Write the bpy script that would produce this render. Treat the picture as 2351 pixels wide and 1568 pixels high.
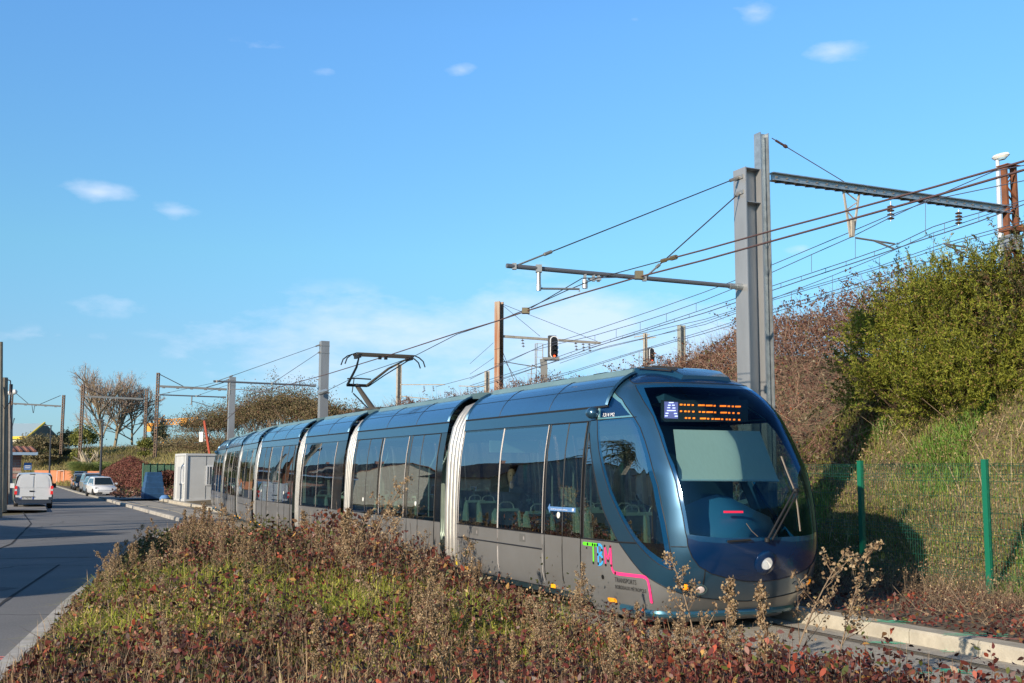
import bpy, bmesh, math, random
import numpy as np
from mathutils import Vector, Matrix
for o in list(bpy.data.objects): bpy.data.objects.remove(o)
sc = bpy.context.scene
COL = sc.collection
R = math.radians
# ------------------------------------------------------------------ camera
CAM_H = 1.97
PX_W, PX_H, PX_F = 2351.0, 1568.0, 2551.0      # photo measured on a 2351 px wide copy
PITCH = math.atan((1081.5-784)/PX_F); ROLL = R(0.2)
c_ = math.cos; s_ = math.sin
FW = np.array([0, c_(PITCH), s_(PITCH)]); UP0 = np.array([0, -s_(PITCH), c_(PITCH)]); RT0 = np.array([1., 0, 0])
RT = RT0*c_(ROLL)+UP0*s_(ROLL); UPV = UP0*c_(ROLL)-RT0*s_(ROLL)
CP = np.array([0, 0, CAM_H])
cam = bpy.data.cameras.new('camera'); camo = bpy.data.objects.new('camera', cam); COL.objects.link(camo)
cam.sensor_width = 36; cam.lens = PX_F/PX_W*36; cam.clip_start = .1; cam.clip_end = 3000
M = Matrix.Identity(4)
for i in range(3):
    M[i][0] = RT[i]; M[i][1] = UPV[i]; M[i][2] = -FW[i]; M[i][3] = CP[i]
camo.matrix_world = M
sc.camera = camo
sc.render.resolution_x = 1024; sc.render.resolution_y = 683
# ------------------------------------------------------------------ sky, sun, exposure
SUN_AZ = 40.0      # shadows run 40 degrees right of straight ahead
SUN_EL = 20.0
sc.view_settings.view_transform = 'Standard'; sc.view_settings.look = 'None'
sc.view_settings.exposure = 0.4; sc.view_settings.gamma = 1.0
sl = bpy.data.lights.new('sun', 'SUN'); sl.energy = 5.0; sl.angle = R(0.5); sl.color = (1, .86, .68)
so = bpy.data.objects.new('sun', sl); COL.objects.link(so)
sd = Vector((s_(R(SUN_AZ))*c_(R(SUN_EL)), c_(R(SUN_AZ))*c_(R(SUN_EL)), -s_(R(SUN_EL))))
so.rotation_euler = sd.to_track_quat('-Z', 'Y').to_euler(); so.location = (-40, -40, 40)
w = bpy.data.worlds.new('World'); sc.world = w; w.use_nodes = True
nt = w.node_tree; N = nt.nodes; LK = nt.links
for n in list(N): N.remove(n)
sky = N.new('ShaderNodeTexSky'); sky.sky_type = 'NISHITA'; sky.sun_disc = False
sky.sun_elevation = R(SUN_EL); sky.sun_rotation = R(SUN_AZ+180)
sky.altitude = 0; sky.air_density = 1.0; sky.dust_density = 0.3; sky.ozone_density = 2.2
tc = N.new('ShaderNodeTexCoord')
def nmath(op, a, b=None, c=None, NN=None, LL=None, clamp=False):
    NN = NN or N; LL = LL or LK
    m = NN.new('ShaderNodeMath'); m.operation = op; m.use_clamp = clamp
    for i, v in enumerate((a, b, c)):
        if v is None: continue
        if isinstance(v, (int, float)): m.inputs[i].default_value = v
        else: LL.new(v, m.inputs[i])
    return m.outputs[0]
# clouds: noise in direction space, kept inside a few patches of the sky
mp = N.new('ShaderNodeMapping'); LK.new(tc.outputs['Generated'], mp.inputs[0]); mp.inputs['Scale'].default_value = (1, 1, 2.6)
no = N.new('ShaderNodeTexNoise'); LK.new(mp.outputs[0], no.inputs[0]); no.inputs['Scale'].default_value = 11; no.inputs['Detail'].default_value = 9; no.inputs['Roughness'].default_value = .62
no2 = N.new('ShaderNodeTexNoise'); LK.new(mp.outputs[0], no2.inputs[0]); no2.inputs['Scale'].default_value = 26; no2.inputs['Detail'].default_value = 6
def sky_dir(px, py):
    d = FW+RT*(px-PX_W/2)/PX_F-UPV*(py-PX_H/2)/PX_F
    return d/np.linalg.norm(d)
def blob(px, py, rx, ry, amp):
    """soft elliptical patch of cloud around one sky direction"""
    d = sky_dir(px, py)
    vs = N.new('ShaderNodeVectorMath'); vs.operation = 'SUBTRACT'; LK.new(tc.outputs['Generated'], vs.inputs[0]); vs.inputs[1].default_value = d
    a = math.atan2(d[0], d[1])
    vm = N.new('ShaderNodeMapping'); vm.vector_type = 'VECTOR'; LK.new(vs.outputs[0], vm.inputs[0]); vm.inputs['Rotation'].default_value = (0, 0, a)
    vm2 = N.new('ShaderNodeVectorMath'); vm2.operation = 'DIVIDE'; LK.new(vm.outputs[0], vm2.inputs[0]); vm2.inputs[1].default_value = (rx/PX_F, 1.0, ry/PX_F)
    ln = N.new('ShaderNodeVectorMath'); ln.operation = 'LENGTH'; LK.new(vm2.outputs[0], ln.inputs[0])
    f = nmath('SUBTRACT', 1.0, ln.outputs['Value'], clamp=True)
    return nmath('MULTIPLY', f, amp)
parts = [blob(820, 775, 520, 140, 1.15), blob(1330, 760, 560, 150, 1.6), blob(900, 860, 750, 110, .95), blob(225, 442, 105, 32, .95),
         blob(395, 486, 75, 30, .85), blob(1915, 120, 95, 30, 1.0), blob(1058, 162, 60, 24, .8), blob(755, 160, 55, 18, .65), blob(1730, 15, 60, 40, .7),
         blob(610, 108, 110, 20, .5), blob(1840, 570, 45, 20, .8), blob(1250, 620, 140, 45, .7), blob(280, 700, 160, 38, .65),
         blob(1350, 665, 250, 35, .6), blob(90, 770, 300, 30, .45), blob(1455, 45, 40, 24, .6), blob(2135, 55, 30, 25, .5), blob(50, 655, 130, 16, .45)]
acc = parts[0]
for p in parts[1:]: acc = nmath('MAXIMUM', acc, p)
nn = nmath('ADD', nmath('MULTIPLY', no.outputs[0], .72), nmath('MULTIPLY', no2.outputs[0], .28))
den = nmath('MULTIPLY', nmath('SUBTRACT', nmath('ADD', nmath('MULTIPLY', nmath('SUBTRACT', nn, .5), 3.4), nmath('MULTIPLY', acc, 1.15)), .36), .85, clamp=True)
den = nmath('MULTIPLY', nmath('MULTIPLY', den, nmath('MULTIPLY', acc, 3.5, clamp=True)), .62)
hs = N.new('ShaderNodeHueSaturation'); hs.inputs['Saturation'].default_value = 1.0; LK.new(sky.outputs[0], hs.inputs['Color'])
# the photograph's white balance is cold: tint the sky by height
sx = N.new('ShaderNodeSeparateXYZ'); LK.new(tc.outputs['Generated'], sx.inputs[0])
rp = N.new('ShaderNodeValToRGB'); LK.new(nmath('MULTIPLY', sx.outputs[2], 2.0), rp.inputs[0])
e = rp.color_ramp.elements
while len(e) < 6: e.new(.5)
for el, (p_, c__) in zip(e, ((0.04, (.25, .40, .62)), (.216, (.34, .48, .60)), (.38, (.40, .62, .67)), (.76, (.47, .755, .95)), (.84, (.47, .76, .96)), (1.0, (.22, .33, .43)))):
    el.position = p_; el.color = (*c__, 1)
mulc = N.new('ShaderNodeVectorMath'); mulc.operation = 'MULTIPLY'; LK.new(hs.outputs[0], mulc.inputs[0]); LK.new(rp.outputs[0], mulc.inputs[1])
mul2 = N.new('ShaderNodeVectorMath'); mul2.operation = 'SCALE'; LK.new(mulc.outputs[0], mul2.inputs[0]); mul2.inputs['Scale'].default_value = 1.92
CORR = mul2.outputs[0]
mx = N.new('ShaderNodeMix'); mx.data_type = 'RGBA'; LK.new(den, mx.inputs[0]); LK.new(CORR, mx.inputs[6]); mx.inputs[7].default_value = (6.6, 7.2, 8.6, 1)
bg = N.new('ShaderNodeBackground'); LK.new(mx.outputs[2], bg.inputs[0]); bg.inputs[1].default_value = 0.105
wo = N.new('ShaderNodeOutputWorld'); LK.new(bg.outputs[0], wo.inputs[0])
CLOUD_MIX = mx; SKY_HS = hs

# ------------------------------------------------------------------ geometry helpers
def ray(px, py): return FW+RT*(px-PX_W/2)/PX_F-UPV*(py-PX_H/2)/PX_F
def G(px, py, z=0.0):
    d = ray(px, py); return CP+d*(z-CAM_H)/d[2]
def atY(px, py, Y):
    d = ray(px, py); return CP+d*Y/d[1]
TH = R(24.9)
NV = np.array([c_(TH), s_(TH), 0.]); FD = np.array([s_(TH), -c_(TH), 0.])     # across the track, and the way the tram faces
TIP = np.array([3.09, 13.63, 0.]); VC = float(TIP@NV)
def V(px, py, v):
    d = ray(px, py); return CP+d*v/(d@NV)
def UV(u, v, z=0.0):
    """u along the track away from us, v to the right of it"""
    p = NV*v-FD*u; return np.array([p[0], p[1], z])
def tloc(P):
    q = np.array(P)-TIP; return np.array([q@FD, q@NV, q[2]])
def Vl(px, py, v): return tloc(V(px, py, v))
def on_x(px, py, x):
    d = ray(px, py); q = CP-TIP; t = (x-q@FD)/(d@FD); return tloc(CP+d*t)

def tag(o, label=None, cat=None, group=None, kind=None):
    if label: o['label'] = label
    if cat: o['category'] = cat
    if group: o['group'] = group
    if kind: o['kind'] = kind
    return o
def empty(name, loc=(0, 0, 0), rz=0.0, parent=None):
    o = bpy.data.objects.new(name, None); COL.objects.link(o)
    o.location = [float(v) for v in loc]; o.rotation_euler = (0, 0, rz)
    if parent: o.parent = parent
    o.empty_display_size = .2
    return o
def link_mesh(name, me, parent=None):
    o = bpy.data.objects.new(name, me); COL.objects.link(o)
    if parent: o.parent = parent
    return o
def copy_tree(o, parent=None):
    c = o.copy(); COL.objects.link(c)
    if parent is not None: c.parent = parent
    for ch in list(o.children): copy_tree(ch, c)
    return c

class MB:
    def __init__(s): s.v = []; s.f = []; s.m = []
    def add(s, vs, fs, mi=0):
        b = len(s.v); s.v += [tuple(float(c) for c in p) for p in vs]
        for f in fs: s.f.append([b+i for i in f]); s.m.append(mi)
    def box(s, c, d, mi=0, rz=0.0, T=None):
        hx, hy, hz = d[0]/2, d[1]/2, d[2]/2
        vs = [Vector((x, y, z)) for x in (-hx, hx) for y in (-hy, hy) for z in (-hz, hz)]
        if T is not None: vs = [T@v for v in vs]
        elif rz: vs = [Matrix.Rotation(rz, 3, 'Z')@v for v in vs]
        vs = [(v[0]+c[0], v[1]+c[1], v[2]+c[2]) for v in vs]
        s.add(vs, [(0, 1, 3, 2), (4, 6, 7, 5), (0, 4, 5, 1), (2, 3, 7, 6), (0, 2, 6, 4), (1, 5, 7, 3)], mi)
    def bar(s, a, b, w, h, mi=0):
        a = Vector(a); b = Vector(b); d = (b-a); L = d.length
        if L < 1e-6: return
        T = d.to_track_quat('X', 'Z').to_matrix()
        s.box((a+b)/2, (L, w, h), mi, T=T)
    def tube(s, pts, r, n=8, mi=0, cap=True):
        pts = [Vector(p) for p in pts]; k = len(pts)
        rs = r if isinstance(r, (list, tuple)) else [r]*k
        rings = []; up = None
        for i, p in enumerate(pts):
            d = (pts[min(i+1, k-1)]-pts[max(i-1, 0)])
            if d.length < 1e-9: d = Vector((0, 0, 1))
            d.normalize()
            if up is None: up = Vector((0, 0, 1)) if abs(d.z) < .9 else Vector((1, 0, 0))
            x = d.cross(up)
            if x.length < 1e-6: x = d.orthogonal()
            x.normalize(); y = d.cross(x); 
            if abs(d.z) < .9: up = Vector((0, 0, 1))
            else: up = -y if False else up
            rings.append([p+(x*c_(2*math.pi*j/n)+y*s_(2*math.pi*j/n))*rs[i] for j in range(n)])
        vs = [v for r_ in rings for v in r_]
        fs = [(i*n+j, i*n+(j+1) % n, (i+1)*n+(j+1) % n, (i+1)*n+j) for i in range(k-1) for j in range(n)]
        if cap and n > 2: fs += [tuple(range(n))[::-1], tuple((k-1)*n+j for j in range(n))]
        s.add(vs, fs, mi)
    def lathe(s, prof, n=16, c=(0, 0, 0), mi=0, T=None):
        vs = []
        for r, z in prof:
            for j in range(n):
                v = Vector((r*c_(2*math.pi*j/n), r*s_(2*math.pi*j/n), z))
                if T is not None: v = T@v
                vs.append((v[0]+c[0], v[1]+c[1], v[2]+c[2]))
        k = len(prof)
        fs = [(i*n+j, i*n+(j+1) % n, (i+1)*n+(j+1) % n, (i+1)*n+j) for i in range(k-1) for j in range(n)]
        fs += [tuple(range(n))[::-1], tuple((k-1)*n+j for j in range(n))]
        s.add(vs, fs, mi)
    def prism(s, poly, axis_a, axis_b, axis_n, o, t, mi=0):
        """outline poly (a,b) in plane (axis_a, axis_b) at o, thickness t along axis_n"""
        A = np.array(axis_a, float); B = np.array(axis_b, float); Nn = np.array(axis_n, float); o = np.array(o, float)
        f = [o+A*a+B*b for a, b in poly]; g = [p+Nn*t for p in f]; k = len(poly)
        s.add(f+g, [tuple(range(k))[::-1], tuple(range(k, 2*k))]+[(i, (i+1) % k, k+(i+1) % k, k+i) for i in range(k)], mi)
    def build(s, name, mats, parent=None, smooth=False, fix=True, ang=35):
        me = bpy.data.meshes.new(name); me.from_pydata(s.v, [], s.f)
        for m in (mats if isinstance(mats, (list, tuple)) else [mats]): me.materials.append(m)
        if len(set(s.m)) > 1: me.polygons.foreach_set('material_index', s.m)
        if fix:
            bm = bmesh.new(); bm.from_mesh(me); bmesh.ops.recalc_face_normals(bm, faces=bm.faces); bm.to_mesh(me); bm.free()
        if smooth:
            me.polygons.foreach_set('use_smooth', [True]*len(me.polygons))
            try: me.set_sharp_from_angle(angle=R(ang))
            except Exception: pass
        me.update()
        return link_mesh(name, me, parent)
def np_mesh(name, vs, k, mats, mi=None, parent=None, tris=None):
    """vs: (n,k,3) array of separate k-gons"""
    n = len(vs); me = bpy.data.meshes.new(name)
    me.vertices.add(n*k); me.vertices.foreach_set('co', np.ascontiguousarray(vs, dtype=np.float32).ravel())
    me.loops.add(n*k); me.loops.foreach_set('vertex_index', np.arange(n*k, dtype=np.int32))
    me.polygons.add(n); me.polygons.foreach_set('loop_start', np.arange(0, n*k, k, dtype=np.int32))
    try: me.polygons.foreach_set('loop_total', np.full(n, k, dtype=np.int32))
    except Exception: pass
    for m in (mats if isinstance(mats, (list, tuple)) else [mats]): me.materials.append(m)
    if mi is not None: me.polygons.foreach_set('material_index', np.ascontiguousarray(mi, dtype=np.int32))
    me.update(calc_edges=True)
    return link_mesh(name, me, parent)

# ------------------------------------------------------------------ materials
MATS = {}
def rgb(c): return (c[0], c[1], c[2], 1)
def mat(name, col, rough=.6, metal=0.0, var=0.0, vscale=3.0, col2=None, bump=0.0, bscale=20.0, spec=None, coat=0.0, emit=None, es=1.0, island=None, trans=0.0, stretch=(1, 1, 1), detail=5, streak=0.0):
    if name in MATS: return MATS[name]
    m = bpy.data.materials.new(name); m.use_nodes = True; t = m.node_tree; NN = t.nodes; LL = t.links
    b = NN['Principled BSDF']; b.inputs['Base Color'].default_value = rgb(col); b.inputs['Roughness'].default_value = rough; b.inputs['Metallic'].default_value = metal
    if spec is not None: b.inputs['Specular IOR Level'].default_value = spec
    if coat: b.inputs['Coat Weight'].default_value = coat; b.inputs['Coat Roughness'].default_value = .06
    tcn = NN.new('ShaderNodeTexCoord'); mpn = NN.new('ShaderNodeMapping'); LL.new(tcn.outputs['Object'], mpn.inputs[0]); mpn.inputs['Scale'].default_value = stretch
    colout = None
    if island:
        g = NN.new('ShaderNodeNewGeometry'); cr = NN.new('ShaderNodeValToRGB'); LL.new(g.outputs['Random Per Island'], cr.inputs[0])
        cr.color_ramp.interpolation = 'CONSTANT' if len(island) > 2 else 'LINEAR'
        els = cr.color_ramp.elements
        while len(els) < len(island): els.new(.5)
        tot = sum(x[0] for x in island); a = 0
        for e, (wt, cc) in zip(els, island):
            e.position = a/tot; e.color = rgb(cc); a += wt
        colout = cr.outputs[0]
    if var or col2:
        nz = NN.new('ShaderNodeTexNoise'); LL.new(mpn.outputs[0], nz.inputs[0]); nz.inputs['Scale'].default_value = vscale; nz.inputs['Detail'].default_value = detail; nz.inputs['Roughness'].default_value = .62
        cr = NN.new('ShaderNodeValToRGB'); LL.new(nz.outputs[0], cr.inputs[0])
        c2 = col2 if col2 else tuple(x*(1-var) for x in col)
        cr.color_ramp.elements[0].position = .36; cr.color_ramp.elements[0].color = rgb(c2)
        cr.color_ramp.elements[1].position = .64; cr.color_ramp.elements[1].color = rgb(tuple(min(1, x*(1+var*.5)) for x in col))
        if colout is not None:
            mm = NN.new('ShaderNodeMix'); mm.data_type = 'RGBA'; mm.blend_type = 'MULTIPLY'; mm.inputs[0].default_value = 1
            cr.color_ramp.elements[0].color = (1-var, 1-var, 1-var, 1); cr.color_ramp.elements[1].color = (1+var*.3, 1+var*.3, 1+var*.3, 1)
            LL.new(colout, mm.inputs[6]); LL.new(cr.outputs[0], mm.inputs[7]); colout = mm.outputs[2]
        else: colout = cr.outputs[0]
    if colout is not None: LL.new(colout, b.inputs['Base Color'])
    if bump:
        nb = NN.new('ShaderNodeTexNoise'); LL.new(mpn.outputs[0], nb.inputs[0]); nb.inputs['Scale'].default_value = bscale; nb.inputs['Detail'].default_value = 4
        bp = NN.new('ShaderNodeBump'); bp.inputs['Strength'].default_value = bump; bp.inputs['Distance'].default_value = .02
        LL.new(nb.outputs[0], bp.inputs['Height']); LL.new(bp.outputs[0], b.inputs['Normal'])
    if emit:
        b.inputs['Emission Color'].default_value = rgb(emit); b.inputs['Emission Strength'].default_value = es
    if trans:
        o = NN['Material Output']; tr = NN.new('ShaderNodeBsdfTranslucent'); ms = NN.new('ShaderNodeMixShader'); ms.inputs[0].default_value = trans
        if colout is not None: LL.new(colout, tr.inputs[0])
        else: tr.inputs[0].default_value = rgb(col)
        LL.new(b.outputs[0], ms.inputs[1]); LL.new(tr.outputs[0], ms.inputs[2]); LL.new(ms.outputs[0], o.inputs[0])
    MATS[name] = m; return m
def glass(name, tint, ior=1.5, rough=.0, wave=0.0, boost=0.0, gcol=(1, 1, 1)):
    if name in MATS: return MATS[name]
    m = bpy.data.materials.new(name); m.use_nodes = True; t = m.node_tree; NN = t.nodes; LL = t.links
    NN.remove(NN['Principled BSDF']); o = NN['Material Output']
    tr = NN.new('ShaderNodeBsdfTransparent'); tr.inputs[0].default_value = rgb(tint)
    gl = NN.new('ShaderNodeBsdfGlossy'); gl.inputs[0].default_value = rgb(gcol); gl.inputs['Roughness'].default_value = rough
    fr = NN.new('ShaderNodeFresnel'); fr.inputs[0].default_value = ior
    fac = fr.outputs[0]
    if boost: fac = nmath('ADD', fac, boost, NN=NN, LL=LL, clamp=True)
    ms = NN.new('ShaderNodeMixShader'); LL.new(fac, ms.inputs[0]); LL.new(tr.outputs[0], ms.inputs[1]); LL.new(gl.outputs[0], ms.inputs[2]); LL.new(ms.outputs[0], o.inputs[0])
    if wave:
        tcn = NN.new('ShaderNodeTexCoord'); nb = NN.new('ShaderNodeTexNoise'); LL.new(tcn.outputs['Object'], nb.inputs[0]); nb.inputs['Scale'].default_value = 1.1; nb.inputs['Detail'].default_value = 1
        bp = NN.new('ShaderNodeBump'); bp.inputs['Strength'].default_value = wave; bp.inputs['Distance'].default_value = .05
        LL.new(nb.outputs[0], bp.inputs['Height']); LL.new(bp.outputs[0], gl.inputs['Normal'])
    MATS[name] = m; return m

def vnoise(x, y, s, seed=0):
    """smooth value noise on arrays"""
    x = np.asarray(x, float)/s+seed*17.3; y = np.asarray(y, float)/s+seed*7.7
    xi = np.floor(x); yi = np.floor(y); fx = x-xi; fy = y-yi; fx = fx*fx*(3-2*fx); fy = fy*fy*(3-2*fy)
    def h(a, b):
        q = np.sin(a*127.1+b*311.7+seed*74.7)*43758.5453; return q-np.floor(q)
    return (h(xi, yi)*(1-fx)+h(xi+1, yi)*fx)*(1-fy)+(h(xi, yi+1)*(1-fx)+h(xi+1, yi+1)*fx)*fy
def in_poly(x, y, poly):
    x = np.asarray(x); y = np.asarray(y); r = np.zeros(x.shape, bool); j = len(poly)-1
    for i in range(len(poly)):
        xi, yi = poly[i][:2]; xj, yj = poly[j][:2]
        c = ((yi > y) != (yj > y)) & (x < (xj-xi)*(y-yi)/((yj-yi) if yj != yi else 1e-9)+xi)
        r ^= c; j = i
    return r
rng = np.random.default_rng(7); random.seed(7)
# ================================================================== THE TRAM
teal = mat('teal_paint', (.028, .092, .16), .34, .6, coat=1.0, var=.06, vscale=.7)
teal.node_tree.nodes['Principled BSDF'].inputs['Coat Roughness'].default_value = .16
teal_roof = mat('roof_blue_paint', (.035, .12, .24), .25, .5, coat=.8, var=.07, vscale=.6)
teal_lid = mat('roof_pod_paint', (.17, .27, .28), .4, .25, var=.12, vscale=1.5)
greyp = mat('grey_side_paint', (.245, .248, .25), .32, .38, coat=.35, col2=(.205, .203, .198), vscale=.9, detail=9)
navy = mat('navy_gloss', (.002, .022, .078), .22, .2, coat=.4)
border = mat('blue_glass_border', (.006, .06, .15), .08, .3, coat=1.0)
blackg = mat('black_gloss_frame', (.006, .007, .009), .07, 0, coat=.6)
seamm = mat('black_rubber', (.012, .012, .013), .6)
alu = mat('brushed_aluminium', (.30, .28, .27), .5, .1, var=.1)
bellm = mat('bellows_fabric', (.50, .49, .46), .42, .6, var=.12, vscale=6)
darkgap = mat('dark_gangway', (.02, .02, .022), .7)
winglass = glass('window_glass', (.46, .58, .54), 1.52, wave=.05, boost=.02, gcol=(.62, .70, .80))
wsglass = glass('windscreen_glass', (.58, .75, .78), 1.36, wave=.0, gcol=(.35, .65, 1))
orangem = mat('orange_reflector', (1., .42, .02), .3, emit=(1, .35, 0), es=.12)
yellowm = mat('yellow_marker', (.75, .55, .03), .5)
seatm = mat('seat_shell', (.50, .72, .61), .4)
seatd = mat('seat_cloth', (.05, .07, .055), .9, col2=(.11, .13, .06), vscale=60)
inner = mat('tram_ceiling', (.35, .42, .42), .6)
floorm = mat('tram_floor', (.05, .06, .07), .6)
polem = mat('grab_pole', (.75, .85, .78), .25, .3)
skirtm = mat('skirt_blue', (.03, .07, .09), .4, .3)
underm = mat('underframe', (.015, .015, .015), .8)

RG = np.array([[0.12,1.02,-.77,-1.2,2.7],[0.30,1.13,-.52,-1.0,2.6],[0.50,1.19,-.26,-.92,2.5],[0.75,1.20,-.04,-.92,2.5],[1.00,1.20,.05,-.92,2.5],
[1.25,1.20,.05,-.92,2.5],[1.60,1.19,.01,-.95,2.5],[2.00,1.17,-.12,-1.05,2.6],[2.40,1.12,-.33,-1.3,2.7],[2.70,1.07,-.52,-1.5,2.8],
[2.90,1.0,-.73,-1.65,2.8],[3.05,.92,-.92,-1.75,2.8],[3.18,.80,-1.15,-1.9,2.8],[3.27,.65,-1.4,-2.0,2.8],[3.32,.5,-1.65,-2.1,2.8]])
XC = -2.42
# smooth the ring table with a dense Catmull-Rom pass so that reflections run clean
def smooth_tab(T):
    zz = np.linspace(T[0, 0], T[-1, 0], 161); out = [zz]
    for k in range(1, T.shape[1]):
        y = np.interp(zz, T[:, 0], T[:, k])
        for _ in range(4):
            yp = np.concatenate([[2*y[0]-y[2], 2*y[0]-y[1]], y, [2*y[-1]-y[-2], 2*y[-1]-y[-3]]])
            y = (yp[:-4]+yp[4:])*.15+(yp[1:-3]+yp[3:-1])*.22+yp[2:-2]*.26
        out.append(y)
    return np.stack(out, 1)
RG = smooth_tab(RG)
def cabS(th, z):
    th = np.asarray(th, float); z = np.asarray(z, float)
    Wd, xt, x0, n = [np.interp(z, RG[:, 0], RG[:, i]) for i in (1, 2, 3, 4)]
    c, s = np.cos(th), np.sin(th); lo = np.zeros_like(th+z); hi = lo+4.
    for _ in range(44):
        r = (lo+hi)/2; x = XC+r*c; y = np.abs(r*s)
        ins = ((np.clip((x-x0)/(xt-x0), 0, 9))**n+(y/Wd)**n) < 1
        lo = np.where(ins, r, lo); hi = np.where(ins, hi, r)
    r = (lo+hi)/2
    return np.stack([XC+r*c, r*s, z+0*r], -1)
def cabN(th, z):
    e = .004
    a = cabS(th+e, z)-cabS(th-e, z); b = cabS(th, np.minimum(z+e, 3.318))-cabS(th, np.maximum(z-e, .121))
    n = np.cross(a, b); return n/np.linalg.norm(n, axis=-1, keepdims=True)
_T = np.linspace(9, 20, 5000)
def cab_hit(px, py):
    """where a sight line first meets the cab skin: (theta, z)"""
    L = CP+ray(px, py)*_T[:, None]-TIP
    x = L@FD; y = L@NV; z = L[:, 2]; th = np.arctan2(y, x-XC); r = np.hypot(y, x-XC)
    S = cabS(th, np.clip(z, .12, 3.32)); i = np.where((z > .12) & (z < 3.32) & (x > XC-.3) & (r < np.hypot(S[:, 1], S[:, 0]-XC)))[0]
    return (th[i[0]], z[i[0]]) if len(i) else None
def D_(x, y, ox, oy, s): return ((ox+x/s)/1.6682, (oy+y/s)/1.6682)

tram = empty('tram', TIP, math.atan2(FD[1], FD[0]))
tag(tram, 'long seven section tram, teal blue roof and cab, grey sides, dark windows', 'tram')

# ---- cab skin: one surface cut along its joint lines
WS = [(0,3.09),(20,3.09),(42,3.10),(46,3.103),(41,2.956),(36,2.76),(34.1,2.665),(31.7,2.44),(29.9,2.22),(28.1,2.0),(27.0,1.85),(26.2,1.65),(25.3,1.45),(24.7,1.26),(24.3,1.186),(21,1.147),(15.6,1.13),(8,1.125),(3,1.15),(0,1.155)]
WG = [(0,3.055),(20,3.06),(39.5,3.06),(36.2,2.891),(33,2.664),(30.4,2.43),(28.8,2.2),(27.2,2.053),(25.6,1.776),(24.5,1.51),(23.6,1.225),(15,1.19),(0,1.185)]
NB = [(0,1.155),(3,1.15),(8,1.125),(15.6,1.13),(21,1.147),(24.3,1.186),(24.1,1.089),(22.9,.954),(20.9,.848),(17.5,.766),(12.3,.707),(6.4,.662),(0,.642)]
AR = [(89.9,3.12),(87.6,3.134),(69.1,3.058),(54.7,2.921),(47.8,2.778),(43.9,2.679),(42.6,2.641),(39.7,2.528),(37.3,2.356),(35.5,2.179),(34.1,1.996),(32.4,1.797),(31.2,1.544),(30.1,1.336),(29.2,1.096),(28.8,1.0),(28.4,.88),(28.4,.8),(29.3,.804),(32.3,.853),(35.4,.927),(38.7,1.019),(41.6,1.1),(46.6,1.26),(53,1.472),(59.8,1.692),(65.1,1.892),(69.2,2.058),(73.6,2.239),(77.1,2.43),(80.4,2.651),(83.1,2.818),(88,3.0)]
AG = [(44.5,2.64),(41.5,2.528),(39.2,2.356),(37.3,2.179),(36,1.996),(34.2,1.797),(33,1.544),(31.8,1.336),(30.8,1.096),(30.0,.9),(32,.93),(36,1.02),(41,1.16),(46,1.33),(52,1.53),(58,1.73),(63,1.93),(67,2.1),(71,2.27),(74.5,2.45),(77.5,2.64)]
TRI = [(77.2,2.695),(80,2.82),(84,2.95),(88,3.06),(72.8,3.023),(55.4,2.874),(45.6,2.695)]
QG = [(89.9,1.075),(51.9,1.075),(53.5,1.107),(58.8,1.268),(65.8,1.461),(71.7,1.687),(76.7,1.918),(80.8,2.08),(84.8,2.243),(89.9,2.50)]
GL = [(0,.385),(5,.396),(15,.437),(19,.46),(25.4,.511),(30.4,.582),(33.9,.644),(39.1,.739),(45.8,.915),(51.9,1.068),(89.9,1.068)]
FH = [(0,3.12),(25,3.12),(47.5,3.135),(56,3.2),(62,3.27),(66,3.315)]       # forehead edge
def mir(P): return [(-a, z) for a, z in P]
bm = bmesh.new()
ths = np.concatenate([np.arange(-90, -20, 3), np.arange(-20, 20.1, 2.5), np.arange(22.5, 91, 3)]); ths = np.unique(np.append(ths[ths < 90], 90.))
zz = np.concatenate([np.arange(.12, 2.8, .1), np.arange(2.8, 3.2, .05), [3.22, 3.25, 3.28, 3.3, 3.318]])
K = 30.0
gv = [[bm.verts.new((t/K, z, 0)) for z in zz] for t in ths]
for i in range(len(ths)-1):
    for j in range(len(zz)-1): bm.faces.new((gv[i][j], gv[i+1][j], gv[i+1][j+1], gv[i][j+1]))
def cut(P, closed=True):
    for sg in (1, -1):
        Q = [(sg*a/K, z) for a, z in P]
        for k in range(len(Q) if closed else len(Q)-1):
            (x0, y0), (x1, y1) = Q[k], Q[(k+1) % len(Q)]
            if abs(x0-x1)+abs(y0-y1) < 1e-6: continue
            if abs(x0) < 1e-6 and abs(x1) < 1e-6: continue
            ax, bx = min(x0, x1)-.004, max(x0, x1)+.004; ay, by = min(y0, y1)-.004, max(y0, y1)+.004
            fs = []
            for f in bm.faces:
                xs = [v.co.x for v in f.verts]; ys = [v.co.y for v in f.verts]
                if max(xs) > ax and min(xs) < bx and max(ys) > ay and min(ys) < by: fs.append(f)
            ge = set(fs)
            for f in fs: ge.update(f.edges); ge.update(f.verts)
            bmesh.ops.bisect_plane(bm, geom=list(ge), dist=1e-5, plane_co=(x0, y0, 0), plane_no=(-(y1-y0), x1-x0, 0))
for P in (WS, WG, NB, AR, AG, TRI, QG): cut(P)
for P in (GL, FH): cut(P, False)
cut([(28, 1.1), (60, 1.1)], False); cut([(36, 2.668), (89.9, 2.668)], False)
full = lambda P: P+mir(P)[::-1]
wsP, wgP, nbP = full(WS), full(WG), full(NB)
glP = full(GL+[(89.9, 0)]); fhP = FH+[(66, 4)]+mir(FH+[(66, 4)])[::-1]
regions = {}
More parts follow.
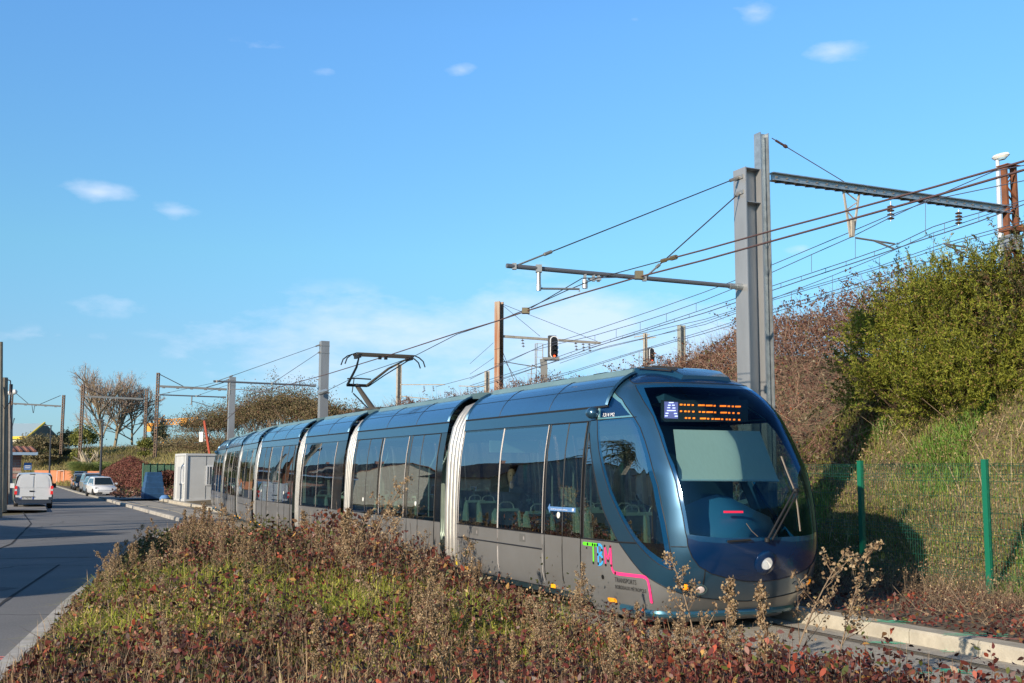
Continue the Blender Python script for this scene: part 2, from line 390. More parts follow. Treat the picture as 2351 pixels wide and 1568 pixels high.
for f in bm.faces:
    c = f.calc_center_median(); a = c.x*K; z = c.y; A = abs(a)
    pip = lambda P, q=a: bool(in_poly(np.array([q]), np.array([z]), P)[0])
    if pip(wgP): r = 'windscreen'
    elif pip(wsP): r = 'windscreen_border'
    elif pip(nbP): r = 'nose_panel'
    elif pip(AG, A): r = ('cab_side_window' if z > 1.1 else 'window_blank')+('+' if a > 0 else '-')
    elif pip(TRI, A): r = 'corner_panel'+('+' if a > 0 else '-')
    elif pip(AR, A): r = ('window_surround' if z < 2.668 else 'corner_recess')+('+' if a > 0 else '-')
    elif pip(QG, A): r = 'quarter_window'+('+' if a > 0 else '-')
    elif pip(glP): r = 'lower_panel'
    elif pip(fhP): r = 'forehead_panel'
    else: r = 'cab_body'
    regions.setdefault(r, []).append(f)
rmats = {'windscreen': wsglass, 'windscreen_border': border, 'nose_panel': navy, 'cab_side_window': winglass, 'window_blank': blackg, 'corner_panel': navy,
         'window_surround': border, 'corner_recess': mat('recess_paint', (.16, .36, .40), .3, .4, coat=.5), 'quarter_window': winglass, 'lower_panel': greyp, 'forehead_panel': navy, 'cab_body': teal}
def skin_obj(name, faces, m, parent):
    idx = {}; co = []; fs = []
    for f in faces:
        q = []
        for v in f.verts:
            if v not in idx: idx[v] = len(co); co.append((v.co.x*K, v.co.y))
            q.append(idx[v])
        fs.append(q)
    co = np.array(co); th = np.radians(co[:, 0]); z = np.clip(co[:, 1], .12, 3.32)
    P = cabS(th, z); Nn = cabN(th, z)
    me = bpy.data.meshes.new(name); me.from_pydata(P.tolist(), [], fs); me.materials.append(m)
    me.polygons.foreach_set('use_smooth', [True]*len(me.polygons)); me.update()
    me.normals_split_custom_set_from_vertices(Nn.tolist())
    return link_mesh(name, me, parent)
cab = skin_obj('cab', regions.pop('cab_body'), teal, tram)
cabkids = []
for r, fs in regions.items():
    base = r.rstrip('+-'); cabkids.append(skin_obj(base, fs, rmats[base], cab))
bm.free()
def onskin(P, sg=1, off=.002, sub=4):
    pts = []
    for (a0, z0), (a1, z1) in zip(P[:-1], P[1:]):
        for k in range(sub): t = k/sub; pts.append((a0+(a1-a0)*t, z0+(z1-z0)*t))
    pts.append(P[-1]); pts = np.array(pts); th = np.radians(pts[:, 0])*sg; z = np.clip(pts[:, 1], .13, 3.31)
    return cabS(th, z)+cabN(th, z)*off
mb = MB()
for sg in (1, -1):
    for P in (WS[3:15], NB[5:], AR+AR[:1], GL, [(24.3, 1.08), (28.7, 1.075)], [(42, 2.668), (89.9, 2.668)], FH, [(19.4, .46), (19.2, .82)]):
        mb.tube(onskin(P, sg), .006, 6)
    mb.tube(onskin([(89.9, 1.068), (51.9, 1.068), (41, 1.085)], sg, .003), .011, 6)
    mb.tube(onskin(QG[1:]+QG[:1], sg), .007, 6)
mb.build('joint_seals', seamm, cab, smooth=True)
for sg in (1, -1):
    mb = MB(); mb.tube(onskin([(79, 2.70), (82.2, 2.85), (86.5, 3.03), (88.5, 3.09)], sg, .004), .012, 6)
    mb.build('bright_trim', mat('bright_trim', (.5, .68, .70), .25, .6), cab, smooth=True)
    mb = MB(); mb.tube(onskin(GL[1:10], sg, .003), .0045, 6); mb.build('bright_trim', mat('bright_trim', (.5, .68, .70), .25, .6), cab, smooth=True)
# roof lid and louvred pod over the cab
tl = np.radians(np.linspace(0, 90, 24)); Rr = cabS(tl, np.full(24, 3.318)); mb = MB()
vs = []; fs = []
for i in range(24):
    for k in range(9):
        q = k/8*2-1; vs.append((Rr[i, 0], Rr[i, 1]*q, 3.318+.035*(1-q*q)))
for i in range(23):
    for k in range(8): fs.append((i*9+k, i*9+k+1, (i+1)*9+k+1, (i+1)*9+k))
mb.add(vs, fs); mb.build('cab_roof', navy, cab, smooth=True)
mb = MB(); prof = [(-2.46, .64, 3.30, .115), (-2.2, .62, 3.30, .125), (-1.85, .58, 3.30, .10), (-1.5, .5, 3.29, .06), (-1.2, .42, 3.22, .015)]
vs = []
for x, y, z, h in prof:
    vs += [(x, -y, z-.08), (x, -y*.86, z+h*.8), (x, -y*.6, z+h), (x, y*.6, z+h), (x, y*.86, z+h*.8), (x, y, z-.08)]
fs = [(i*6+k, i*6+k+1, (i+1)*6+k+1, (i+1)*6+k) for i in range(4) for k in range(5)]+[(0, 1, 2, 3, 4, 5), tuple(24+k for k in range(6))]
mb.add(vs, fs)
for k in range(3): mb.bar((-2.0+k*.05, -.58+.09*k, 3.385+.012*k), (-1.35, -.45+.09*k, 3.30+.02*k), .02, .02, 1)
mb.build('roof_pod', [mat('pod_navy', (.012, .06, .12), .25, .3, coat=.5), seamm], cab, smooth=True, ang=25)
mb = MB()
for sg in (1, -1):
    pass
P = onskin([(-52, .235), (-30, .235), (0, .235), (30, .235), (52, .235)], 1, .0, 10); mb.tube([tuple(p) for p in P], .055, 10)
P = onskin([(-60, .15), (0, .15), (60, .15)], 1, -.05, 12); mb.tube([tuple(p) for p in P], .05, 8, 1)
mb.build('bumper_bar', [mat('bumper_teal', (.035, .12, .17), .3, .5, coat=.5), underm], cab, smooth=True)
def frame_at(a, z):
    th = np.array([R(a)]); zz_ = np.array([z]); p = cabS(th, zz_)[0]; n = cabN(th, zz_)[0]
    q = Vector(n).to_track_quat('Z', 'Y').to_matrix(); return Vector(p), Vector(n), q
def lamp(name, a, z, r, lens, es=0, deep=.02):
    p, n, q = frame_at(a, z)
    m = MB(); m.lathe([(r*1.28, -.01), (r*1.3, .012), (r*1.05, .014), (r*.98, -deep)], 20, p, 0, q); o = m.build(name, mat('lamp_bezel', (.12, .2, .22), .25, .6), cab, smooth=True)
    return o, p, n, q
amb = mat('amber_lens', (1., .32, .02), .15, emit=(1, .3, 0), es=.35); wl = mat('white_lens', (.75, .62, .58), .2); redl = mat('red_lens', (.8, .03, .03), .2)
head = mat('chrome_reflector', (.9, .9, .9), .08, .95, emit=(1, .97, .9), es=.35)
for sg in (1, -1):
    p, n, q = frame_at(sg*24.0, .592); m = MB(); m.lathe([(.075, -.02), (.078, .008), (.07, .009), (.066, -.004)], 20, p, 0, q); m.lathe([(.045, .0), (.042, .018), (.02, .026), (0.001, .028)], 16, p+q@Vector((-.015, 0, 0)), 1, q)
    m.build('indicator_lamp', [mat('lamp_cup', (.03, .05, .06), .3, .3), amb], cab, smooth=True)
    p, n, q = frame_at(sg*19.8, .565); m = MB(); m.lathe([(.082, -.02), (.085, .008), (.066, .010), (.062, -.004)], 20, p, 0, q); m.lathe([(.052, .0), (.05, .012), (.03, .016), (0.001, .018)], 16, p, 1, q)
    m.build('front_lamp', [mat('lamp_bezel', (.12, .2, .22), .25, .6), wl], cab, smooth=True)
    p, n, q = frame_at(sg*27, .60); m = MB()
p, n, q = frame_at(-.8, .885); m = MB(); m.lathe([(.155, -.03), (.15, .012), (.12, .032), (.082, .04), (.078, .02)], 24, p, 0, q); m.lathe([(.078, .018), (.07, .045), (.04, .058), (0.001, .06)], 20, p, 1, q)
m.build('headlight', [navy, head], cab, smooth=True)
p, n, q = frame_at(15, .60); m = MB(); m.lathe([(.028, 0), (.03, .006), (.02, .008), (.018, .002)], 16, p, 0, q); m.build('tow_cap', alu, cab, smooth=True)
# side cameras in round teal pods
for sg in (-1, 1):
    p = np.array([-2.30, sg*1.12, 2.765]); m = MB(); q = Matrix.Rotation(R(90), 3, 'Y')@Matrix.Scale(.78, 3)
    m.lathe([(.03, -.13), (.075, -.12), (.10, -.05), (.105, .02), (.095, .07), (.06, .11), (.001, .125)], 18, p, 0, q); m.build('camera_pod', teal, cab, smooth=True)
# nose crease under the screen and wiper hub
# wipers, traced on the screen and set just off the glass
def trace(pts, off): 
    out = []
    for x, y in pts:
        h = cab_hit(x, y)
        if h is None: continue
        t, z = np.array([h[0]]), np.array([h[1]]); out.append(tuple(cabS(t, z)[0]+cabN(t, z)[0]*off))
    return out
cr = lambda x, y: D_(x, y, 2200, 1350, 1.493)
mb = MB()
mb.tube(trace([cr(1090, 1070), cr(1150, 960), cr(1240, 800)], .05), .014, 8); mb.tube(trace([cr(1117, 1070), cr(1180, 955), cr(1262, 800)], .05), .012, 8)
mb.tube(trace([cr(1172, 602), cr(1205, 690), cr(1245, 790), cr(1262, 880), cr(1278, 1022)], .035), .011, 6, 1)
mb.tube(trace([cr(870, 1080), cr(920, 1076), cr(1000, 1070)], .03), .014, 8)
mb.tube(trace([cr(980, 978), cr(1010, 1020), cr(1045, 1052)], .012), .005, 5, 1)
for c in ((1090, 1072), (1250, 795)):
    pp = trace([cr(*c)], .04)
    if pp: mb.lathe([(.03, -.02), (.032, .02), (.02, .03), (.001, .032)], 12, pp[0], 0)
mb.build('wiper', [seamm, mat('wiper_blade', (.16, .13, .1), .5)], cab, smooth=True)
# writing and line mark on the side
def ribbon(mbx, pts, w, off, mi=0):
    Q = []
    for x, y in pts:
        h = cab_hit(*D_(x, y, 2150, 2000, 3.92))
        if h: Q.append(h)
    th = np.array([q[0] for q in Q]); z = np.array([q[1] for q in Q]); P = cabS(th, z); Nn = cabN(th, z); P = P+Nn*off
    k = len(P); vs = []
    for i in range(k):
        t = P[min(i+1, k-1)]-P[max(i-1, 0)]; t /= np.linalg.norm(t)+1e-9; sd_ = np.cross(Nn[i], t); sd_ /= np.linalg.norm(sd_)
        vs += [P[i]-sd_*w/2, P[i]+sd_*w/2]
    mbx.add(vs, [(2*i, 2*i+1, 2*i+3, 2*i+2) for i in range(k-1)], mi)
    for i in (0, k-1): disc(mbx, P[i], Nn[i], w/2, mi, 0)
def disc(mbx, p, n, r, mi, off=0.0, k=14):
    a = Vector(n).orthogonal().normalized(); b = Vector(n).cross(a)
    p = Vector(p)+Vector(n)*off
    mbx.add([p+a*r*c_(2*math.pi*j/k)+b*r*s_(2*math.pi*j/k) for j in range(k)], [tuple(range(k))], mi)
lg = mat('logo_green', (.13, .72, .03), .4); lb = mat('logo_blue', (.05, .38, .85), .4); lp = mat('logo_pink', (.93, .05, .22), .4); lk = mat('logo_black', (.01, .01, .01), .4)
mb = MB()
ribbon(mb, [(335, 318), (400, 326), (470, 334), (540, 342)], .046, .003, 0); ribbon(mb, [(480, 350), (483, 440), (485, 530), (487, 608)], .034, .0035, 0)
ribbon(mb, [(548, 345), (552, 420), (556, 500), (562, 622)], .034, .004, 1)
ribbon(mb, [(550, 338), (585, 338), (612, 365), (618, 415), (606, 455), (575, 482), (556, 484)], .034, .0045, 1)
ribbon(mb, [(556, 484), (590, 488), (618, 520), (626, 570), (616, 615), (590, 635), (562, 634)], .034, .005, 1)
ribbon(mb, [(670, 640), (662, 500), (654, 358)], .032, .0045, 2); ribbon(mb, [(654, 358), (680, 470), (708, 577)], .032, .005, 2); ribbon(mb, [(708, 577), (724, 480), (740, 368)], .032, .0055, 2)
ribbon(mb, [(740, 368), (750, 510), (758, 655), (766, 700), (786, 742), (820, 764), (880, 776), (1000, 790), (1120, 804), (1230, 816), (1275, 835), (1300, 870), (1318, 940), (1335, 1040), (1356, 1195)], .042, .006, 2)
for x, y, r in [(400, 325, 1), (475, 335, 1), (510, 342, 1), (548, 343, 1), (385, 385, .7), (487, 608, 1), (615, 418, 1), (555, 482, 1), (625, 558, 1), (562, 620, 1), (655, 358, 1), (740, 368, 1), (708, 575, 1), (672, 640, 1), (757, 650, 1), (817, 763, 1.1), (627, 820, 1.6)]:
    h = cab_hit(*D_(x, y, 2150, 2000, 3.92)); t, z = np.array([h[0]]), np.array([h[1]]); disc(mb, cabS(t, z)[0], cabN(t, z)[0], .019*r, 3, .009)
mb.build('line_logo', [lg, lb, lp, lk], cab, fix=False)
def text_geo(txt, shear=0.0, narrow=1.0):
    c = bpy.data.curves.new('txt', 'FONT'); c.body = txt; c.size = 1; c.shear = shear; c.resolution_u = 3
    o = bpy.data.objects.new('txt', c); COL.objects.link(o); dg = bpy.context.evaluated_depsgraph_get(); dg.update()
    me = o.evaluated_get(dg).to_mesh(); vs = np.array([v.co[:] for v in me.vertices]); fs = [tuple(p.vertices) for p in me.polygons]
    o.evaluated_get(dg).to_mesh_clear(); bpy.data.objects.remove(o); bpy.data.curves.remove(c)
    vs[:, 0] -= vs[:, 0].min(); vs[:, 0] /= vs[:, 0].max(); vs[:, 1] /= .72
    return vs, fs
def cab_text(name, txt, p0, p1, up, m, conv, parent, off=.006, shear=0):
    vs, fs = text_geo(txt, shear); out = []
    for u, v, _ in vs:
        x = p0[0]+(p1[0]-p0[0])*u+up[0]*v; y = p0[1]+(p1[1]-p0[1])*u+up[1]*v
        h = cab_hit(*conv(x, y)); t, z = np.array([h[0]]), np.array([h[1]]); out.append(cabS(t, z)[0]+cabN(t, z)[0]*off)
    k = MB(); k.add(out, fs); return k.build(name, m, parent, fix=False)
e6 = lambda x, y: D_(x, y, 2150, 2000, 3.92); ca = lambda x, y: D_(x, y, 2150, 1380, 3.7333)
cab_text('lettering', 'TRANSPORTS', (808, 893), (1130, 942), (-3, -74), mat('letter_dark', (.03, .03, .03), .5), e6, cab)
cab_text('lettering', 'BORDEAUX MÉTROPOLE', (818, 990), (1280, 1062), (-3, -56), mat('letter_dark', (.03, .03, .03), .5), e6, cab)
cab_text('fleet_number', '1314 M2', (603, 808), (765, 801), (3, -52), mat('letter_white', (.85, .85, .85), .5), ca, cab, .008, .15)
m = MB(); ribbon(m, [(722, 1160), (820, 1172)], .062, .005); m.build('side_reflector', orangem, cab, fix=False)

# destination display, blind and cab fittings, just behind the glass
mb = MB(); XD = -1.02
dq = lambda x, y: on_x(*D_(x, y, 2400, 1400, 2.939), XD)
def dash(x0, x1, y, h, mi, e=.004):
    a, b, c, d = dq(x0, y+h/2), dq(x1, y+h/2), dq(x1, y-h/2), dq(x0, y-h/2)
    for q in (a, b, c, d): q[0] += e
    mb.add([a, b, c, d], [(0, 1, 2, 3)], mi)
dash(385, 1365, 510, 245, 0, 0); 
a, b, c, d = dq(423, 592), dq(577, 598), dq(577, 412), dq(423, 405)
for q in (a, b, c, d): q[0] += .003
mb.add([a, b, c, d], [(0, 1, 2, 3)], 1)
for x0, x1, y in [(472,525,418),(462,492,447),(508,538,447),(455,487,475),(513,545,478),(450,550,507),(435,467,537),(530,563,540),(427,460,566),(538,571,570)]: dash(x0, x1, y, 11, 2, .008)
for row, yb, seg in [(0, 440, [(595,625),(640,662),(678,708),(730,752),(800,875),(888,962),(975,998),(1045,1118),(1132,1160),(1180,1203),(1218,1280)]),
                     (1, 514, [(597,620),(645,670),(685,708),(735,760),(808,830),(845,880),(895,968),(980,1003),(1052,1125),(1138,1162),(1187,1210),(1243,1268)]),
                     (2, 588, [(652,678),(692,715),(740,767),(822,890),(902,926),(952,975),(988,1048),(1060,1083),(1112,1133),(1146,1168),(1195,1218),(1252,1275)])]:
    for x0, x1 in seg: dash(x0, x1, yb+(x0-595)*.035, 17, 3, .008)
mb.build('destination_display', [mat('display_black', (.035, .045, .045), .5), mat('display_violet', (.22, .2, .42), .5, emit=(.28, .22, .6), es=.35), mat('display_white', (.8, .75, 1), .5, emit=(.75, .65, 1), es=1.6), mat('display_orange', (1, .3, .03), .5, emit=(1, .17, .01), es=2.0)], cab, fix=False)
mb = MB()
c1 = [on_x(*cr(565, 440), -.95), on_x(*cr(1060, 450), -.95), on_x(*cr(1168, 733), -.45), on_x(*cr(598, 730), -.45)]
mb.add(c1, [(0, 1, 2, 3)], 0); mb.tube([c1[3], c1[2]], .014, 8, 1)
o = mb.build('sun_blind', [mat('blind_fabric', (.66, .70, .60), .9, var=.04, vscale=9, stretch=(1, 6, 1), trans=.25), mat('blind_rail', (.4, .5, .5), .5)], cab)
cblue = mat('console_blue', (.022, .11, .20), .4, .1); cdark = mat('cab_dark', (.012, .02, .03), .6)
mb = MB()
vs = []; prof = [(-.95, .95, 1.10), (-.9, .98, 1.40), (-.72, .95, 1.52), (-.48, .85, 1.34), (-.32, .75, 1.14), (-.3, .7, .95)]
for x, hw, z in prof:
    for k in range(9):
        q = k/8*2-1; hump = .17*math.exp(-((q+.25)/.45)**2)
        vs.append((x+(-.25*abs(q)**2.2), q*hw*.86, z-.05*q*q+hump*(1 if -.9 < x < -.4 else .3)-.12*max(0, q-.2)))
mb.add(vs, [(i*9+k, i*9+k+1, (i+1)*9+k+1, (i+1)*9+k) for i in range(5) for k in range(8)], 0)
mb.build('driver_console', cblue, cab, smooth=True, ang=60)
mb = MB(); a, b = on_x(*D_(545, 190, 2600, 1900, 3.1367), -.36), on_x(*D_(765, 190, 2600, 1900, 3.1367), -.36); mb.bar(a, b, .03, .025); mb.build('red_light_bar', mat('red_glow', (.5, .01, .02), .3, emit=(1, .02, .06), es=1.2), cab)
mb = MB(); mb.box((-1.55, -.35, 1.45), (.14, .5, .8)); mb.box((-1.52, -.35, 1.95), (.12, .3, .2)); mb.box((-1.3, -.35, 1.02), (.5, .5, .14)); o = mb.build('driver_seat', cdark, cab)
mb = MB(); mb.box((-2.05, .35, 1.6), (.04, 1.3, 2.0), 0); mb.box((-1.75, 0, 2.93), (.9, 1.2, .12), 0)
mb.box((-1.45, 0, .6), (1.7, 1.8, .4), 0); mb.build('cab_bulkhead', mat('bulkhead', (.02, .06, .09), .5), cab)

# ---- standard body sections -----------------------------------------------------------------
PR = [(1.04, .20), (1.13, .30), (1.19, .48), (1.20, .75), (1.20, 1.06), (1.195, 1.35), (1.185, 1.65), (1.17, 1.95), (1.145, 2.25), (1.105, 2.50), (1.075, 2.66), (1.04, 2.835)]
PRoof = [(1.045, 2.86), (1.02, 2.93), (.965, 3.03), (.88, 3.13), (.78, 3.22), (.66, 3.29), (.58, 3.315)]
def py_(z): return np.interp(z, [p[1] for p in PR], [p[0] for p in PR])
def strip(mbx, x0, x1, z0, z1, sg, off=0.0, mi=0, nz=6, nx=1):
    zs = np.linspace(z0, z1, nz+1); xs = np.linspace(x0, x1, nx+1)
    vs = [(x, sg*(py_(z)+off), z) for x in xs for z in zs]; n = nz+1
    fs = [(i*n+k, i*n+k+1, (i+1)*n+k+1, (i+1)*n+k) for i in range(nx) for k in range(nz)]
    if sg < 0: fs = [f[::-1] for f in fs]
    mbx.add(vs, fs, mi)
def roof_rib(x, mbx, mi, w=.012):
    for sg in (1, -1): mbx.tube([(x, sg*y, z+.003) for y, z in PRoof], w/2, 4, mi)
def make_seat(parent, x, y, face=-1):
    """pale shell seat; face=+1 looks to the front of the tram"""
    m = MB(); f = face; w = .42
    for s in (1,):
        pr = [(0, .42, 0), (-.03*f, .75, .02), (-.06*f, 1.0, .05), (-.10*f, 1.22, .09), (-.12*f, 1.30, .13)]
        # two curved side cheeks, back panel, cushion
        for yy in (-w/2, w/2):
            poly = [(.05*f, .78), (.04*f, 1.05), (-.03*f, 1.25), (-.10*f, 1.34), (-.19*f, 1.28), (-.22*f, 1.0), (-.22*f, .78)]
            m.prism(poly, (1, 0, 0), (0, 0, 1), (0, 1, 0), (x, y+yy-.018, 0), .036, 0)
        m.box((x-.10*f, y, 1.05), (.05, w-.03, .52), 1); m.box((x-.11*f, y, 1.33), (.07, w, .05), 0)
        m.box((x+.16*f, y, .80), (.44, w-.02, .09), 1); m.box((x+.1*f, y, .55), (.12, .12, .42), 0)
        m.tube([(x-.1*f, y-.14, 1.33), (x-.11*f, y-.12, 1.42), (x-.11*f, y-.06, 1.46), (x-.11*f, y+.06, 1.46), (x-.11*f, y+.12, 1.42), (x-.1*f, y+.14, 1.33)], .012, 6, 2)
    return m.build('seat', [seatm, seatd, polem], parent, smooth=True)
def make_section(L, openings, doors, loc, rz, roofx=None, lo=0.0, seats=(), poles=(), front_open=False, low_from=None):
    """section body: x runs from 0 (front end) to -L; openings = window spans, doors = door spans"""
    xs = sorted(set([lo, -L]+[x for o in openings for x in o]+[x for d in doors for x in (d[0], d[2])]), reverse=True)
    mb = MB()
    holes = [(o[0]-.03, o[1]+.03) for o in openings]+[(d[0]-.03, d[1]+.02) for d in doors]+[(d[1]-.02, d[2]+.03) for d in doors]
    brk = sorted(set([lo, -L]+[x for h in holes for x in h]), reverse=True)
    for sg in (1, -1):
        strip(mb, -L, lo, .20, 1.06, sg, 0, 0, 8)
        strip(mb, -L, lo, 2.66, 2.835, sg, 0, 2, 2)
        for a, b in zip(brk[:-1], brk[1:]):
            if a-b < 1e-4: continue
            hole = any(h[0] >= a-1e-4 and h[1] <= b+1e-4 for h in holes)
            if hole: strip(mb, b, a, 1.06, 1.13, sg, 0, 1, 1); strip(mb, b, a, 2.58, 2.66, sg, 0, 1, 1)
            else: strip(mb, b, a, 1.06, 2.66, sg, 0, 1, 8)
    # floor, ceiling, ends
    mb.box((-(L-lo)/2+lo/1.0*0+(lo if lo else 0)*0, 0, .36), (.01, .01, .01), 3)
    mb.add([(lo, -1.12, .38), (-L, -1.12, .38), (-L, 1.12, .38), (lo, 1.12, .38)], [(0, 1, 2, 3)], 3)
    mb.add([(lo, -1.02, 2.62), (-L, -1.02, 2.62), (-L, 1.02, 2.62), (lo, 1.02, 2.62)], [(0, 1, 2, 3)], 4)
    sec = mb.build('body_section', [greyp, blackg, teal, floorm, inner], tram, smooth=True, fix=False, ang=50)
    sec.location = loc; sec.rotation_euler = (0, 0, rz)
    rx = roofx if roofx is not None else 0.0
    m = MB()
    for sg in (1, -1):
        vs = [(x, sg*y, z) for x in (rx, -L) for y, z in PRoof]; n = len(PRoof)
        fs = [(k, k+1, n+k+1, n+k) for k in range(n-1)]
        if sg < 0: fs = [f[::-1] for f in fs]
        m.add(vs, fs, 0)
        m.bar((rx, sg*1.035, 2.848), (-L, sg*1.035, 2.848), .02, .026, 1)
    for x in np.arange(rx-1.75, -L+.5, -1.8): roof_rib(x, m, 1, .008)
    for sg in (1, -1): m.tube([(rx, sg*.885, 3.13), (-L, sg*.885, 3.13)], .0025, 4, 1)
    for x in (rx-.02, -L+.03): roof_rib(x, m, 2, .05)
    m.build('roof_panel', [teal_roof, seamm, teal], sec, smooth=True, ang=60)
    m = MB()
    x0, x1 = rx-.12, -L+.12
    vs = [(x, y, z) for x in (x0, x1) for y, z in [(-.6, 3.30), (-.56, 3.385), (-.35, 3.425), (.35, 3.425), (.56, 3.385), (.6, 3.30)]]
    m.add(vs, [(k, k+1, 7+k, 6+k) for k in range(5)]+[(0, 1, 2, 3, 4, 5), (6, 7, 8, 9, 10, 11)], 0)
    for x in np.arange(rx-1.25, -L+.3, -1.3): m.tube([(x, -.56, 3.388), (x, -.35, 3.428), (x, .35, 3.428), (x, .56, 3.388)], .007, 4, 1)
    m.build('roof_fairing', [teal_lid, seamm], sec, smooth=True, ang=20)
    for sg in (-1, 1):
        for o in openings:
            m = MB(); strip(m, o[1], o[0], 1.085, 2.63, sg, .004, 0, 8, 3); m.build('window', winglass, sec, smooth=True)
        for d in doors:
            m = MB(); strip(m, d[2], d[0], .30, 1.06, sg, .004, 0, 6); strip(m, d[2], d[0], 1.062, 2.64, sg, .006, 1, 8, 3)
            for x in (d[0], d[2], d[1]): 
                m.tube([(x, sg*(py_(z)+.006), z) for z in np.linspace(.24, 2.65, 12)], .009, 5, 2)
            m.tube([(x, sg*(py_(2.655)+.004), 2.655) for x in (d[0], d[2])], .007, 5, 2)
            p = (d[1]-.12, sg*(py_(1.35)+.008), 1.35); q = Matrix.Rotation(R(90), 3, 'X')
            m.lathe([(.045, -.003), (.045, .003), (.03, .004)], 14, p, 3, q)
            m.build('door', [greyp, winglass, seamm, mat('door_button', (.75, .75, .7), .4)], sec, smooth=True, fix=False, ang=50)
    # joint lines and bright dividers
    m = MB()
    for sg in (-1, 1):
        for o in openings:
            for x in o:
                m.tube([(x, sg*(py_(z)+.005), z) for z in np.linspace(1.07, 2.65, 9)], .007, 4, 1)
                m.tube([(x, sg*(py_(z)+.001), z) for z in np.linspace(.26, 1.05, 7)], .006, 4, 1)
        m.tube([(x, sg*(py_(1.06)+.002), 1.06) for x in (lo, -L)], .006, 4, 0)
        m.tube([(x, sg*(py_(2.66)+.001), 2.662) for x in (lo, -L)], .005, 4, 0)
        if openings and not (len(doors) > 1):
            a, b = max(o[0] for o in openings), min(o[1] for o in openings)
            m.tube([(x, sg*(py_(.84)+.002), .84) for x in (a, b)], .011, 4, 0)
        m.tube([(x, sg*(py_(.30)+.001), .30) for x in (lo, -L)], .005, 4, 0)
    m.build('joint_lines', [seamm, alu], sec, smooth=True)
    m = MB()
    for sg in (-1, 1):
        strip(m, -L+.02, lo, .205, .295, sg, .012, 0, 1)
    m.box(((lo-L)/2, 0, .21), (L+lo-.1, 1.9, .12), 1)
    for x in ((lo-L)/2-.8, (lo-L)/2+.8):
        if len(doors) < 2:
            for sg in (-1, 1): m.lathe([(.28, -.06), (.3, -.05), (.3, .05), (.28, .06), (.1, .07)], 20, (x, sg*.72, .3), 1, Matrix.Rotation(R(90), 3, 'X'))
    m.build('underframe', [skirtm, underm], sec, smooth=True, fix=False)
    for sg in (-1, 1):
        for x in ([lo-.5, -L+.5] if lo == 0 else [lo-1.0, -L+.35]):
            m = MB(); m.box((x, sg*(py_(.33)+.012), .335), (.13, .012, .055)); m.build('side_reflector', orangem, sec)
    for (x, y, f) in seats: make_seat(sec, x, y, f)
    for (x, y) in poles:
        m = MB(); m.tube([(x, y, .4), (x, y, 2.0), (x-.03, y*.8, 2.25), (x-.03, y*.7, 2.6)], .017, 8); m.build('grab_pole', polem, sec, smooth=True)
    return sec
def bellows(loc, rz, w0, w1):
    """fabric ribs behind a section then a dark gap"""
    m = MB(); full = [(.95, .26), (1.08, .34), (1.14, .55), (1.15, .9), (1.15, 1.3), (1.14, 1.7), (1.125, 2.1), (1.09, 2.45), (1.02, 2.75), (.92, 2.95), (.78, 3.08), (.6, 3.16), (0, 3.2)]
    loop = [(-y, z) for y, z in full]+[(y, z) for y, z in full[::-1][1:]]
    nr = 4; w = w0/nr; xs = []; off = []
    for i in range(nr):
        for t, o_ in ((0, 0), (.15, .035), (.35, .05), (.65, .05), (.85, .035)): xs.append(-(i+t)*w); off.append(o_)
    xs.append(-w0); off.append(0)
    vs = []
    for x, o_ in zip(xs, off):
        for y, z in loop:
            k = (1+o_/1.15); vs.append((x, y*k, z+(o_ if z > 3 else 0)))
    n = len(loop)
    m.add(vs, [(i*n+k, i*n+k+1, (i+1)*n+k+1, (i+1)*n+k) for i in range(len(xs)-1) for k in range(n-1)], 0)
    xs = [-w0, -w0-(w1-w0)*.5, -w1]
    vs = [(x, y*(.9 if j == 1 else .93), z*(.985)) for j, x in enumerate(xs) for y, z in loop]
    m.add(vs, [(i*n+k, i*n+k+1, (i+1)*n+k+1, (i+1)*n+k) for i in range(2) for k in range(n-1)], 1)
    o = m.build('bellows', [bellm, darkgap], tram, smooth=True, ang=50); o.location = loc; o.rotation_euler = (0, 0, rz)
    for sg in (-1, 1): m = MB(); m.box((-.1, sg*1.15, .42), (.05, .02, .14)); m.build('yellow_marker', yellowm, o)
    return o
SEC = []
def sh(S, x): return [tuple(v-x for v in o) for o in S]
# first section runs behind the cab skin
s1 = make_section(7.0, [(-5.28, -6.93), (-3.68, -5.26)], [(-2.50, -3.04, -3.60)], (0, 0, 0), 0, roofx=-2.02, lo=XC, seats=[(-4.55, -.78, 1), (-4.55, .3, 1), (-4.55, .78, 1), (-5.75, -.78, 1), (-5.75, .75, 1), (-3.75, .75, -1), (-3.75, .3, -1), (-6.6, .75, 1), (-2.75, .7, 1)], poles=[(-3.3, -.6), (-5.9, .5), (-6.5, .4), (-3.2, .6)])
bellows((-7.0, 0, 0), 0, .62, .8)
s2 = make_section(5.6, [(-1.99, -3.53)], [(-.30, -1.17, -1.79), (-3.68, -4.49, -5.40)], (-7.8, 0, 0), 0, seats=[(-2.3, .8, 1), (-3.2, .8, -1), (-3.1, -.8, -1)], poles=[(-.6, -.7), (-1.3, -.7), (-1.9, -.7), (-4, .6), (-4.9, -.7)])
bellows((-13.4, 0, 0), 0, .52, .72)
s3 = make_section(3.9, [(-.75, -2.22), (-2.22, -3.67)], [], (-14.12, 0, 0), 0, seats=[(-1.1, -.78, -1), (-1.9, -.78, 1), (-2.9, -.78, 1), (-1.1, .78, -1), (-1.9, .78, 1), (-2.9, .78, -1)], poles=[(-1.5, .5)])
bellows((-18.02, 0, 0), 0, .48, .7)
s4 = make_section(5.1, [(-1.85, -3.25)], [(-.25, -.95, -1.7), (-3.4, -4.1, -4.9)], (-18.72, 0, 0), R(-1.2), poles=[(-.6, -.7), (-1.3, -.7), (-4.3, -.7)])
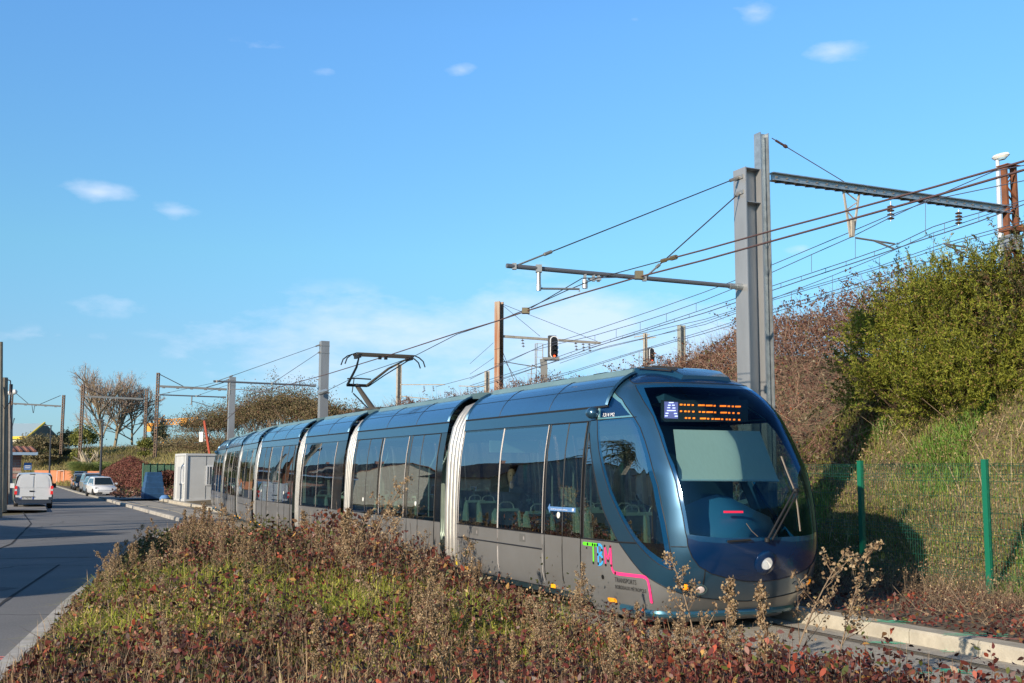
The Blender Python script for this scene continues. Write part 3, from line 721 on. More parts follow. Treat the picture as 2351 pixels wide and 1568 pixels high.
j5 = Vector((-18.72, 0, 0))+Matrix.Rotation(R(-1.2), 3, 'Z')@Vector((-5.1, 0, 0)); bellows(j5, R(-3), .42, .68)
j = j5+Matrix.Rotation(R(-3), 3, 'Z')@Vector((-.68, 0, 0))
s5 = make_section(4.1, [(-.8, -2.3), (-2.3, -3.8)], [], j, R(-5), seats=[(-1.9, -.78, 1)])
j = j+Matrix.Rotation(R(-5), 3, 'Z')@Vector((-4.1, 0, 0)); bellows(j, R(-5.5), .42, .68); j = j+Matrix.Rotation(R(-5.5), 3, 'Z')@Vector((-.68, 0, 0))
s6 = make_section(5.6, [(-1.95, -3.4)], [(-.3, -1.05, -1.8), (-3.55, -4.3, -5.05)], j, R(-5.8))
j = j+Matrix.Rotation(R(-5.8), 3, 'Z')@Vector((-5.6, 0, 0)); bellows(j, R(-6), .42, .68); j = j+Matrix.Rotation(R(-6), 3, 'Z')@Vector((-.68, 0, 0))
# rear section: the front one turned round
rz7 = R(180-6.2); off7 = Matrix.Rotation(rz7, 3, 'Z')@Vector((-7.0, 0, 0))
s7 = copy_tree(s1, tram); s7.location = j-off7; s7.rotation_euler = (0, 0, rz7)
c7 = cab.copy(); COL.objects.link(c7); c7.parent = tram; c7.location = j-off7; c7.rotation_euler = (0, 0, rz7)
for ch in list(cab.children):
    if ch.name.split('.')[0] in ('destination_display', 'sun_blind', 'red_light_bar', 'line_logo', 'lettering', 'fleet_number'): continue
    q = ch.copy(); COL.objects.link(q); q.parent = c7
# door sticker on the first door, hatches
m = MB(); dd = lambda x, y: Vl(*D_(x, y, 1900, 1500, 2.6125), VC-1.2)
def onside(p, off): return (p[0], -(py_(p[2])+off), p[2])
q = [onside(dd(*p), .012) for p in [(520, 1160), (540, 1118), (543, 1148), (797, 1162), (797, 1208), (543, 1190), (540, 1212)]]
m.add(q, [tuple(range(7))], 0); vs, fs = text_geo('MONTEZ PAR LES PORTES CENTRALES')
m.add([onside(dd(552+165*u, 1180+12*u-14*v), .016) for u, v, _ in vs], fs, 1)
m.add([onside(dd(765+16*u, 1196-26*v), .016) for u, v in [(0, 0), (1, 0), (1, 1), (0, 1)]], [(0, 1, 2, 3)], 1)
m.build('door_sticker', [mat('sticker_blue', (.10, .22, .45), .5), mat('letter_white', (.85, .85, .85), .5)], s1, fix=False)
for x in (-6.15, -4.35):
    m = MB(); m.box((x, -1.203, .97), (.2, .006, .12), 0); m.box((x+.06, -1.208, .965), (.035, .012, .05), 1); m.build('hatch', [mat('hatch_grey', (.16, .16, .155), .4, .3), alu], s1)
m = MB(); m.box((-6.05, -.55, 2.38), (.04, .9, .2)); m.build('inside_display', mat('inside_panel', (.45, .6, .55), .5), s1)
m = MB(); m.box((-2.95, .7, 2.2), (.5, .03, .12)); m.build('inside_panel', mat('inside_panel', (.45, .6, .55), .5), s1)

# ---- pantograph
cp_ = lambda x, y, v=VC: Vl(*D_(x, y, 1150, 1250, 4.2745), v)
knee = cp_(930, 965); base = cp_(1200, 1305); hd = cp_(1365, 478)
pm = mat('pantograph_brown', (.10, .085, .065), .5, .4); pk = mat('pantograph_black', (.02, .02, .02), .5, .3)
m = MB()
kx, kz = knee[0], knee[2]; hx, hz = hd[0], hd[2]; bx, bz = base[0], 3.47
m.tube([(bx, 0, bz), (kx-.02, 0, kz)], [.075, .055], 10, 0)
m.tube([(bx+.1, -.12, bz-.02), (kx+.02, -.1, kz-.22)], .018, 6, 1)
m.tube([(kx, -.28, kz), (kx, .28, kz)], .04, 8, 1)
for sg in (-1, 1):
    m.tube([(kx, sg*.26, kz), (kx+(hx-kx)*.6, sg*.42, kz+(hz-kz)*.6), (hx, sg*.62, hz-.05)], [.035, .03, .018], 8, 1 if sg < 0 else 0)
m.tube([(kx+.02, .3, kz-.02), (hx*.4+kx*.6, .45, kz+(hz-kz)*.36), (hx, .66, hz-.08)], .014, 6, 1)
m.tube([(kx, -.27, kz+.28*(hz-kz)), (kx+.1, -.05, kz+.3*(hz-kz)), (kx+.25, .3, kz+.26*(hz-kz))], .02, 6, 1)
m.tube([(kx+.03, -.14, kz-.2), (kx+.05, -.1, kz+.28*(hz-kz))], .014, 6, 1)
pan = m.build('pantograph', [pm, pk], tram, smooth=True)
m = MB()
for dx in (-.17, .17):
    m.tube([(hx+dx, -1.02, hz-.26), (hx+dx, -.97, hz-.12), (hx+dx, -.86, hz-.03), (hx+dx, -.74, hz+.015), (hx+dx, .74, hz+.015), (hx+dx, .86, hz-.03), (hx+dx, .97, hz-.12), (hx+dx, 1.02, hz-.26)], .016, 6, 0)
    m.bar((hx+dx, -.72, hz), (hx+dx, .72, hz), .05, .06, 1)
for y in (-.66, .66): m.box((hx, y, hz-.05), (.42, .06, .09), 0)
for y in (-.15, .0): m.box((hx+.17, y, hz-.07), (.06, .07, .09), 0)
m.build('collector_head', [pk, pm], pan, smooth=True)
m = MB(); m.bar((bx-.15, 0, 3.46), (bx+1.1, 0, 3.44), .5, .09, 0)
for dx in (-.05, .9):
    for y in (-.35, .35): m.lathe([(.03, 3.3), (.06, 3.32), (.035, 3.35), (.06, 3.38), (.035, 3.41), (.05, 3.44)], 10, (bx+dx, y, 0), 0)
m.bar((bx-.12, -.45, 3.46), (bx-.12, .45, 3.46), .08, .07, 0); m.build('pantograph_base', pm, pan, smooth=True)
# passenger seen through the second window
# ================================================================== GROUND, ROAD, TRACK
def U(px, py, u):
    d = ray(px, py); return CP+d*((-u-CP@FD)/(d@FD))
def W2(p): return (float(p[0]), float(p[1]), float(p[2]))
asph = mat('road_asphalt', (.20, .195, .19), .88, col2=(.145, .147, .15), vscale=.30, bump=.35, bscale=55, detail=14)
_t = asph.node_tree; _n = _t.nodes; _b = _n['Principled BSDF']; _src = _b.inputs['Base Color'].links[0].from_socket
_tc = _n.new('ShaderNodeTexCoord'); _nw = _n.new('ShaderNodeTexNoise'); _t.links.new(_tc.outputs['Object'], _nw.inputs[0]); _nw.inputs['Scale'].default_value = .8
_vm = _n.new('ShaderNodeVectorMath'); _vm.operation = 'MULTIPLY_ADD'; _t.links.new(_nw.outputs['Color'], _vm.inputs[0]); _vm.inputs[1].default_value = (.9, .9, 0); _t.links.new(_tc.outputs['Object'], _vm.inputs[2])
_vo = _n.new('ShaderNodeTexVoronoi'); _vo.feature = 'DISTANCE_TO_EDGE'; _vo.inputs['Scale'].default_value = .16; _t.links.new(_vm.outputs[0], _vo.inputs[0])
_lt = nmath('LESS_THAN', _vo.outputs['Distance'], .0035, NN=_n, LL=_t.links); _sp = _n.new('ShaderNodeTexNoise'); _t.links.new(_tc.outputs['Object'], _sp.inputs[0]); _sp.inputs['Scale'].default_value = 38; _sp.inputs['Detail'].default_value = 3
_sf = nmath('MULTIPLY_ADD', _sp.outputs[0], .9, .55, NN=_n, LL=_t.links); _sg = nmath('MULTIPLY', _sf, nmath('MULTIPLY_ADD', _lt, -.55, 1.0, NN=_n, LL=_t.links), NN=_n, LL=_t.links)
_sc = _n.new('ShaderNodeVectorMath'); _sc.operation = 'SCALE'; _t.links.new(_src, _sc.inputs[0]); _t.links.new(_sg, _sc.inputs['Scale']); _t.links.new(_sc.outputs[0], _b.inputs['Base Color'])
asph2 = mat('track_asphalt', (.42, .385, .32), .92, col2=(.29, .265, .225), vscale=9, bump=.5, bscale=60, detail=14)
soil = mat('soil', (.10, .072, .045), .95, col2=(.17, .13, .09), vscale=2.5, bump=.6, bscale=18)
scrub = mat('scrub_soil', (.16, .14, .07), .95, col2=(.10, .085, .05), vscale=1.2, bump=.8, bscale=9, detail=9)
kerbm = mat('kerb_stone', (.45, .41, .33), .88, col2=(.33, .30, .24), vscale=3.5, bump=.3, bscale=50)
kerbm2 = mat('kerb_stone_grey', (.50, .47, .42), .85, var=.2, vscale=4, bump=.3, bscale=50)
pave = mat('footpath_asphalt', (.23, .225, .215), .9, var=.2, vscale=.8, bump=.2, bscale=60)
def flat(name, poly, z, m, kind='structure', sub=0):
    mb = MB(); mb.add([(p[0], p[1], z) for p in poly], [tuple(range(len(poly)))])
    o = mb.build(name, m, fix=False); 
    if o.data.polygons[0].normal.z < 0: o.data.flip_normals()
    return tag(o, kind=kind)
g = flat('ground', [(-900, -300), (900, -300), (900, 1500), (-900, 1500)], -.05, scrub)
MEDL = [(-2.2, 1.5), (-3.4, 5.3), (-4.84, 10.5), (-6.5, 16.5), (-8.3, 23.5), (-9.5, 28.5), (-10.6, 34), (-11.6, 39.5), (-12.3, 42.5)]
VN = 6.85          # edge of the paved track bed
MED = [(2.0, -2.0), (0.5, -1.0)]+MEDL+[tuple(UV(u, VN)[:2]) for u in (43, 30, 20, 10, 4, 0, -4)]
RK = [G(445, 1199)[:2], G(430, 1190)[:2], G(405, 1180)[:2], G(370, 1172.5)[:2], G(330, 1165.5)[:2], G(270, 1155)[:2], G(225, 1144)[:2], G(180, 1133.5)[:2], G(150, 1124)[:2], G(128, 1117)[:2]]
road = [(-40, -20), (-1, -20), (-1.5, -2)]+[p for p in MEDL]+[tuple(p) for p in RK]+[(-68, 150), (-75, 150), (-60, 128), (-24.5, 59), (-21.5, 52), (-22, 40), (-30, 30), (-40, 20)]
flat('road', road, 0.0, asph)
LP = [(-24.5, 59), (-60, 128), (-75, 150), (-90, 150), (-60, 100), (-34, 52), (-21.5, 52)]
flat('pavement', LP, .10, pave)
patchm = mat('asphalt_patch', (.115, .115, .12), .9, var=.2, vscale=2, bump=.3, bscale=50); tarm = mat('tar_seam', (.06, .06, .062), .95, spec=.1)
for i, P_ in enumerate(([(-10.2, 16.5), (-8.9, 16.1), (-8.2, 18.9), (-9.5, 19.4)], [(-14.5, 33), (-12.9, 32.5), (-12.0, 35.6), (-13.7, 36.2)], [(-22, 50), (-20.4, 49.4), (-18.9, 53), (-20.6, 53.7)])): flat('road_patch', P_, .004, patchm)
mbt = MB()
for P_ in ([(-9.0, 12), (-9.8, 17), (-11.2, 22.5), (-13.3, 30), (-17.5, 41), (-24, 55)], [(-5.6, 10.5), (-7.6, 17), (-9.4, 23.5)], [(-12.5, 24.5), (-10.2, 25.4), (-8.9, 25.6)]):
    for a_, b_ in zip(P_[:-1], P_[1:]):
        for k_ in range(6):
            p0 = np.array(a_)+(np.array(b_)-np.array(a_))*k_/6; p1 = np.array(a_)+(np.array(b_)-np.array(a_))*(k_+1)/6; w0_ = .018+.02*random.random(); t_ = (p1-p0)/np.linalg.norm(p1-p0); n_ = np.array([-t_[1], t_[0]]); mbt.add([(*(p0-n_*w0_), .006), (*(p0+n_*w0_), .006), (*(p1+n_*w0_), .006), (*(p1-n_*w0_), .006)], [(0, 1, 2, 3)])
tag(mbt.build('road_seam', tarm, fix=False), kind='structure')
flat('track_bed', [tuple(UV(u, v)[:2]) for u, v in [(-14, VN), (75, VN), (75, 9.72), (-14, 9.72)]], .004, asph2)
# rails in their grooves
railm = mat('rail_steel', (.13, .10, .08), .35, .8, var=.3, vscale=8)
for i, (v, nm) in enumerate(((VC-.75, 'near grooved tram rail running beside the planted strip'), (VC+.75, 'far grooved tram rail running beside the pale kerb'))):
    mb = MB()
    for a, b, wv, z in ((v-.03, v+.03, 0, .009), ): 
        mb.add([UV(-14, a, z), UV(-14, b, z), UV(75, b, z), UV(75, a, z)], [(0, 1, 2, 3)], 0)
    mb.add([UV(-14, v+.034, .007), UV(-14, v+.075, .007), UV(75, v+.075, .007), UV(75, v+.034, .007)], [(0, 1, 2, 3)], 1)
    mb.add([UV(-14, v-.10, .006), UV(-14, v-.034, .006), UV(75, v-.034, .006), UV(75, v-.10, .006)], [(0, 1, 2, 3)], 2)
    tag(mb.build('tram_rail', [railm, mat('groove_dark', (.015, .013, .01), .8), mat('rail_joint', (.16, .14, .11), .8, var=.3, vscale=9)], fix=False), nm, 'rail', 'tram rails')
def kerb(name, P, w, h, m, chamfer=.03, L=1.0):
    """kerb stones laid along a line, pavement on the left of the walking direction"""
    mb = MB(); P = [np.array(p, float) for p in P]
    d = np.cumsum([0]+[np.linalg.norm(b-a) for a, b in zip(P[:-1], P[1:])]); k = max(2, int(d[-1]/L)); 
    at = lambda s: np.array([np.interp(s, d, [p[0] for p in P]), np.interp(s, d, [p[1] for p in P])])
    for i in range(k):
        a, b = at(d[-1]*i/k+.006), at(d[-1]*(i+1)/k-.006); t = (b-a)/np.linalg.norm(b-a); n = np.array([-t[1], t[0]])
        pr = [(0, -.1), (0, h-chamfer), (chamfer*.7, h), (w, h), (w, -.1)]
        vs = [(*(q+n*x), z) for q in (a, b) for x, z in pr]
        mb.add(vs, [(j, j+1, 6+j, 5+j) for j in range(4)]+[(0, 1, 2, 3, 4), (5, 6, 7, 8, 9)])
    return tag(mb.build(name, m), kind='structure')
kerb('kerb', [UV(u, 9.72)[:2] for u in (74, 18, 8, 0, -12)], .30, .17, kerbm, .03, 1.0)
kerb('kerb', MEDL[::-1], .19, .09, kerbm2, .01)
kerb('kerb', [tuple(p) for p in RK], -.2, .12, mat('kerb_worn', (.34, .32, .28), .9, col2=(.24, .23, .20), vscale=3, bump=.4, bscale=30), .02, 1.0)
mb = MB()
# footpath by the cabin, and the verge beyond
FP = [tuple(p) for p in RK[:8]]+[tuple(G(205, 1129)[:2]), tuple(G(300, 1142)[:2]), tuple(G(480, 1146)[:2]), tuple(UV(75, VN)[:2]), tuple(UV(43.5, VN-.05)[:2])]
flat('footpath', FP, .09, pave)
kerb('kerb', [UV(u, VN-.26)[:2] for u in (75, 60, 44)], .2, .14, mat('kerb_pale', (.38, .36, .32), .88, var=.25, vscale=3))
# sprayed survey marks: flat paint on kerb and asphalt
spray_g = mat('spray_green', (.05, .75, .42), .8); spray_p = mat('spray_pink', (.9, .25, .22), .8)
def spray(px, py, L, w, ang, m, z, n, lab):
    mb = MB(); p0 = G(px, py, z)
    for i in range(n):
        a = R(ang+random.uniform(-12, 12)); c = p0+np.array([random.uniform(-.28, .28), random.uniform(-.1, .1), 0]); d = np.array([c_(a), s_(a), 0]); e = np.array([-s_(a), c_(a), 0]); l = L*random.uniform(.4, 1)
        mb.add([c-d*l/2-e*w, c+d*l/2-e*w*.6, c+d*l/2+e*w*.6, c-d*l/2+e*w], [(0, 1, 2, 3)])
    tag(mb.build('spray_mark', m, fix=False), lab, 'paint mark', 'sprayed survey marks')
spray(2035, 1426, .5, .012, 160, spray_g, .176, 7, 'green spray paint marks on top of the pale kerb near the tram')
spray(2225, 1456, .5, .012, 160, spray_g, .176, 6, 'green spray paint marks on top of the pale kerb, middle of its length')
spray(2330, 1466, .4, .012, 160, spray_p, .176, 5, 'pink spray paint marks on the pale kerb at the right edge')
spray(2065, 1473, .45, .012, 165, spray_g, .014, 7, 'green spray paint marks on the track asphalt just below the kerb')
spray(2220, 1492, .6, .010, 200, spray_g, .014, 5, 'long thin green spray strokes on the track asphalt before the far rail')
spray(2150, 1540, .35, .014, 150, spray_g, .014, 9, 'green spray paint marks on the asphalt between the two rails')
spray(1935, 1495, .3, .010, 175, spray_g, .014, 3, 'small green spray stroke on the track asphalt near the tram nose')
spray(250, 1426, .3, .03, 5, mat('spray_lime', (.35, .8, .2), .8), .072, 4, 'pale green spray paint mark on the grey kerb of the planted strip')
spray(55, 1510, .9, .02, 5, spray_p, .012, 6, 'faint orange spray paint dashes on the road beside the grey kerb')
spray(30, 1560, .35, .03, 5, spray_p, .072, 6, 'pink spray paint mark on the grey kerb at the lower left corner')
# verge behind the kerb up to the fence, rising gently
CREST = [(34.0, -24.0), tuple(UV(0, 20)[:2]), tuple(UV(30, 20)[:2]), tuple(UV(55, 20.5)[:2]), tuple(UV(80, 22)[:2]), (-27, 118), (-50, 158), (-95, 190), (-230, 225)]
FOOTW = [(-30, 7.2), (0, 7.2), (30, 7.4), (60, 8.5), (90, 10), (130, 12), (180, 15), (300, 15), (500, 15)]
HC = [(-30, 5.6), (0, 5.3), (25, 4.9), (60, 4.6), (100, 4.7), (160, 4.9), (500, 5.2)]
cs = np.array(CREST); cd = np.concatenate([[0], np.cumsum(np.linalg.norm(np.diff(cs, axis=0), axis=1))])-np.linalg.norm(cs[1]-cs[0])
def hill(x, y):
    """height of the embankment; also distance along the crest and signed offset to its near side"""
    x = np.asarray(x, float); y = np.asarray(y, float); best = np.full(x.shape, 1e9); S = np.zeros(x.shape); D = np.zeros(x.shape)
    for i in range(len(cs)-1):
        a, b = cs[i], cs[i+1]; d = b-a; L = np.linalg.norm(d); d = d/L
        t = np.clip((x-a[0])*d[0]+(y-a[1])*d[1], 0, L); qx = a[0]+d[0]*t; qy = a[1]+d[1]*t; r = np.hypot(x-qx, y-qy)
        side = np.sign(d[0]*(y-a[1])-d[1]*(x-a[0])); m = r < best
        best = np.where(m, r, best); S = np.where(m, cd[i]+t, S); D = np.where(m, r*side, D)
    wd = np.interp(S, [p[0] for p in FOOTW], [p[1] for p in FOOTW]); H = np.interp(S, [p[0] for p in HC], [p[1] for p in HC])
    t = np.clip(1-D/wd, 0, 1); t2 = t*t*(3-2*t)*.55+t*.45
    z = .25*np.clip((12.5-D)/5, 0, 1)*(S < 95)+(H-.25)*t2+(vnoise(x, y, 3.5, 3)-.5)*.7*t2+(vnoise(x, y, 1.3, 4)-.5)*.25*t2
    return z, S, D
mb = MB(); nx_, ny_ = 0, 0
ss = np.concatenate([np.arange(-28, 100, .9), np.arange(100, 330, 3)]); os_ = np.concatenate([[16.5, 15, 14, 13, 12.2, 11.4, 10.7], np.arange(10.2, -3, -.55), np.arange(-3, -12, -1.5), [-25, -60, -120]])
def crest_pt(s):
    i = int(np.clip(np.searchsorted(cd, s)-1, 0, len(cs)-2)); a, b = cs[i], cs[i+1]; t = (s-cd[i])/(cd[i+1]-cd[i]); return a+(b-a)*t
def crest_n(s):
    a, b = crest_pt(s-6), crest_pt(s+6); d = (b-a)/np.linalg.norm(b-a); return np.array([-d[1], d[0]])
grid = np.array([[crest_pt(s)+crest_n(s)*o for o in os_] for s in ss]); GX, GY = grid[..., 0], grid[..., 1]; GZ, _, GD = hill(GX, GY)
GZ = np.where(os_[None, :] > 13.9, -.03, np.where(os_[None, :] > 10, np.maximum(GZ, 0.02), GZ))
v_ = GX*NV[0]+GY*NV[1]; GZ = np.where((v_ < 10.0) & (ss[:, None] < 95), np.minimum(GZ, -.02), np.where((v_ < 12.9) & (ss[:, None] < 60), .155, GZ))
# keep the road and footpath clear
vs = np.stack([GX, GY, GZ], -1).reshape(-1, 3); m_ = len(os_)
mb.add(vs, [(i*m_+k, i*m_+k+1, (i+1)*m_+k+1, (i+1)*m_+k) for i in range(len(ss)-1) for k in range(m_-1)])
o = mb.build('embankment', mat('embankment_soil', (.15, .12, .06), .95, col2=(.085, .065, .04), vscale=1.3, bump=.8, bscale=7, detail=10), smooth=True, fix=False)
if sum(p.normal.z for p in o.data.polygons) < 0: o.data.flip_normals()
tag(o, kind='structure')
mb = MB(); vv = [(9.98, .155), (10.6, .17), (11.4, .19), (12.2, .22), (13.2, .3)]
us = np.arange(-12, 60, 1.2); vs = [UV(u, v, z+(random.random()-.5)*.03*(v > 10)) for u in us for v, z in vv]
mb.add(vs, [(i*5+k, i*5+k+1, (i+1)*5+k+1, (i+1)*5+k) for i in range(len(us)-1) for k in range(4)])
o = mb.build('verge', soil, smooth=True, fix=False)
if sum(p.normal.z for p in o.data.polygons) < 0: o.data.flip_normals()
tag(o, kind='structure')
# planted strip between road and track, gently mounded
def medz(x, y):
    x = np.asarray(x, float); y = np.asarray(y, float); lx = np.interp(y, [p[1] for p in MEDL], [p[0] for p in MEDL]); vd = VN-(x*NV[0]+y*NV[1]); ld = x-lx
    e = np.minimum(np.clip(vd/1.6, 0, 1), np.clip(ld/1.6, 0, 1)); return (.02+(.12+.16*np.clip((y-12)/4, 0, 1)-.14*np.clip((y-19)/5, 0, 1))*e)*np.clip((44-y)/6, 0, 1)+.01+(vnoise(x, y, 1.7, 9)-.5)*.12*e
mb = MB(); ys = np.linspace(-1, 42.3, 90); k_ = 22; vs = []
for y in ys:
    lx = float(np.interp(y, [p[1] for p in MEDL], [p[0] for p in MEDL]))+.2; rx = (VN-y*NV[1])/NV[0]
    for j in range(k_+1): x = lx+(rx-lx)*j/k_; vs.append((x, y, float(medz(x, y))))
mb.add(vs, [(i*(k_+1)+j, i*(k_+1)+j+1, (i+1)*(k_+1)+j+1, (i+1)*(k_+1)+j) for i in range(len(ys)-1) for j in range(k_)])
tag(mb.build('planting_strip', soil, smooth=True, fix=False), kind='structure')

# ================================================================== MASTS AND WIRES
steel = mat('mast_grey_paint', (.33, .335, .34), .42, .45, var=.12, vscale=2, stretch=(1, 1, .3))
galv = mat('galvanised_steel', (.42, .45, .46), .42, .7, var=.2, vscale=6)
rust = mat('rusty_steel', (.26, .085, .03), .8, .2, col2=(.14, .06, .035), vscale=5, bump=.3, bscale=30)
conc = mat('pale_mast', (.40, .36, .30), .8, var=.2, vscale=5)
wirem = mat('wire_dark', (.05, .04, .045), .55, .4); wireb = mat('wire_brown', (.16, .09, .08), .5, .5)
insul = mat('insulator_brown', (.09, .05, .03), .25); fitg = mat('fitting_grey', (.33, .32, .30), .4, .6)
def hbeam(mb, p, z0, z1, fw, dp, tf, ang, mi=0):
    """H section post: flange width fw (local y), depth dp (local x)"""
    T = Matrix.Rotation(ang, 3, 'Z')
    for x, sx, sy in ((-dp/2+tf/2, tf, fw), (dp/2-tf/2, tf, fw), (0, dp-2*tf-.004, tf*.7)):
        c = T@Vector((x, 0, 0)); mb.box((p[0]+c.x, p[1]+c.y, (z0+z1)/2), (sx, sy, z1-z0), mi, T=T)
ANG = math.atan2(NV[1], NV[0])
def arm_set(root, tipP, endP, mastP, ztop, drop_px, v, reg=None):
    """tube cantilever, two stay rods and the steady arm that holds the wire"""
    mb = MB(); mb.tube([tipP, endP], .038, 10); d = Vector(endP)-Vector(tipP)
    mb.tube([Vector(endP)-d*.03, Vector(endP)], .06, 10, 1); mb.tube([Vector(endP)-d*.06, Vector(endP)-d*.028], .052, 10, 1)
    mb.build('cantilever_tube', [mat('arm_grey', (.16, .17, .19), .45, .4), galv], root, smooth=True)
    T = Vector(tipP); E = Vector(endP); nd = d.normalized(); m0 = Vector((mastP[0], mastP[1], 0))-Vector((NV[0], NV[1], 0))*.16
    for f, zt in ((.03, ztop-.14), (.56, ztop-.42)):
        p = T+d*f; q = Vector((m0.x, m0.y, zt)); dd = q-p
        mb = MB(); mb.tube([p+dd*.14, q-dd*.03], .011, 6, 0); mb.tube([p, p+dd*.14], .016, 6, 1); mb.tube([p+dd*.12, p+dd*.15], .028, 8, 1); mb.tube([q-dd*.05, q], .03, 8, 1); mb.box(p, (.07, .07, .1), 1)
        mb.build('stay_rod', [wirem, fitg], root, smooth=True)
m1 = UV(15.85, 11.98); A_end = tuple(V(1704, 659, 11.75)); 
def place_mast(px, v, name_label, ztop_px, kind, Y=None):
    return None
mast = empty('catenary_mast', (0, 0, 0)); tag(mast, 'tall grey H beam mast behind the tram nose carrying the tram wire', 'mast', 'masts of the tram overhead line')
P1 = V(1727, 900, 12.0); zt = float(V(1727, 386, 12.0)[2])
mb = MB(); hbeam(mb, P1, .1, zt, .36, .36, .022, ANG)
for z in (zt-.006, zt-.62): mb.box((P1[0], P1[1], z), (.30, .32, .012), 0, rz=ANG)
for dz in (.16, .44): mb.bar((P1[0]-NV[0]*.2, P1[1]-NV[1]*.2, zt-dz), (P1[0]-NV[0]*.16, P1[1]-NV[1]*.16, zt-dz), .24, .07, 1)
mb.build('mast_post', [steel, fitg], mast)
tp = V(1163, 610, VC-1.3+.0); tp = U(1163, 610, float(-(P1@FD))); en = U(1704, 659, float(-(P1@FD)))
arm_set(mast, tuple(tp), tuple(en), P1, zt, None, VC)
d0 = en-tp
mb = MB(); a = tp+d0*.125; mb.box(a, (.1, .1, .12), 1); mb.tube([a, a-np.array([0, 0, .28])], .034, 8, 1); mb.tube([a-np.array([0, 0, .26]), a-np.array([0, 0, .36])], .04, 8, 0)
b = a-np.array([0, 0, .32]); e = U(1330, 669, float(-(P1@FD))); mb.tube([b, b+(e-b)*.12, e+np.array([0, 0, .04]), e], .018, 8, 2)
for f in (.31, .345, .365): mb.box(tp+d0*f-np.array([0, 0, .06]), (.05, .05, .14), 1)
mb.box(tp+d0*.35-np.array([0, 0, .09]), (.22, .05, .04), 2); mb.tube([tp+d0*.31-np.array([0, 0, .12]), tp+d0*.31-np.array([0, 0, .26])], .045, 8, 2)
mb.build('steady_arm', [galv, fitg, steel], mast, smooth=True)
# two farther masts of the same line
def far_mast(px_c, py_top, v, tip, end, label, reg):
    r = empty('catenary_mast'); tag(r, label, 'mast', 'masts of the tram overhead line')
    P = V(px_c, 1040, v); zt = float(V(px_c, py_top, v)[2]); mb = MB(); mb.box((P[0], P[1], (zt+.1)/2), (.34, .34, zt-.1), 0, rz=ANG)
    for dz in (.2, .5, 2.1): mb.box((P[0], P[1], zt-dz), (.36, .36, .03), 1, rz=ANG)
    mb.build('mast_post', [steel, fitg], r); u = float(-(P@FD)); a = U(*tip, u); b = U(*end, u)
    arm_set(r, tuple(a), tuple(b), P, zt, None, v)
    d = b-a; mb = MB(); q = a+d*reg; mb.tube([q, q-np.array([0, 0, .5])], .04, 6, 0); e = q-np.array([0, 0, .3]); f = V(601.7, 899, VC) if reg < .3 and v < 13 and px_c > 600 else e+d*.3-np.array([0, 0, .3])
    mb.tube([e, e+(f-e)*.3+np.array([0, 0, .03]), f], .02, 6, 0); mb.build('steady_arm', fitg, r, smooth=True); return P
far_mast(739, 786, 12.1, (490, 875), (725, 885.5), 'second grey mast of the tram line, behind the middle of the tram', .16)
P3 = far_mast(528, 868, 12.2, (360, 906), (519, 912), 'third grey mast of the tram line, above the rear end of the tram', .5)
sleeve = V(712, 905, 12.0)
def wire(label, pts, v, r, m=None, drop=None, sag=False):
    """one overhead wire through sight points lying over the line v metres off the camera path"""
    P = [V(x, y, v) for x, y in pts]; mb = MB(); mb.tube([W2(p) for p in P], r, 5, 0)
    for (a, b) in (drop or []):
        mb.tube([W2(V(a[0], a[1], v)), W2(V(b[0], b[1], v))], r*.6, 4, 0)
    return tag(mb.build('overhead_wire', m or wirem, smooth=True), label, 'wire', 'overhead wires')
C5 = lambda x, y: D_(x, y, 2700, 450, 1.924); C3 = lambda x, y: D_(x, y, 1800, 1100, 2.612); C2 = lambda x, y: D_(x, y, 1900, 900, 2.239); C1 = lambda x, y: D_(x, y, 1250, 1200, 1.8808)
wire('thick lower tram contact wire running from the pantograph to the right edge', [(2560, 333), C5(2351, 385), C5(1700, 575), C5(1000, 770), C5(500, 908), C5(0, 1048), C2(1200, 365), C2(720, 505), C2(250, 655), C2(0, 740), (1050, 764), C1(460, 298), C1(0, 440), (601.7, 899), (546, 939), (515, 968)], VC, .013, wireb)
wire('upper tram feeder wire ending at the tensioner left of the grey mast', [(2560, 308), C5(2351, 320), C5(1700, 508), C5(1000, 700), C5(500, 832), C5(0, 972), C2(1540, 190), C2(1420, 222)], VC, .012, wireb)
wire('thin tram wire from the tensioner down to the second grey mast', [C2(1420, 222), C2(1000, 335), C2(860, 372), C2(600, 478), C2(250, 640), C2(0, 742), (1050, 767), C1(620, 315), C1(220, 450), C1(0, 560), (738, 905)], VC, .008)
wire('short crossing wire slung below the cantilever tube', [C2(1100, 362), C2(740, 370), C2(440, 545), C2(300, 625)], VC, .008)
mb = MB(); a, b = V(*C2(1545, 188), VC), V(*C2(1420, 224), VC); mb.tube([a, b], .02, 6); mb.tube([a, a+(b-a)*.35], .035, 6); mb.tube([a+(b-a)*.7, b], .03, 6); q = V(*C2(255, 650), VC); mb.box(q, (.14, .14, .1)); q2 = V(*C2(1225, 345), VC); mb.box(q2, (.12, .12, .12))
tag(mb.build('wire_tensioner', mat('tensioner_brass', (.25, .2, .12), .4, .6)), 'brass coloured clamp joining tram wires left of the grey mast', 'clamp')
mb = MB(); b = V(*D_(455, 1052, 1150, 1250, 4.2745), 11.6); a = V(*D_(330, 1090, 1150, 1250, 4.2745), 11.9); mb.tube([a, a+(b-a)*.7, b], [.1, .11, .04], 8)
tag(mb.build('anchor_sleeve', galv, smooth=True), 'grey anchor sleeve fixed to the second grey mast', 'fitting')

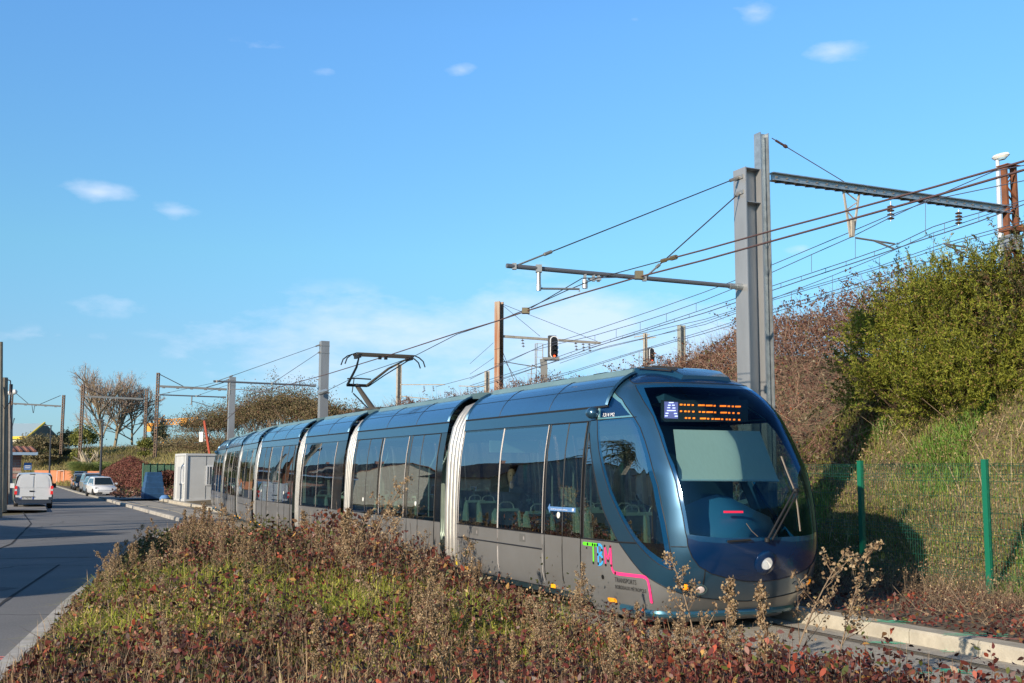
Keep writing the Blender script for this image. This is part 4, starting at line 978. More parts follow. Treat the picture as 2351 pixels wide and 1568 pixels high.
rg = 'railway wires'
vA, vB = 15.5, 18.5
dr = lambda *L: [(C5(a, b), C5(a, c)) for a, b, c in L]
d3 = lambda *L: [(C3(a, b), C3(a, c)) for a, b, c in L]
def rwire(label, pts, v, r=.009, drop=None): o = wire(label, pts, v, r, mat('wire_rail', (.10, .11, .15), .5, .4), drop); o['group'] = rg
rwire('topmost railway messenger wire crossing behind the grey mast', [(2500, 430), C5(2351, 465), C5(1700, 600), C5(1365, 718), C5(1060, 848), C5(500, 1083), C5(260, 1185), C5(0, 1285), C3(1820, 235), C3(1100, 475), C3(900, 535), C3(740, 575), C3(310, 780), C3(0, 905), (1000, 888)], vA)
rwire('second railway messenger wire with long hangers', [(2500, 350), C5(2130, 395), C5(1780, 545), C5(1370, 735), C5(1080, 880), C5(780, 1012), C5(500, 1138), C5(185, 1270), C5(0, 1345), C3(1965, 265), C3(1700, 350), C3(1250, 480), C3(910, 560), C3(600, 640), C3(300, 770), C3(0, 920)], vA, .009,
      dr((785, 1010, 1138), (1108, 880, 1038), (1625, 615, 860))+d3((2263, 158, 240), (1965, 265, 340), (1703, 350, 430), (1463, 420, 505), (1250, 480, 535)))
rwire('upper of the paired railway contact wires with short clips', [(2500, 575), C5(2351, 610), C5(1900, 735), C5(1680, 805), C5(1430, 925), C5(1240, 990), C5(1040, 1060), C5(500, 1240), C3(2351, 215), C3(2040, 320), C3(1775, 408), C3(1400, 525), C3(1010, 650), C3(560, 810), C3(0, 985)], vA, .009,
      dr((560, 1220, 1250), (710, 1168, 1195), (890, 1110, 1138), (1040, 1060, 1088), (1248, 990, 1022), (1515, 893, 930), (1765, 778, 855), (2018, 703, 770))+d3((2193, 268, 300), (2044, 318, 348), (1899, 365, 395), (1773, 408, 435), (1642, 450, 478), (1524, 487, 512), (1408, 525, 550), (1013, 650, 668)))
rwire('lower of the paired railway contact wires', [(2500, 590), C5(2351, 640), C5(2020, 765), C5(1760, 850), C5(1510, 930), C5(1250, 1020), C5(890, 1140), C5(500, 1272), C3(2351, 255), C3(1900, 388), C3(1220, 605), C3(780, 765), C3(0, 1030)], vA, .011)
rwire('railway wire rising to the rusty lattice mast', [C5(2300, 640), C5(2140, 695), C5(1680, 850), C5(1285, 1025), C5(940, 1165), C5(500, 1335), C3(2351, 345), C3(1800, 500), C3(1300, 620), C3(900, 760)], vB, .009, dr((1685, 850, 1035), (1285, 1025, 1165), (940, 1165, 1275), (638, 1285, 1345)))
rwire('middle thin railway wire above the gorse bush', [C5(2351, 760), C5(2220, 800), C5(1740, 935), C5(1300, 1090), C5(500, 1330), C3(2351, 320), C3(1640, 480), C3(1220, 600)], vB)
rwire('railway wire with a brown insulator above the gorse bush', [C5(2351, 780), C5(2150, 845), C5(1850, 925), C5(1290, 1110), C5(500, 1345), C3(2351, 372), C3(1380, 590), C3(700, 790), C3(0, 1010)], vB)
rwire('upper of the far railway contact wires meeting the bramble crest', [C5(2250, 880), C5(1800, 1020), C5(1570, 1080), C5(1380, 1145), C5(1000, 1260), C5(710, 1347), C3(2351, 435), C3(1500, 690), C3(1020, 840), C3(400, 990)], vB, .009, dr((1575, 1080, 1105), (1370, 1148, 1170), (1188, 1203, 1228), (1015, 1255, 1280), (852, 1305, 1330))+d3((2180, 480, 510), (2057, 520, 545), (1932, 555, 580), (1819, 590, 615), (1608, 650, 670), (1506, 683, 703)))
rwire('lowest far railway contact wire meeting the bramble crest', [C5(2250, 910), C5(1690, 1095), C5(1190, 1230), C5(800, 1347), C3(2351, 460), C3(1700, 640), C3(1100, 830), C3(600, 985)], vB, .01)
for i, (a, b) in enumerate((((235, 555), (0, 765)), ((240, 705), (0, 870)))):
    rwire(['anchored railway wire running down left from the rusty beam mast', 'lower anchored railway wire left of the rusty beam mast'][i], [C3(*a), C3(*b)], 20)

# railway gantry standing over the tracks behind the grey mast
gan = empty('railway_gantry'); tag(gan, 'railway gantry with slim galvanised post, riveted beam and rusty lattice mast at right', 'gantry', 'railway gantries')
uG = 16.75; Pg = U(1759, 800, uG); zg = float(U(1759, 309, uG)[2]); mb = MB(); hbeam(mb, Pg, .3, zg, .2, .2, .015, ANG); mb.build('gantry_post', galv, gan)
Ba = U(1770, 407, uG); Bb = U(2318, 481, uG); Bb[2] = Ba[2] = (Ba[2]+Bb[2])/2
mb = MB(); d = Bb-Ba; L = np.linalg.norm(d)
for dz in (.07, -.07): mb.bar(Ba+np.array([0, 0, dz]), Bb+np.array([0, 0, dz]), .16, .018, 0)
mb.bar(Ba, Bb, .02, .13, 0)
for i in range(26):
    p = Ba+d*(i+.5)/26; mb.box(p+FD*.012, (.05, .03, .03), 2); mb.bar(p+np.array([0, 0, -.10]), p+d/26*.6+np.array([0, 0, -.085]), .1, .012, 1)
mb.build('beam', [galv, mat('beam_dark', (.05, .05, .05), .6), mat('rivet_dark', (.12, .12, .12), .5)], gan)
mb = MB(); t0, t1 = U(1772, 317, uG), U(1944, 421, uG); mb.tube([t0, t1], .009, 5); dd = t1-t0; mb.tube([t0+dd*.05, t0+dd*.2], .022, 6); mb.tube([t0+dd*.16, t0+dd*.19], .035, 6); mb.build('stay_rod', wireb, gan)
mb = MB(); tops = [U(1936, 436, uG), U(1973, 441, uG)]; bots = [U(1952, 541, uG), U(1959, 541, uG)]
for a, b in zip(tops, bots): mb.bar(a, b, .035, .035)
for i in range(4):
    f0, f1 = i*.22, (i+1)*.22; a = tops[i % 2]+(bots[i % 2]-tops[i % 2])*f0; b = tops[1-i % 2]+(bots[1-i % 2]-tops[1-i % 2])*f1; mb.bar(a, b, .02, .02)
mb.bar(U(1955, 505, uG), U(1955.5, 544, uG), .09, .07); mb.build('hanging_bracket', conc, gan)
def insul_string(mb, a, b, n=4):
    a = np.array(a); b = np.array(b); mb.tube([a, b], .012, 5, 0)
    for i in range(n):
        p = a+(b-a)*(.25+.6*i/max(1, n-1)); mb.lathe([(.015, .03), (.075, 0), (.07, -.015), (.02, -.02)], 10, p, 1)
for x, y0, y1 in ((2045, 463, 508), (2201, 480, 517)): mb = MB(); insul_string(mb, U(x, y0, uG), U(x, y1, uG)); mb.build('insulator', [fitg, insul], gan, smooth=True)
for pts in ([(1965, 546), (2010, 553), (2054, 560)], [(2008, 553), (2052, 571)], [(2165, 559), (2215, 567)], [(2170, 561), (2205, 577)]):
    mb = MB(); mb.tube([U(x, y, uG) for x, y in pts], .02, 6); mb.build('steady_arm', steel, gan)
def lattice(mb, p, z0, z1, w, dep, ang, mi=0, step=None, fl=.07):
    """two channels joined by zigzag flats"""
    T = Matrix.Rotation(ang, 3, 'Z'); step = step or w*.9
    for x in (-w/2, w/2): c = T@Vector((x, 0, 0)); mb.box((p[0]+c.x, p[1]+c.y, (z0+z1)/2), (fl, dep, z1-z0), mi, T=T)
    n = int((z1-z0)/step)
    for i in range(n):
        for y in (-dep/2+.01, dep/2-.01):
            a = T@Vector(((-1)**i*w/2, y, 0)); b = T@Vector((-(-1)**i*w/2, y, 0)); mb.bar((p[0]+a.x, p[1]+a.y, z0+i*step+.05), (p[0]+b.x, p[1]+b.y, z0+(i+1)*step-.02), .04, .012, mi)
Pm = U(2322, 520, uG); zm = float(U(2318, 382, uG)[2]); mb = MB(); lattice(mb, Pm, 3.0, zm, .28, .14, ANG, 0, .34, .06); mb.box((Pm[0], Pm[1], zm), (.4, .3, .02), 0, rz=ANG)
zb = float(U(2322, 528, uG)[2]); mb.box((Pm[0], Pm[1], zb), (.4, .34, .08), 0, rz=ANG); mb.bar((Pm[0]+.2, Pm[1], zb+.1), (Pm[0]+.9, Pm[1]-.5, zb-.9), .1, .1, 0); mb.build('lattice_mast', rust, gan)
# street lamp at the right edge
lamp = empty('street_lamp'); tag(lamp, 'white street lamp with flat head at the right edge, beside the rusty lattice mast', 'street lamp')
vL = 20.5; a, b = V(2290, 366, vL), V(2298, 575, vL); mb = MB(); mb.tube([(b[0]+.05, b[1], 2.0), b, a], [.075, .065, .042], 10); mb.build('lamp_post', mat('lamp_white', (.62, .65, .66), .4, .3), lamp, smooth=True)
h0, h1 = V(2278, 357, vL), V(2317, 361, vL); c = (h0+h1)/2; dd = (h1-h0); Lh = np.linalg.norm(dd); T = Matrix.Rotation(math.atan2(dd[1], dd[0]), 3, 'Z')
mb = MB(); mb.lathe([(.001, -.055), (.07, -.05), (.095, 0), (.08, .045), (.001, .06)], 14, c, 0, T@Matrix.Diagonal((Lh/.19, 1.1, 1)).to_3x3()); mb.build('lamp_head', mat('lamp_shell', (.7, .7, .66), .35), lamp, smooth=True)
mb = MB(); mb.lathe([(.001, -.085), (.05, -.075), (.075, -.03), (.078, -.02)], 14, c+dd*.08, 0, T@Matrix.Diagonal((Lh/.26, 1, 1)).to_3x3()); mb.build('lamp_glass', mat('lamp_glass', (.35, .5, .6), .1), lamp, smooth=True)
mb = MB(); q = V(2322, 561, 19.6); mb.box(q, (.34, .3, .30), rz=.3); mb.box(q+np.array([0, 0, .16]), (.37, .33, .03), rz=.3); tag(mb.build('equipment_box', mat('box_grey', (.22, .25, .28), .5)), 'grey equipment box under the rusty lattice mast, half hidden by gorse', 'cabinet')

# rusty beam mast with bracket arms, signals and more masts beyond
def u_of(P): return float(-(np.array(P)@FD))
rm = empty('railway_mast'); tag(rm, 'rust streaked beam mast with long bracket arm and signal beside it', 'mast', 'railway masts')
P = V(1145, 870, 20.5); u = u_of(P); zt = float(U(1147, 693, u)[2]); mb = MB(); hbeam(mb, P, 4.5, zt, .3, .3, .03, ANG+.5, 0); T = Matrix.Rotation(ANG+.5, 3, 'Z')
mb.build('mast_post', [mat('beam_cream', (.36, .31, .24), .8, col2=(.28, .10, .04), vscale=3, stretch=(2, 2, .15)), rust], rm)
mb = MB(); a, b = U(1153, 772, u), U(1378, 787.5, u); mb.bar(a, b, .1, .11)
mb.tube([U(1153, 700, u), U(1240, 772, u)], .01, 4, 1); mb.tube([U(1153, 698, u), U(1372, 784, u)], .01, 4, 1); mb.build('bracket_arm', [conc, wirem], rm)
for x, y in ((1199, 776), (1321, 783), (1338, 785), (1352, 786)): mb = MB(); insul_string(mb, U(x, y, u), U(x+3, y+22, u), 3); mb.build('insulator', [fitg, insul], rm)
mb = MB(); mb.tube([U(1152, 829, u), U(1190, 836, u), U(1258, 846, u)], .02, 5, 0); mb.tube([U(1222, 838, u), U(1256, 850, u)], .02, 5, 0)
mb.build('steady_arm', [fitg, insul], rm)
mb = MB()
for x in ((1149, 794, 1185, 887), (1150, 815, 1196, 887)): mb.tube([U(x[0], x[1], u), U(x[2], x[3], u)], .012, 4)
mb.build('guy_wire', wireb, rm)
def signal(cx, cy, hpx, Y, label, arm):
    r = empty('railway_signal'); tag(r, label, 'signal', 'railway signals'); s = Y/PX_F; h = hpx*s; w_ = h*.38; c = atY(cx, cy, Y)
    def oval(w2, h2, n=10): return [(w2/2*c_(t), (h2/2-w2/2)+w2/2*s_(t)) for t in np.linspace(0, math.pi, n)]+[(w2/2*c_(t), -(h2/2-w2/2)+w2/2*s_(t)) for t in np.linspace(math.pi, 2*math.pi, n)]
    yaw = R(12); X = (c_(yaw), s_(yaw), 0); Nn = (s_(yaw), -c_(yaw), 0)
    mb = MB(); mb.prism(oval(w_, h), X, (0, 0, 1), Nn, c, .03, 0); mb.prism(oval(w_*.8, h*.93), X, (0, 0, 1), Nn, c+np.array(Nn)*.031, .01, 1)
    mb.box(c-np.array(Nn)*.12-np.array(X)*w_*.15, (w_*.9, .2, h*1.05), 2, rz=yaw); o = mb.build('signal_head', [mat('signal_rim', (.8, .8, .8), .5), mat('signal_black', (.012, .012, .014), .5), mat('signal_case', (.06, .06, .06), .6)], r)
    mb = MB()
    for k in range(3):
        p = c+np.array([0, 0, h*(.05-.2*k)-h*.05])+np.array(Nn)*.05; T = Vector(Nn).to_track_quat('Z', 'Y').to_matrix(); mb.lathe([(w_*.24, 0), (w_*.24, .05), (w_*.2, .05), (w_*.2, .01)], 12, p, 0, T); mb.box(p+np.array([0, 0, w_*.2])+np.array(Nn)*.1, (w_*.45, .22, .02), 0, rz=yaw)
        mb.lathe([(w_*.18, .005), (.001, .02)], 12, p, 1 if k == 2 else 0, T)
    mb.build('signal_lens', [mat('signal_black', (.012, .012, .014), .5), mat('red_signal', (1, .1, .03), .4, emit=(1, .08, .02), es=2.5)], o)
    mb = MB()
    for k in range(2):
        a, b = arm[k], arm[k+1] 
        A, B = atY(*a, Y), atY(*b, Y); mb.bar(A, B, .5 if k == 0 else .3, .1 if k == 0 else .28, 0)
    A = atY(*arm[2], Y); mb.bar(A, (A[0], A[1], 3.5), .3, .28, 0); mb.build('signal_post', mat('signal_steel', (.2, .2, .19), .6, .3), r)
    mb = MB(); A = atY(*arm[2], Y); 
    for dx in (-.75, -.4): mb.tube([(A[0]+dx, A[1], 3.5), (A[0]+dx*.6-.05, A[1], A[2]+.9*(dx > -.5)+.02)], .018, 4)
    z = 4.5
    while z < A[2]: mb.bar((A[0]-.72, A[1], z), (A[0]-.36, A[1], z), .02, .02); z += .3
    B = atY(cx-hpx*.5, cy, Y)
    for dx in (0, .45): mb.tube([(B[0]-dx*.7, B[1], A[2]), (B[0]-dx*.7, B[1], A[2]+h*.95)], .02, 4)
    for z in (.35, .65, .95): mb.bar((B[0], B[1], A[2]+h*z), (B[0]-.32, B[1], A[2]+h*z), .02, .02)
    mb.build('ladder', mat('ladder_grey', (.3, .3, .3), .6), r)
    return r
signal(1272, 797, 52, 46, 'black oval railway signal showing red, on a bracket beside the rusty beam mast', [(1284, 824), (1247, 824), (1249, 838)])
signal(1496.5, 815, 33, 62, 'smaller black oval railway signal showing red at the left end of the bramble crest', [(1503, 832), (1484, 832), (1489, 840)])
def simple_mast(px, y0, y1, Y, w, m, label, arms=(), name='railway_mast', ins=()):
    r = empty(name); tag(r, label, 'mast', 'railway masts'); P = atY(px, y1, Y); Z = atY(px, y0, Y)[2]; mb = MB(); hbeam(mb, P, min(P[2], 4.3), float(Z), w, w, .03, ANG); mb.build('mast_post', m, r)
    mb = MB()
    for a in arms:
        for p, q in zip(a[:-1], a[1:]): mb.bar(atY(*p, Y), atY(*q, Y), .05, .06)
    if arms: mb.build('bracket_arm', conc, r)
    for x, y in ins: mb = MB(); insul_string(mb, atY(x, y, Y), atY(x+2, y+14, Y), 3); mb.build('insulator', [fitg, insul], r)
simple_mast(915, 836, 930, 72, .28, conc, 'pale railway mast left of the rusty beam mast, above the second tram section', [[(917, 883), (1022, 883)], [(917, 909), (945, 912), (985, 916)]], ins=((973, 885), (994, 885)))
simple_mast(1118, 852, 888, 78, .28, conc, 'short pale railway mast close left of the rusty beam mast', [[(1116, 888), (1053, 886)]], ins=((1072, 887), (1090, 887)))
simple_mast(1565, 747, 802, 48, .26, mat('mast_olive', (.26, .27, .24), .7), 'grey railway mast standing behind the bramble crest')
simple_mast(1482, 765, 840, 68, .2, conc, 'pale mast with two white bars beside the smaller signal', [[(1456, 774), (1492, 768)], [(1468, 780), (1506, 774)]])
simple_mast(783, 942, 956, 110, .3, conc, 'tiny far mast seen over the roof behind the second grey mast', [[(783, 942), (798, 952)]])
simple_mast(801, 938, 956, 112, .3, conc, 'tiny far mast with stay seen left of the pantograph', [[(801, 938), (815, 950)]])
# gantries of the same railway farther left
def gantry(pL, pR, Y, label, beam, hang=None, wL=.5):
    r = empty('railway_gantry'); tag(r, label, 'gantry', 'railway gantries')
    for k, q in enumerate((pL, pR)):
        if q is None: continue
        x, y0, y1, wpx = q; P = atY(x, y1, Y); Z = float(atY(x, y0, Y)[2]); mb = MB(); s = Y/PX_F
        ww = wpx*s*.62; lattice(mb, P, float(P[2])-1.5, Z, ww, .3, 0, 0, ww*1.1, ww*.34)
        for z_ in np.arange(float(P[2])-1, Z, ww*1.3): mb.box((P[0], P[1]-.1, z_), (ww, .12, ww*.42))
        mb.build('lattice_mast', mat('mast_weathered', (.20, .12, .075), .85, col2=(.12, .09, .07), vscale=2), r)
    mb = MB(); a, b = atY(*beam[0], Y), atY(*beam[1], Y); mb.bar(a, b, .2, .22)
    for i in range(5): mb.box(a+(b-a)*(i+.5)/5-np.array([0, 0, .14]), (.25, .2, .08))
    mb.build('beam', mat('far_beam', (.10, .11, .12), .7), r)
    mb = MB()
    for a, b in hang or (): mb.tube([atY(*a, Y), atY(*b, Y)], .04, 4)
    if hang: mb.build('stay_rod', wirem, r)
    return r
gantry((357, 856, 1016, 8), (522, 870, 985, 5), 118, 'railway gantry from a lattice mast to the third grey tram mast', [(360, 886.5), (520, 894)], [((362, 857), (421, 887)), ((520, 876), (472, 890))])
gantry((184, 882, 1030, 8), (332, 892, 1020, 7), 140, 'railway gantry with two lattice masts in front of the bare trees', [(187, 909.5), (330, 916)], [((188, 884), (240, 910)), ((330, 893), (285, 913))])
gantry((21, 895, 1010, 8), (141, 907, 1018, 7), 158, 'railway gantry at the far left above the warehouse', [(24, 926), (139, 932.5)], [((30, 897), (64, 926)), ((139, 908), (92, 928)), ((73, 928), (76, 948)), ((80, 928), (77, 948))])
# green mesh fence behind the tram
fg = mat('fence_green', (.010, .16, .095), .4, .1, coat=.3); fgw = mat('fence_wire_green', (.015, .11, .07), .45); vF = 12.83
fen = empty('mesh_fence', (0, 0, 0)); tag(fen, 'green welded mesh fence with square posts along the foot of the bank', 'fence')
uF1 = u_of(V(1979, 1200, vF)); uF2 = u_of(V(2267, 1200, vF)); st = uF1-uF2
zt1 = float(V(1976, 1059, vF)[2])
for k in range(-5, 3):
    u = uF1-k*st
    if u < 3: continue
    P = UV(u, vF); mb = MB(); mb.box((P[0], P[1], (zt1+.1)/2), (.062, .085, zt1-.1), 0, rz=ANG); mb.box((P[0], P[1], zt1+.006), (.068, .09, .012), 0, rz=ANG)
    for z in (.5, .9, 1.3, 1.7): mb.box(P+FD*.045+np.array([0, 0, z]), (.02, .02, .05), 0, rz=ANG)
    mb.build('fence_post', fg, fen)
    ua, ub = u-.06, u-st+.06
    if ub < 2: continue
    mb = MB(); ns = int((ua-ub)/.05); r_ = .0024
    for i in range(ns+1):
        uu = ua+(ub-ua)*i/ns; mb.tube([UV(uu, vF-.02, .28), UV(uu, vF-.02, zt1-.06)], r_, 3, 0, False)
    for z in np.linspace(.3, zt1-.08, 9):
        for dz in ((0,) if abs(z-zt1+.08) > .02 else (0, .03)): mb.tube([UV(ua, vF-.028, z+dz), UV(ub, vF-.028, z+dz)], .0034, 3, 0, False)
    for z in (.5, 1.1, zt1-.25):   # pressed folds
        for dz, dv in ((-.05, -.028), (0, -.06), (.05, -.028)): mb.tube([UV(ua, vF+dv, z+dz), UV(ub, vF+dv, z+dz)], .0034, 3, 0, False)
    mb.build('mesh_panel', fgw, fen, fix=False)
# ================================================================== VEHICLES
tyre = mat('tyre', (.015, .015, .016), .8); rim = mat('rim', (.35, .35, .36), .35, .7); cglass = mat('car_glass', (.015, .025, .03), .06, coat=.6)
def wheel(mb, c, r, w, T):
    q = T@Matrix.Rotation(R(90), 3, 'X')
    mb.lathe([(r*.55, -w/2), (r*.95, -w/2), (r, -w*.35), (r, w*.35), (r*.95, w/2), (r*.62, w/2)], 20, c, 0, q)
    mb.lathe([(r*.62, w*.3), (r*.6, w*.46), (r*.2, w*.40), (.001, w*.44)], 14, c, 1, q); mb.lathe([(r*.62, -w*.3), (r*.6, -w*.46), (r*.2, -w*.40), (.001, -w*.44)], 14, c, 1, q)
def car(label, pos, heading, L, Wd, H, paint, kind='hatch', plate=None, roofrails=False, group='cars parked along the kerb'):
    """x forward. Lofted body with separate glasshouse, windows, lamps and wheels"""
    r = empty('parked_car', (pos[0], pos[1], pos[2]), heading); tag(r, label, 'car', group)
    w = Wd/2; b = H*.60
    # stations: x, half width, bottom, belt/bonnet height
    st = [(-.50, .80, .30, .50), (-.485, .88, .24, .58), (-.44, .95, .20, .61), (-.30, .995, .18, .605), (0, 1.0, .18, .60), (.20, 1.0, .18, .585), (.30, .985, .18, .56), (.42, .94, .20, .50), (.475, .86, .22, .44), (.50, .74, .26, .36)]
    mb = MB(); vs = []
    for x, ww, z0, z1 in st:
        z0 *= H*.95; z1 *= H; ww *= w
        half = [(.0, z0), (ww*.9, z0), (ww, z0+.10), (ww*1.0, (z0+z1)/2), (ww*.97, z1-.05), (ww*.90, z1), (0, z1+.03)]
        ring = [(-y, z) for y, z in half[::-1]]+half[1:-1]
        vs += [(x*L, y, z) for y, z in ring]
    n = 12; mb.add(vs, [(i*n+k, i*n+(k+1) % n, (i+1)*n+(k+1) % n, (i+1)*n+k) for i in range(len(st)-1) for k in range(n)]+[tuple(range(n)), tuple((len(st)-1)*n+k for k in range(n))])
    # glasshouse: pillars and roof as one painted shell, glass set into it
    if kind == 'hatch': top = [(-.43, .60), (-.36, .93), (-.28, .99), (-.05, 1.0), (.08, .97), (.27, .58)]
    elif kind == 'suv': top = [(-.47, .60), (-.43, .95), (-.36, 1.0), (-.05, 1.0), (.07, .96), (.22, .58)]
    else: top = [(-.40, .60), (-.30, .93), (-.2, .99), (-.05, 1.0), (.08, .97), (.28, .57)]
    vs = []
    for x, z in top:
        k = (z-.58)/.42; ww = w*(.90-.20*k); vs += [(x*L, -ww, z*H), (x*L, -ww*.75, z*H+.02*k), (x*L, 0, z*H+.035*k), (x*L, ww*.75, z*H+.02*k), (x*L, ww, z*H)]
    mb.add(vs, [(i*5+k, i*5+k+1, (i+1)*5+k+1, (i+1)*5+k) for i in range(5) for k in range(4)])
    mb.add([(x*L, s*w*(.90-.20*(z-.58)/.42), z*H) for s in (-1, 1) for x, z in top], [tuple(range(6)), tuple(range(6, 12))])
    mb.build('body', paint, r, smooth=True, ang=40)
    # windscreen, rear screen, side windows
    def pane(name, x0, z0, x1, z1, inset):
        m = MB(); q = []
        for x, z in ((x0, z0), (x1, z1)):
            k = (z-.58)/.42; ww = w*(.90-.20*k)*inset; q.append([(x*L+(.012 if x > 0 else -.012), s*ww, z*H+.02) for s in (-1, -.5, 0, .5, 1)])
        m.add(q[0]+q[1], [(k, k+1, 6+k, 5+k) for k in range(4)]); m.build(name, cglass, r)
    f = top[-2], top[-1]; pane('windscreen', f[1][0]-.008, f[1][1]+.02, f[0][0]+.012, f[0][1]-.02, .90)
    f = top[0], top[1]; pane('rear_window', f[0][0]+.006, f[0][1]+.05, f[1][0]-.004, f[1][1]-.02, .86)
    for s in (-1, 1):
        m = MB()
        for xa, xb in ((top[1][0]+.03, -.07), (-.055, top[-2][0]+.10)):
            P = []
            for x, z in ((xa, .63), (xb, .63), (min(xb, top[-2][0]-.0), .92), (xa+.02, .92)):
                k = (z-.58)/.42; P.append((x*L, s*(w*(.90-.20*k)+.012), z*H))
            m.add(P, [(0, 1, 2, 3)])
        m.build('side_window', cglass, r)
        for x in (-.31, .31):
            m = MB(); wheel(m, (x*L, s*(w-.09), .30), .30, .19, Matrix.Identity(3)); m.build('wheel', [tyre, rim], r, smooth=True, ang=50)
        m = MB(); m.prism([(-.24, -.02), (-.05, -.08), (.0, .02), (-.02, .09), (-.2, .07)], (0, s, 0), (0, 0, 1), (1, 0, 0), (.465*L, s*w*.93-s*0, .43*H), .055); m.build('headlight', mat('car_lamp', (.5, .52, .55), .1), r)
        m = MB(); m.box((-.487*L, s*w*.80, .50*H), (.06, .16, .22)); m.build('tail_light', redl, r)
        m = MB(); m.box((top[-2][0]*L+.45, s*(w+.08), .66*H), (.1, .18, .13)); m.build('door_mirror', paint, r)
    m = MB(); m.prism([(-.62, .03), (-.5, -.06), (.5, -.06), (.62, .03), (.5, .05), (-.5, .05)], (0, w, 0), (0, 0, 1), (1, 0, 0), (.478*L, 0, .30*H), .05); m.build('grille', seamm, r)
    m = MB(); m.box((.505*L, 0, .20*H), (.02, .5, .11)); m.build('number_plate', mat('plate_white', (.6, .6, .58), .5), r)
    if roofrails:
        for s in (-1, 1): m = MB(); m.bar((-.38*L, s*w*.62, H+.05), (.02*L, s*w*.62, H+.04), .03, .03); m.build('roof_rail', steel, r)
    return r
HD = math.atan2(FD[1], FD[0])
wh = mat('paint_white', (.72, .73, .74), .3, coat=.7); sv = mat('paint_silver', (.42, .45, .48), .3, .5, coat=.6); bl = mat('paint_pale_blue', (.30, .42, .52), .3, .4, coat=.6); bk = mat('paint_black', (.01, .012, .02), .2, coat=.8); db = mat('paint_dark_blue', (.02, .04, .10), .25, .2, coat=.8)
def cpos(px, Y): d = ray(px, 1078); return (float(d[0]/d[1]*Y), Y, .0)
car('white hatchback at the near end of the row of cars on the verge', cpos(234, 83.5), HD+R(6), 3.84, 1.66, 1.43, wh)
car('pale blue car tucked behind the white hatchback', cpos(222, 89.5), HD+R(3), 4.0, 1.68, 1.45, bl)
car('silver tall estate with roof rails, third in the row of cars', cpos(213, 96), HD+R(2), 4.4, 1.75, 1.66, sv, 'suv', roofrails=True)
car('black car beside the silver estate, on the road side of the row', cpos(191, 107), HD, 3.9, 1.62, 1.38, bk)
car('silver small car near the far end of the row', cpos(186, 114), HD, 3.9, 1.68, 1.55, sv, 'suv')
car('dark blue car at the far end of the row before the wall', cpos(186, 122), HD, 4.2, 1.7, 1.75, db, 'suv')
car('dark car parked in the shade on the left pavement in front of the van', (-31.2, 73, .1), HD+R(180), 4.3, 1.75, 1.6, bk, 'suv', group=None)
# white panel van seen from behind
vx = cpos(79, 58.5); van = empty('parked_van', vx, HD+R(180)+R(-1)); tag(van, 'white panel van with closed rear doors parked at the left kerb', 'van')
L, w, H = 4.3, .90, 1.82; vpaint = mat('van_white', (.60, .62, .64), .35, coat=.5, var=.05, vscale=1.5)
st = [(-2.10, .84, .42, 1.60, .70), (-2.12, .88, .40, 1.25, .80), (-2.04, .90, .30, 1.74, .72), (-1.7, .905, .26, 1.80, .74), (0, .905, .26, 1.82, .75), (.75, .90, .26, 1.76, .70), (1.25, .89, .28, 1.10, .84), (1.95, .84, .30, .92, .78), (2.15, .74, .36, .75, .65)]
st = st[2:]
mb = MB(); vs = []
for x, ww, z0, z1, wt in st:
    half = [(0, z0), (ww*.92, z0), (ww, z0+.12), (ww, min(1.0, z1-.08)), (ww-(ww-wt)*.45, z1-.16), (wt, z1-.03), (0, z1)]
    vs += [(x, y, z) for y, z in [(-a, b) for a, b in half[::-1]]+half[1:-1]]
n = 12; mb.add(vs, [(i*n+k, i*n+(k+1) % n, (i+1)*n+(k+1) % n, (i+1)*n+k) for i in range(len(st)-1) for k in range(n)]+[tuple((len(st)-1)*n+k for k in range(n))])
mb.build('body', vpaint, van, smooth=True, ang=45)
# rear doors: two leaves with rounded top, slightly domed
def leaf(s, m):
    P = [(.008, .46), (.80, .46), (.84, .6), (.86, 1.0), (.80, 1.35), (.72, 1.62), (.6, 1.72), (.008, 1.765)]
    m.prism([(s*a, b) for a, b in P], (0, 1, 0), (0, 0, 1), (-1, 0, 0), (-2.05, 0, 0), .06, 0)
for s in (-1, 1):
    m = MB(); leaf(s, m); P = [(.05, 1.05), (.70, 1.05), (.66, 1.5), (.52, 1.62), (.05, 1.65)]; m.prism([(s*a, b) for a, b in P], (0, 1, 0), (0, 0, 1), (-1, 0, 0), (-2.111, 0, 0), .012, 0)
    o = m.build('rear_door', vpaint, van)
    if s < 0: pass
    m = MB(); m.box((-2.12, s*.835, .93), (.1, .12, .42), 0); m.box((-2.125, s*.835, .94), (.1, .105, .10), 1); m.build('tail_light', [redl, mat('lamp_clear', (.6, .55, .55), .2)], van)
    m = MB(); m.box((.9, s*1.02, 1.12), (.12, .2, .24)); m.build('door_mirror', seamm if s < 0 else vpaint, van)
    for x in (-1.35, 1.35): m = MB(); wheel(m, (x, s*.80, .32), .32, .2, Matrix.Identity(3)); m.build('wheel', [tyre, rim], van, smooth=True, ang=50)
m = MB(); m.box((-2.12, .10, .88), (.03, .22, .06)); m.box((-2.12, .25, .60), (.03, .6, .035)); m.build('door_handle', seamm, van)
m = MB(); m.box((-2.12, .12, 1.735), (.03, .22, .03)); m.build('brake_light', seamm, van)
m = MB(); m.box((-2.15, 0, .36), (.14, 1.66, .16)); 
for s in (-1, 1): m.box((-2.14, s*.8, .50), (.12, .2, .16))
m.build('bumper', mat('bumper_dark', (.03, .04, .06), .5), van)
m = MB(); m.box((-2.12, .30, .535), (.012, .52, .12), 0); m.box((-2.127, .57, .535), (.006, .04, .11), 1); m.box((-2.127, .03, .535), (.006, .04, .11), 1)
vs, fs = text_geo('CL 730 PN'); m.add([(-2.130, .53-.46*u, .50+.075*v) for u, v, _ in vs], fs, 2)
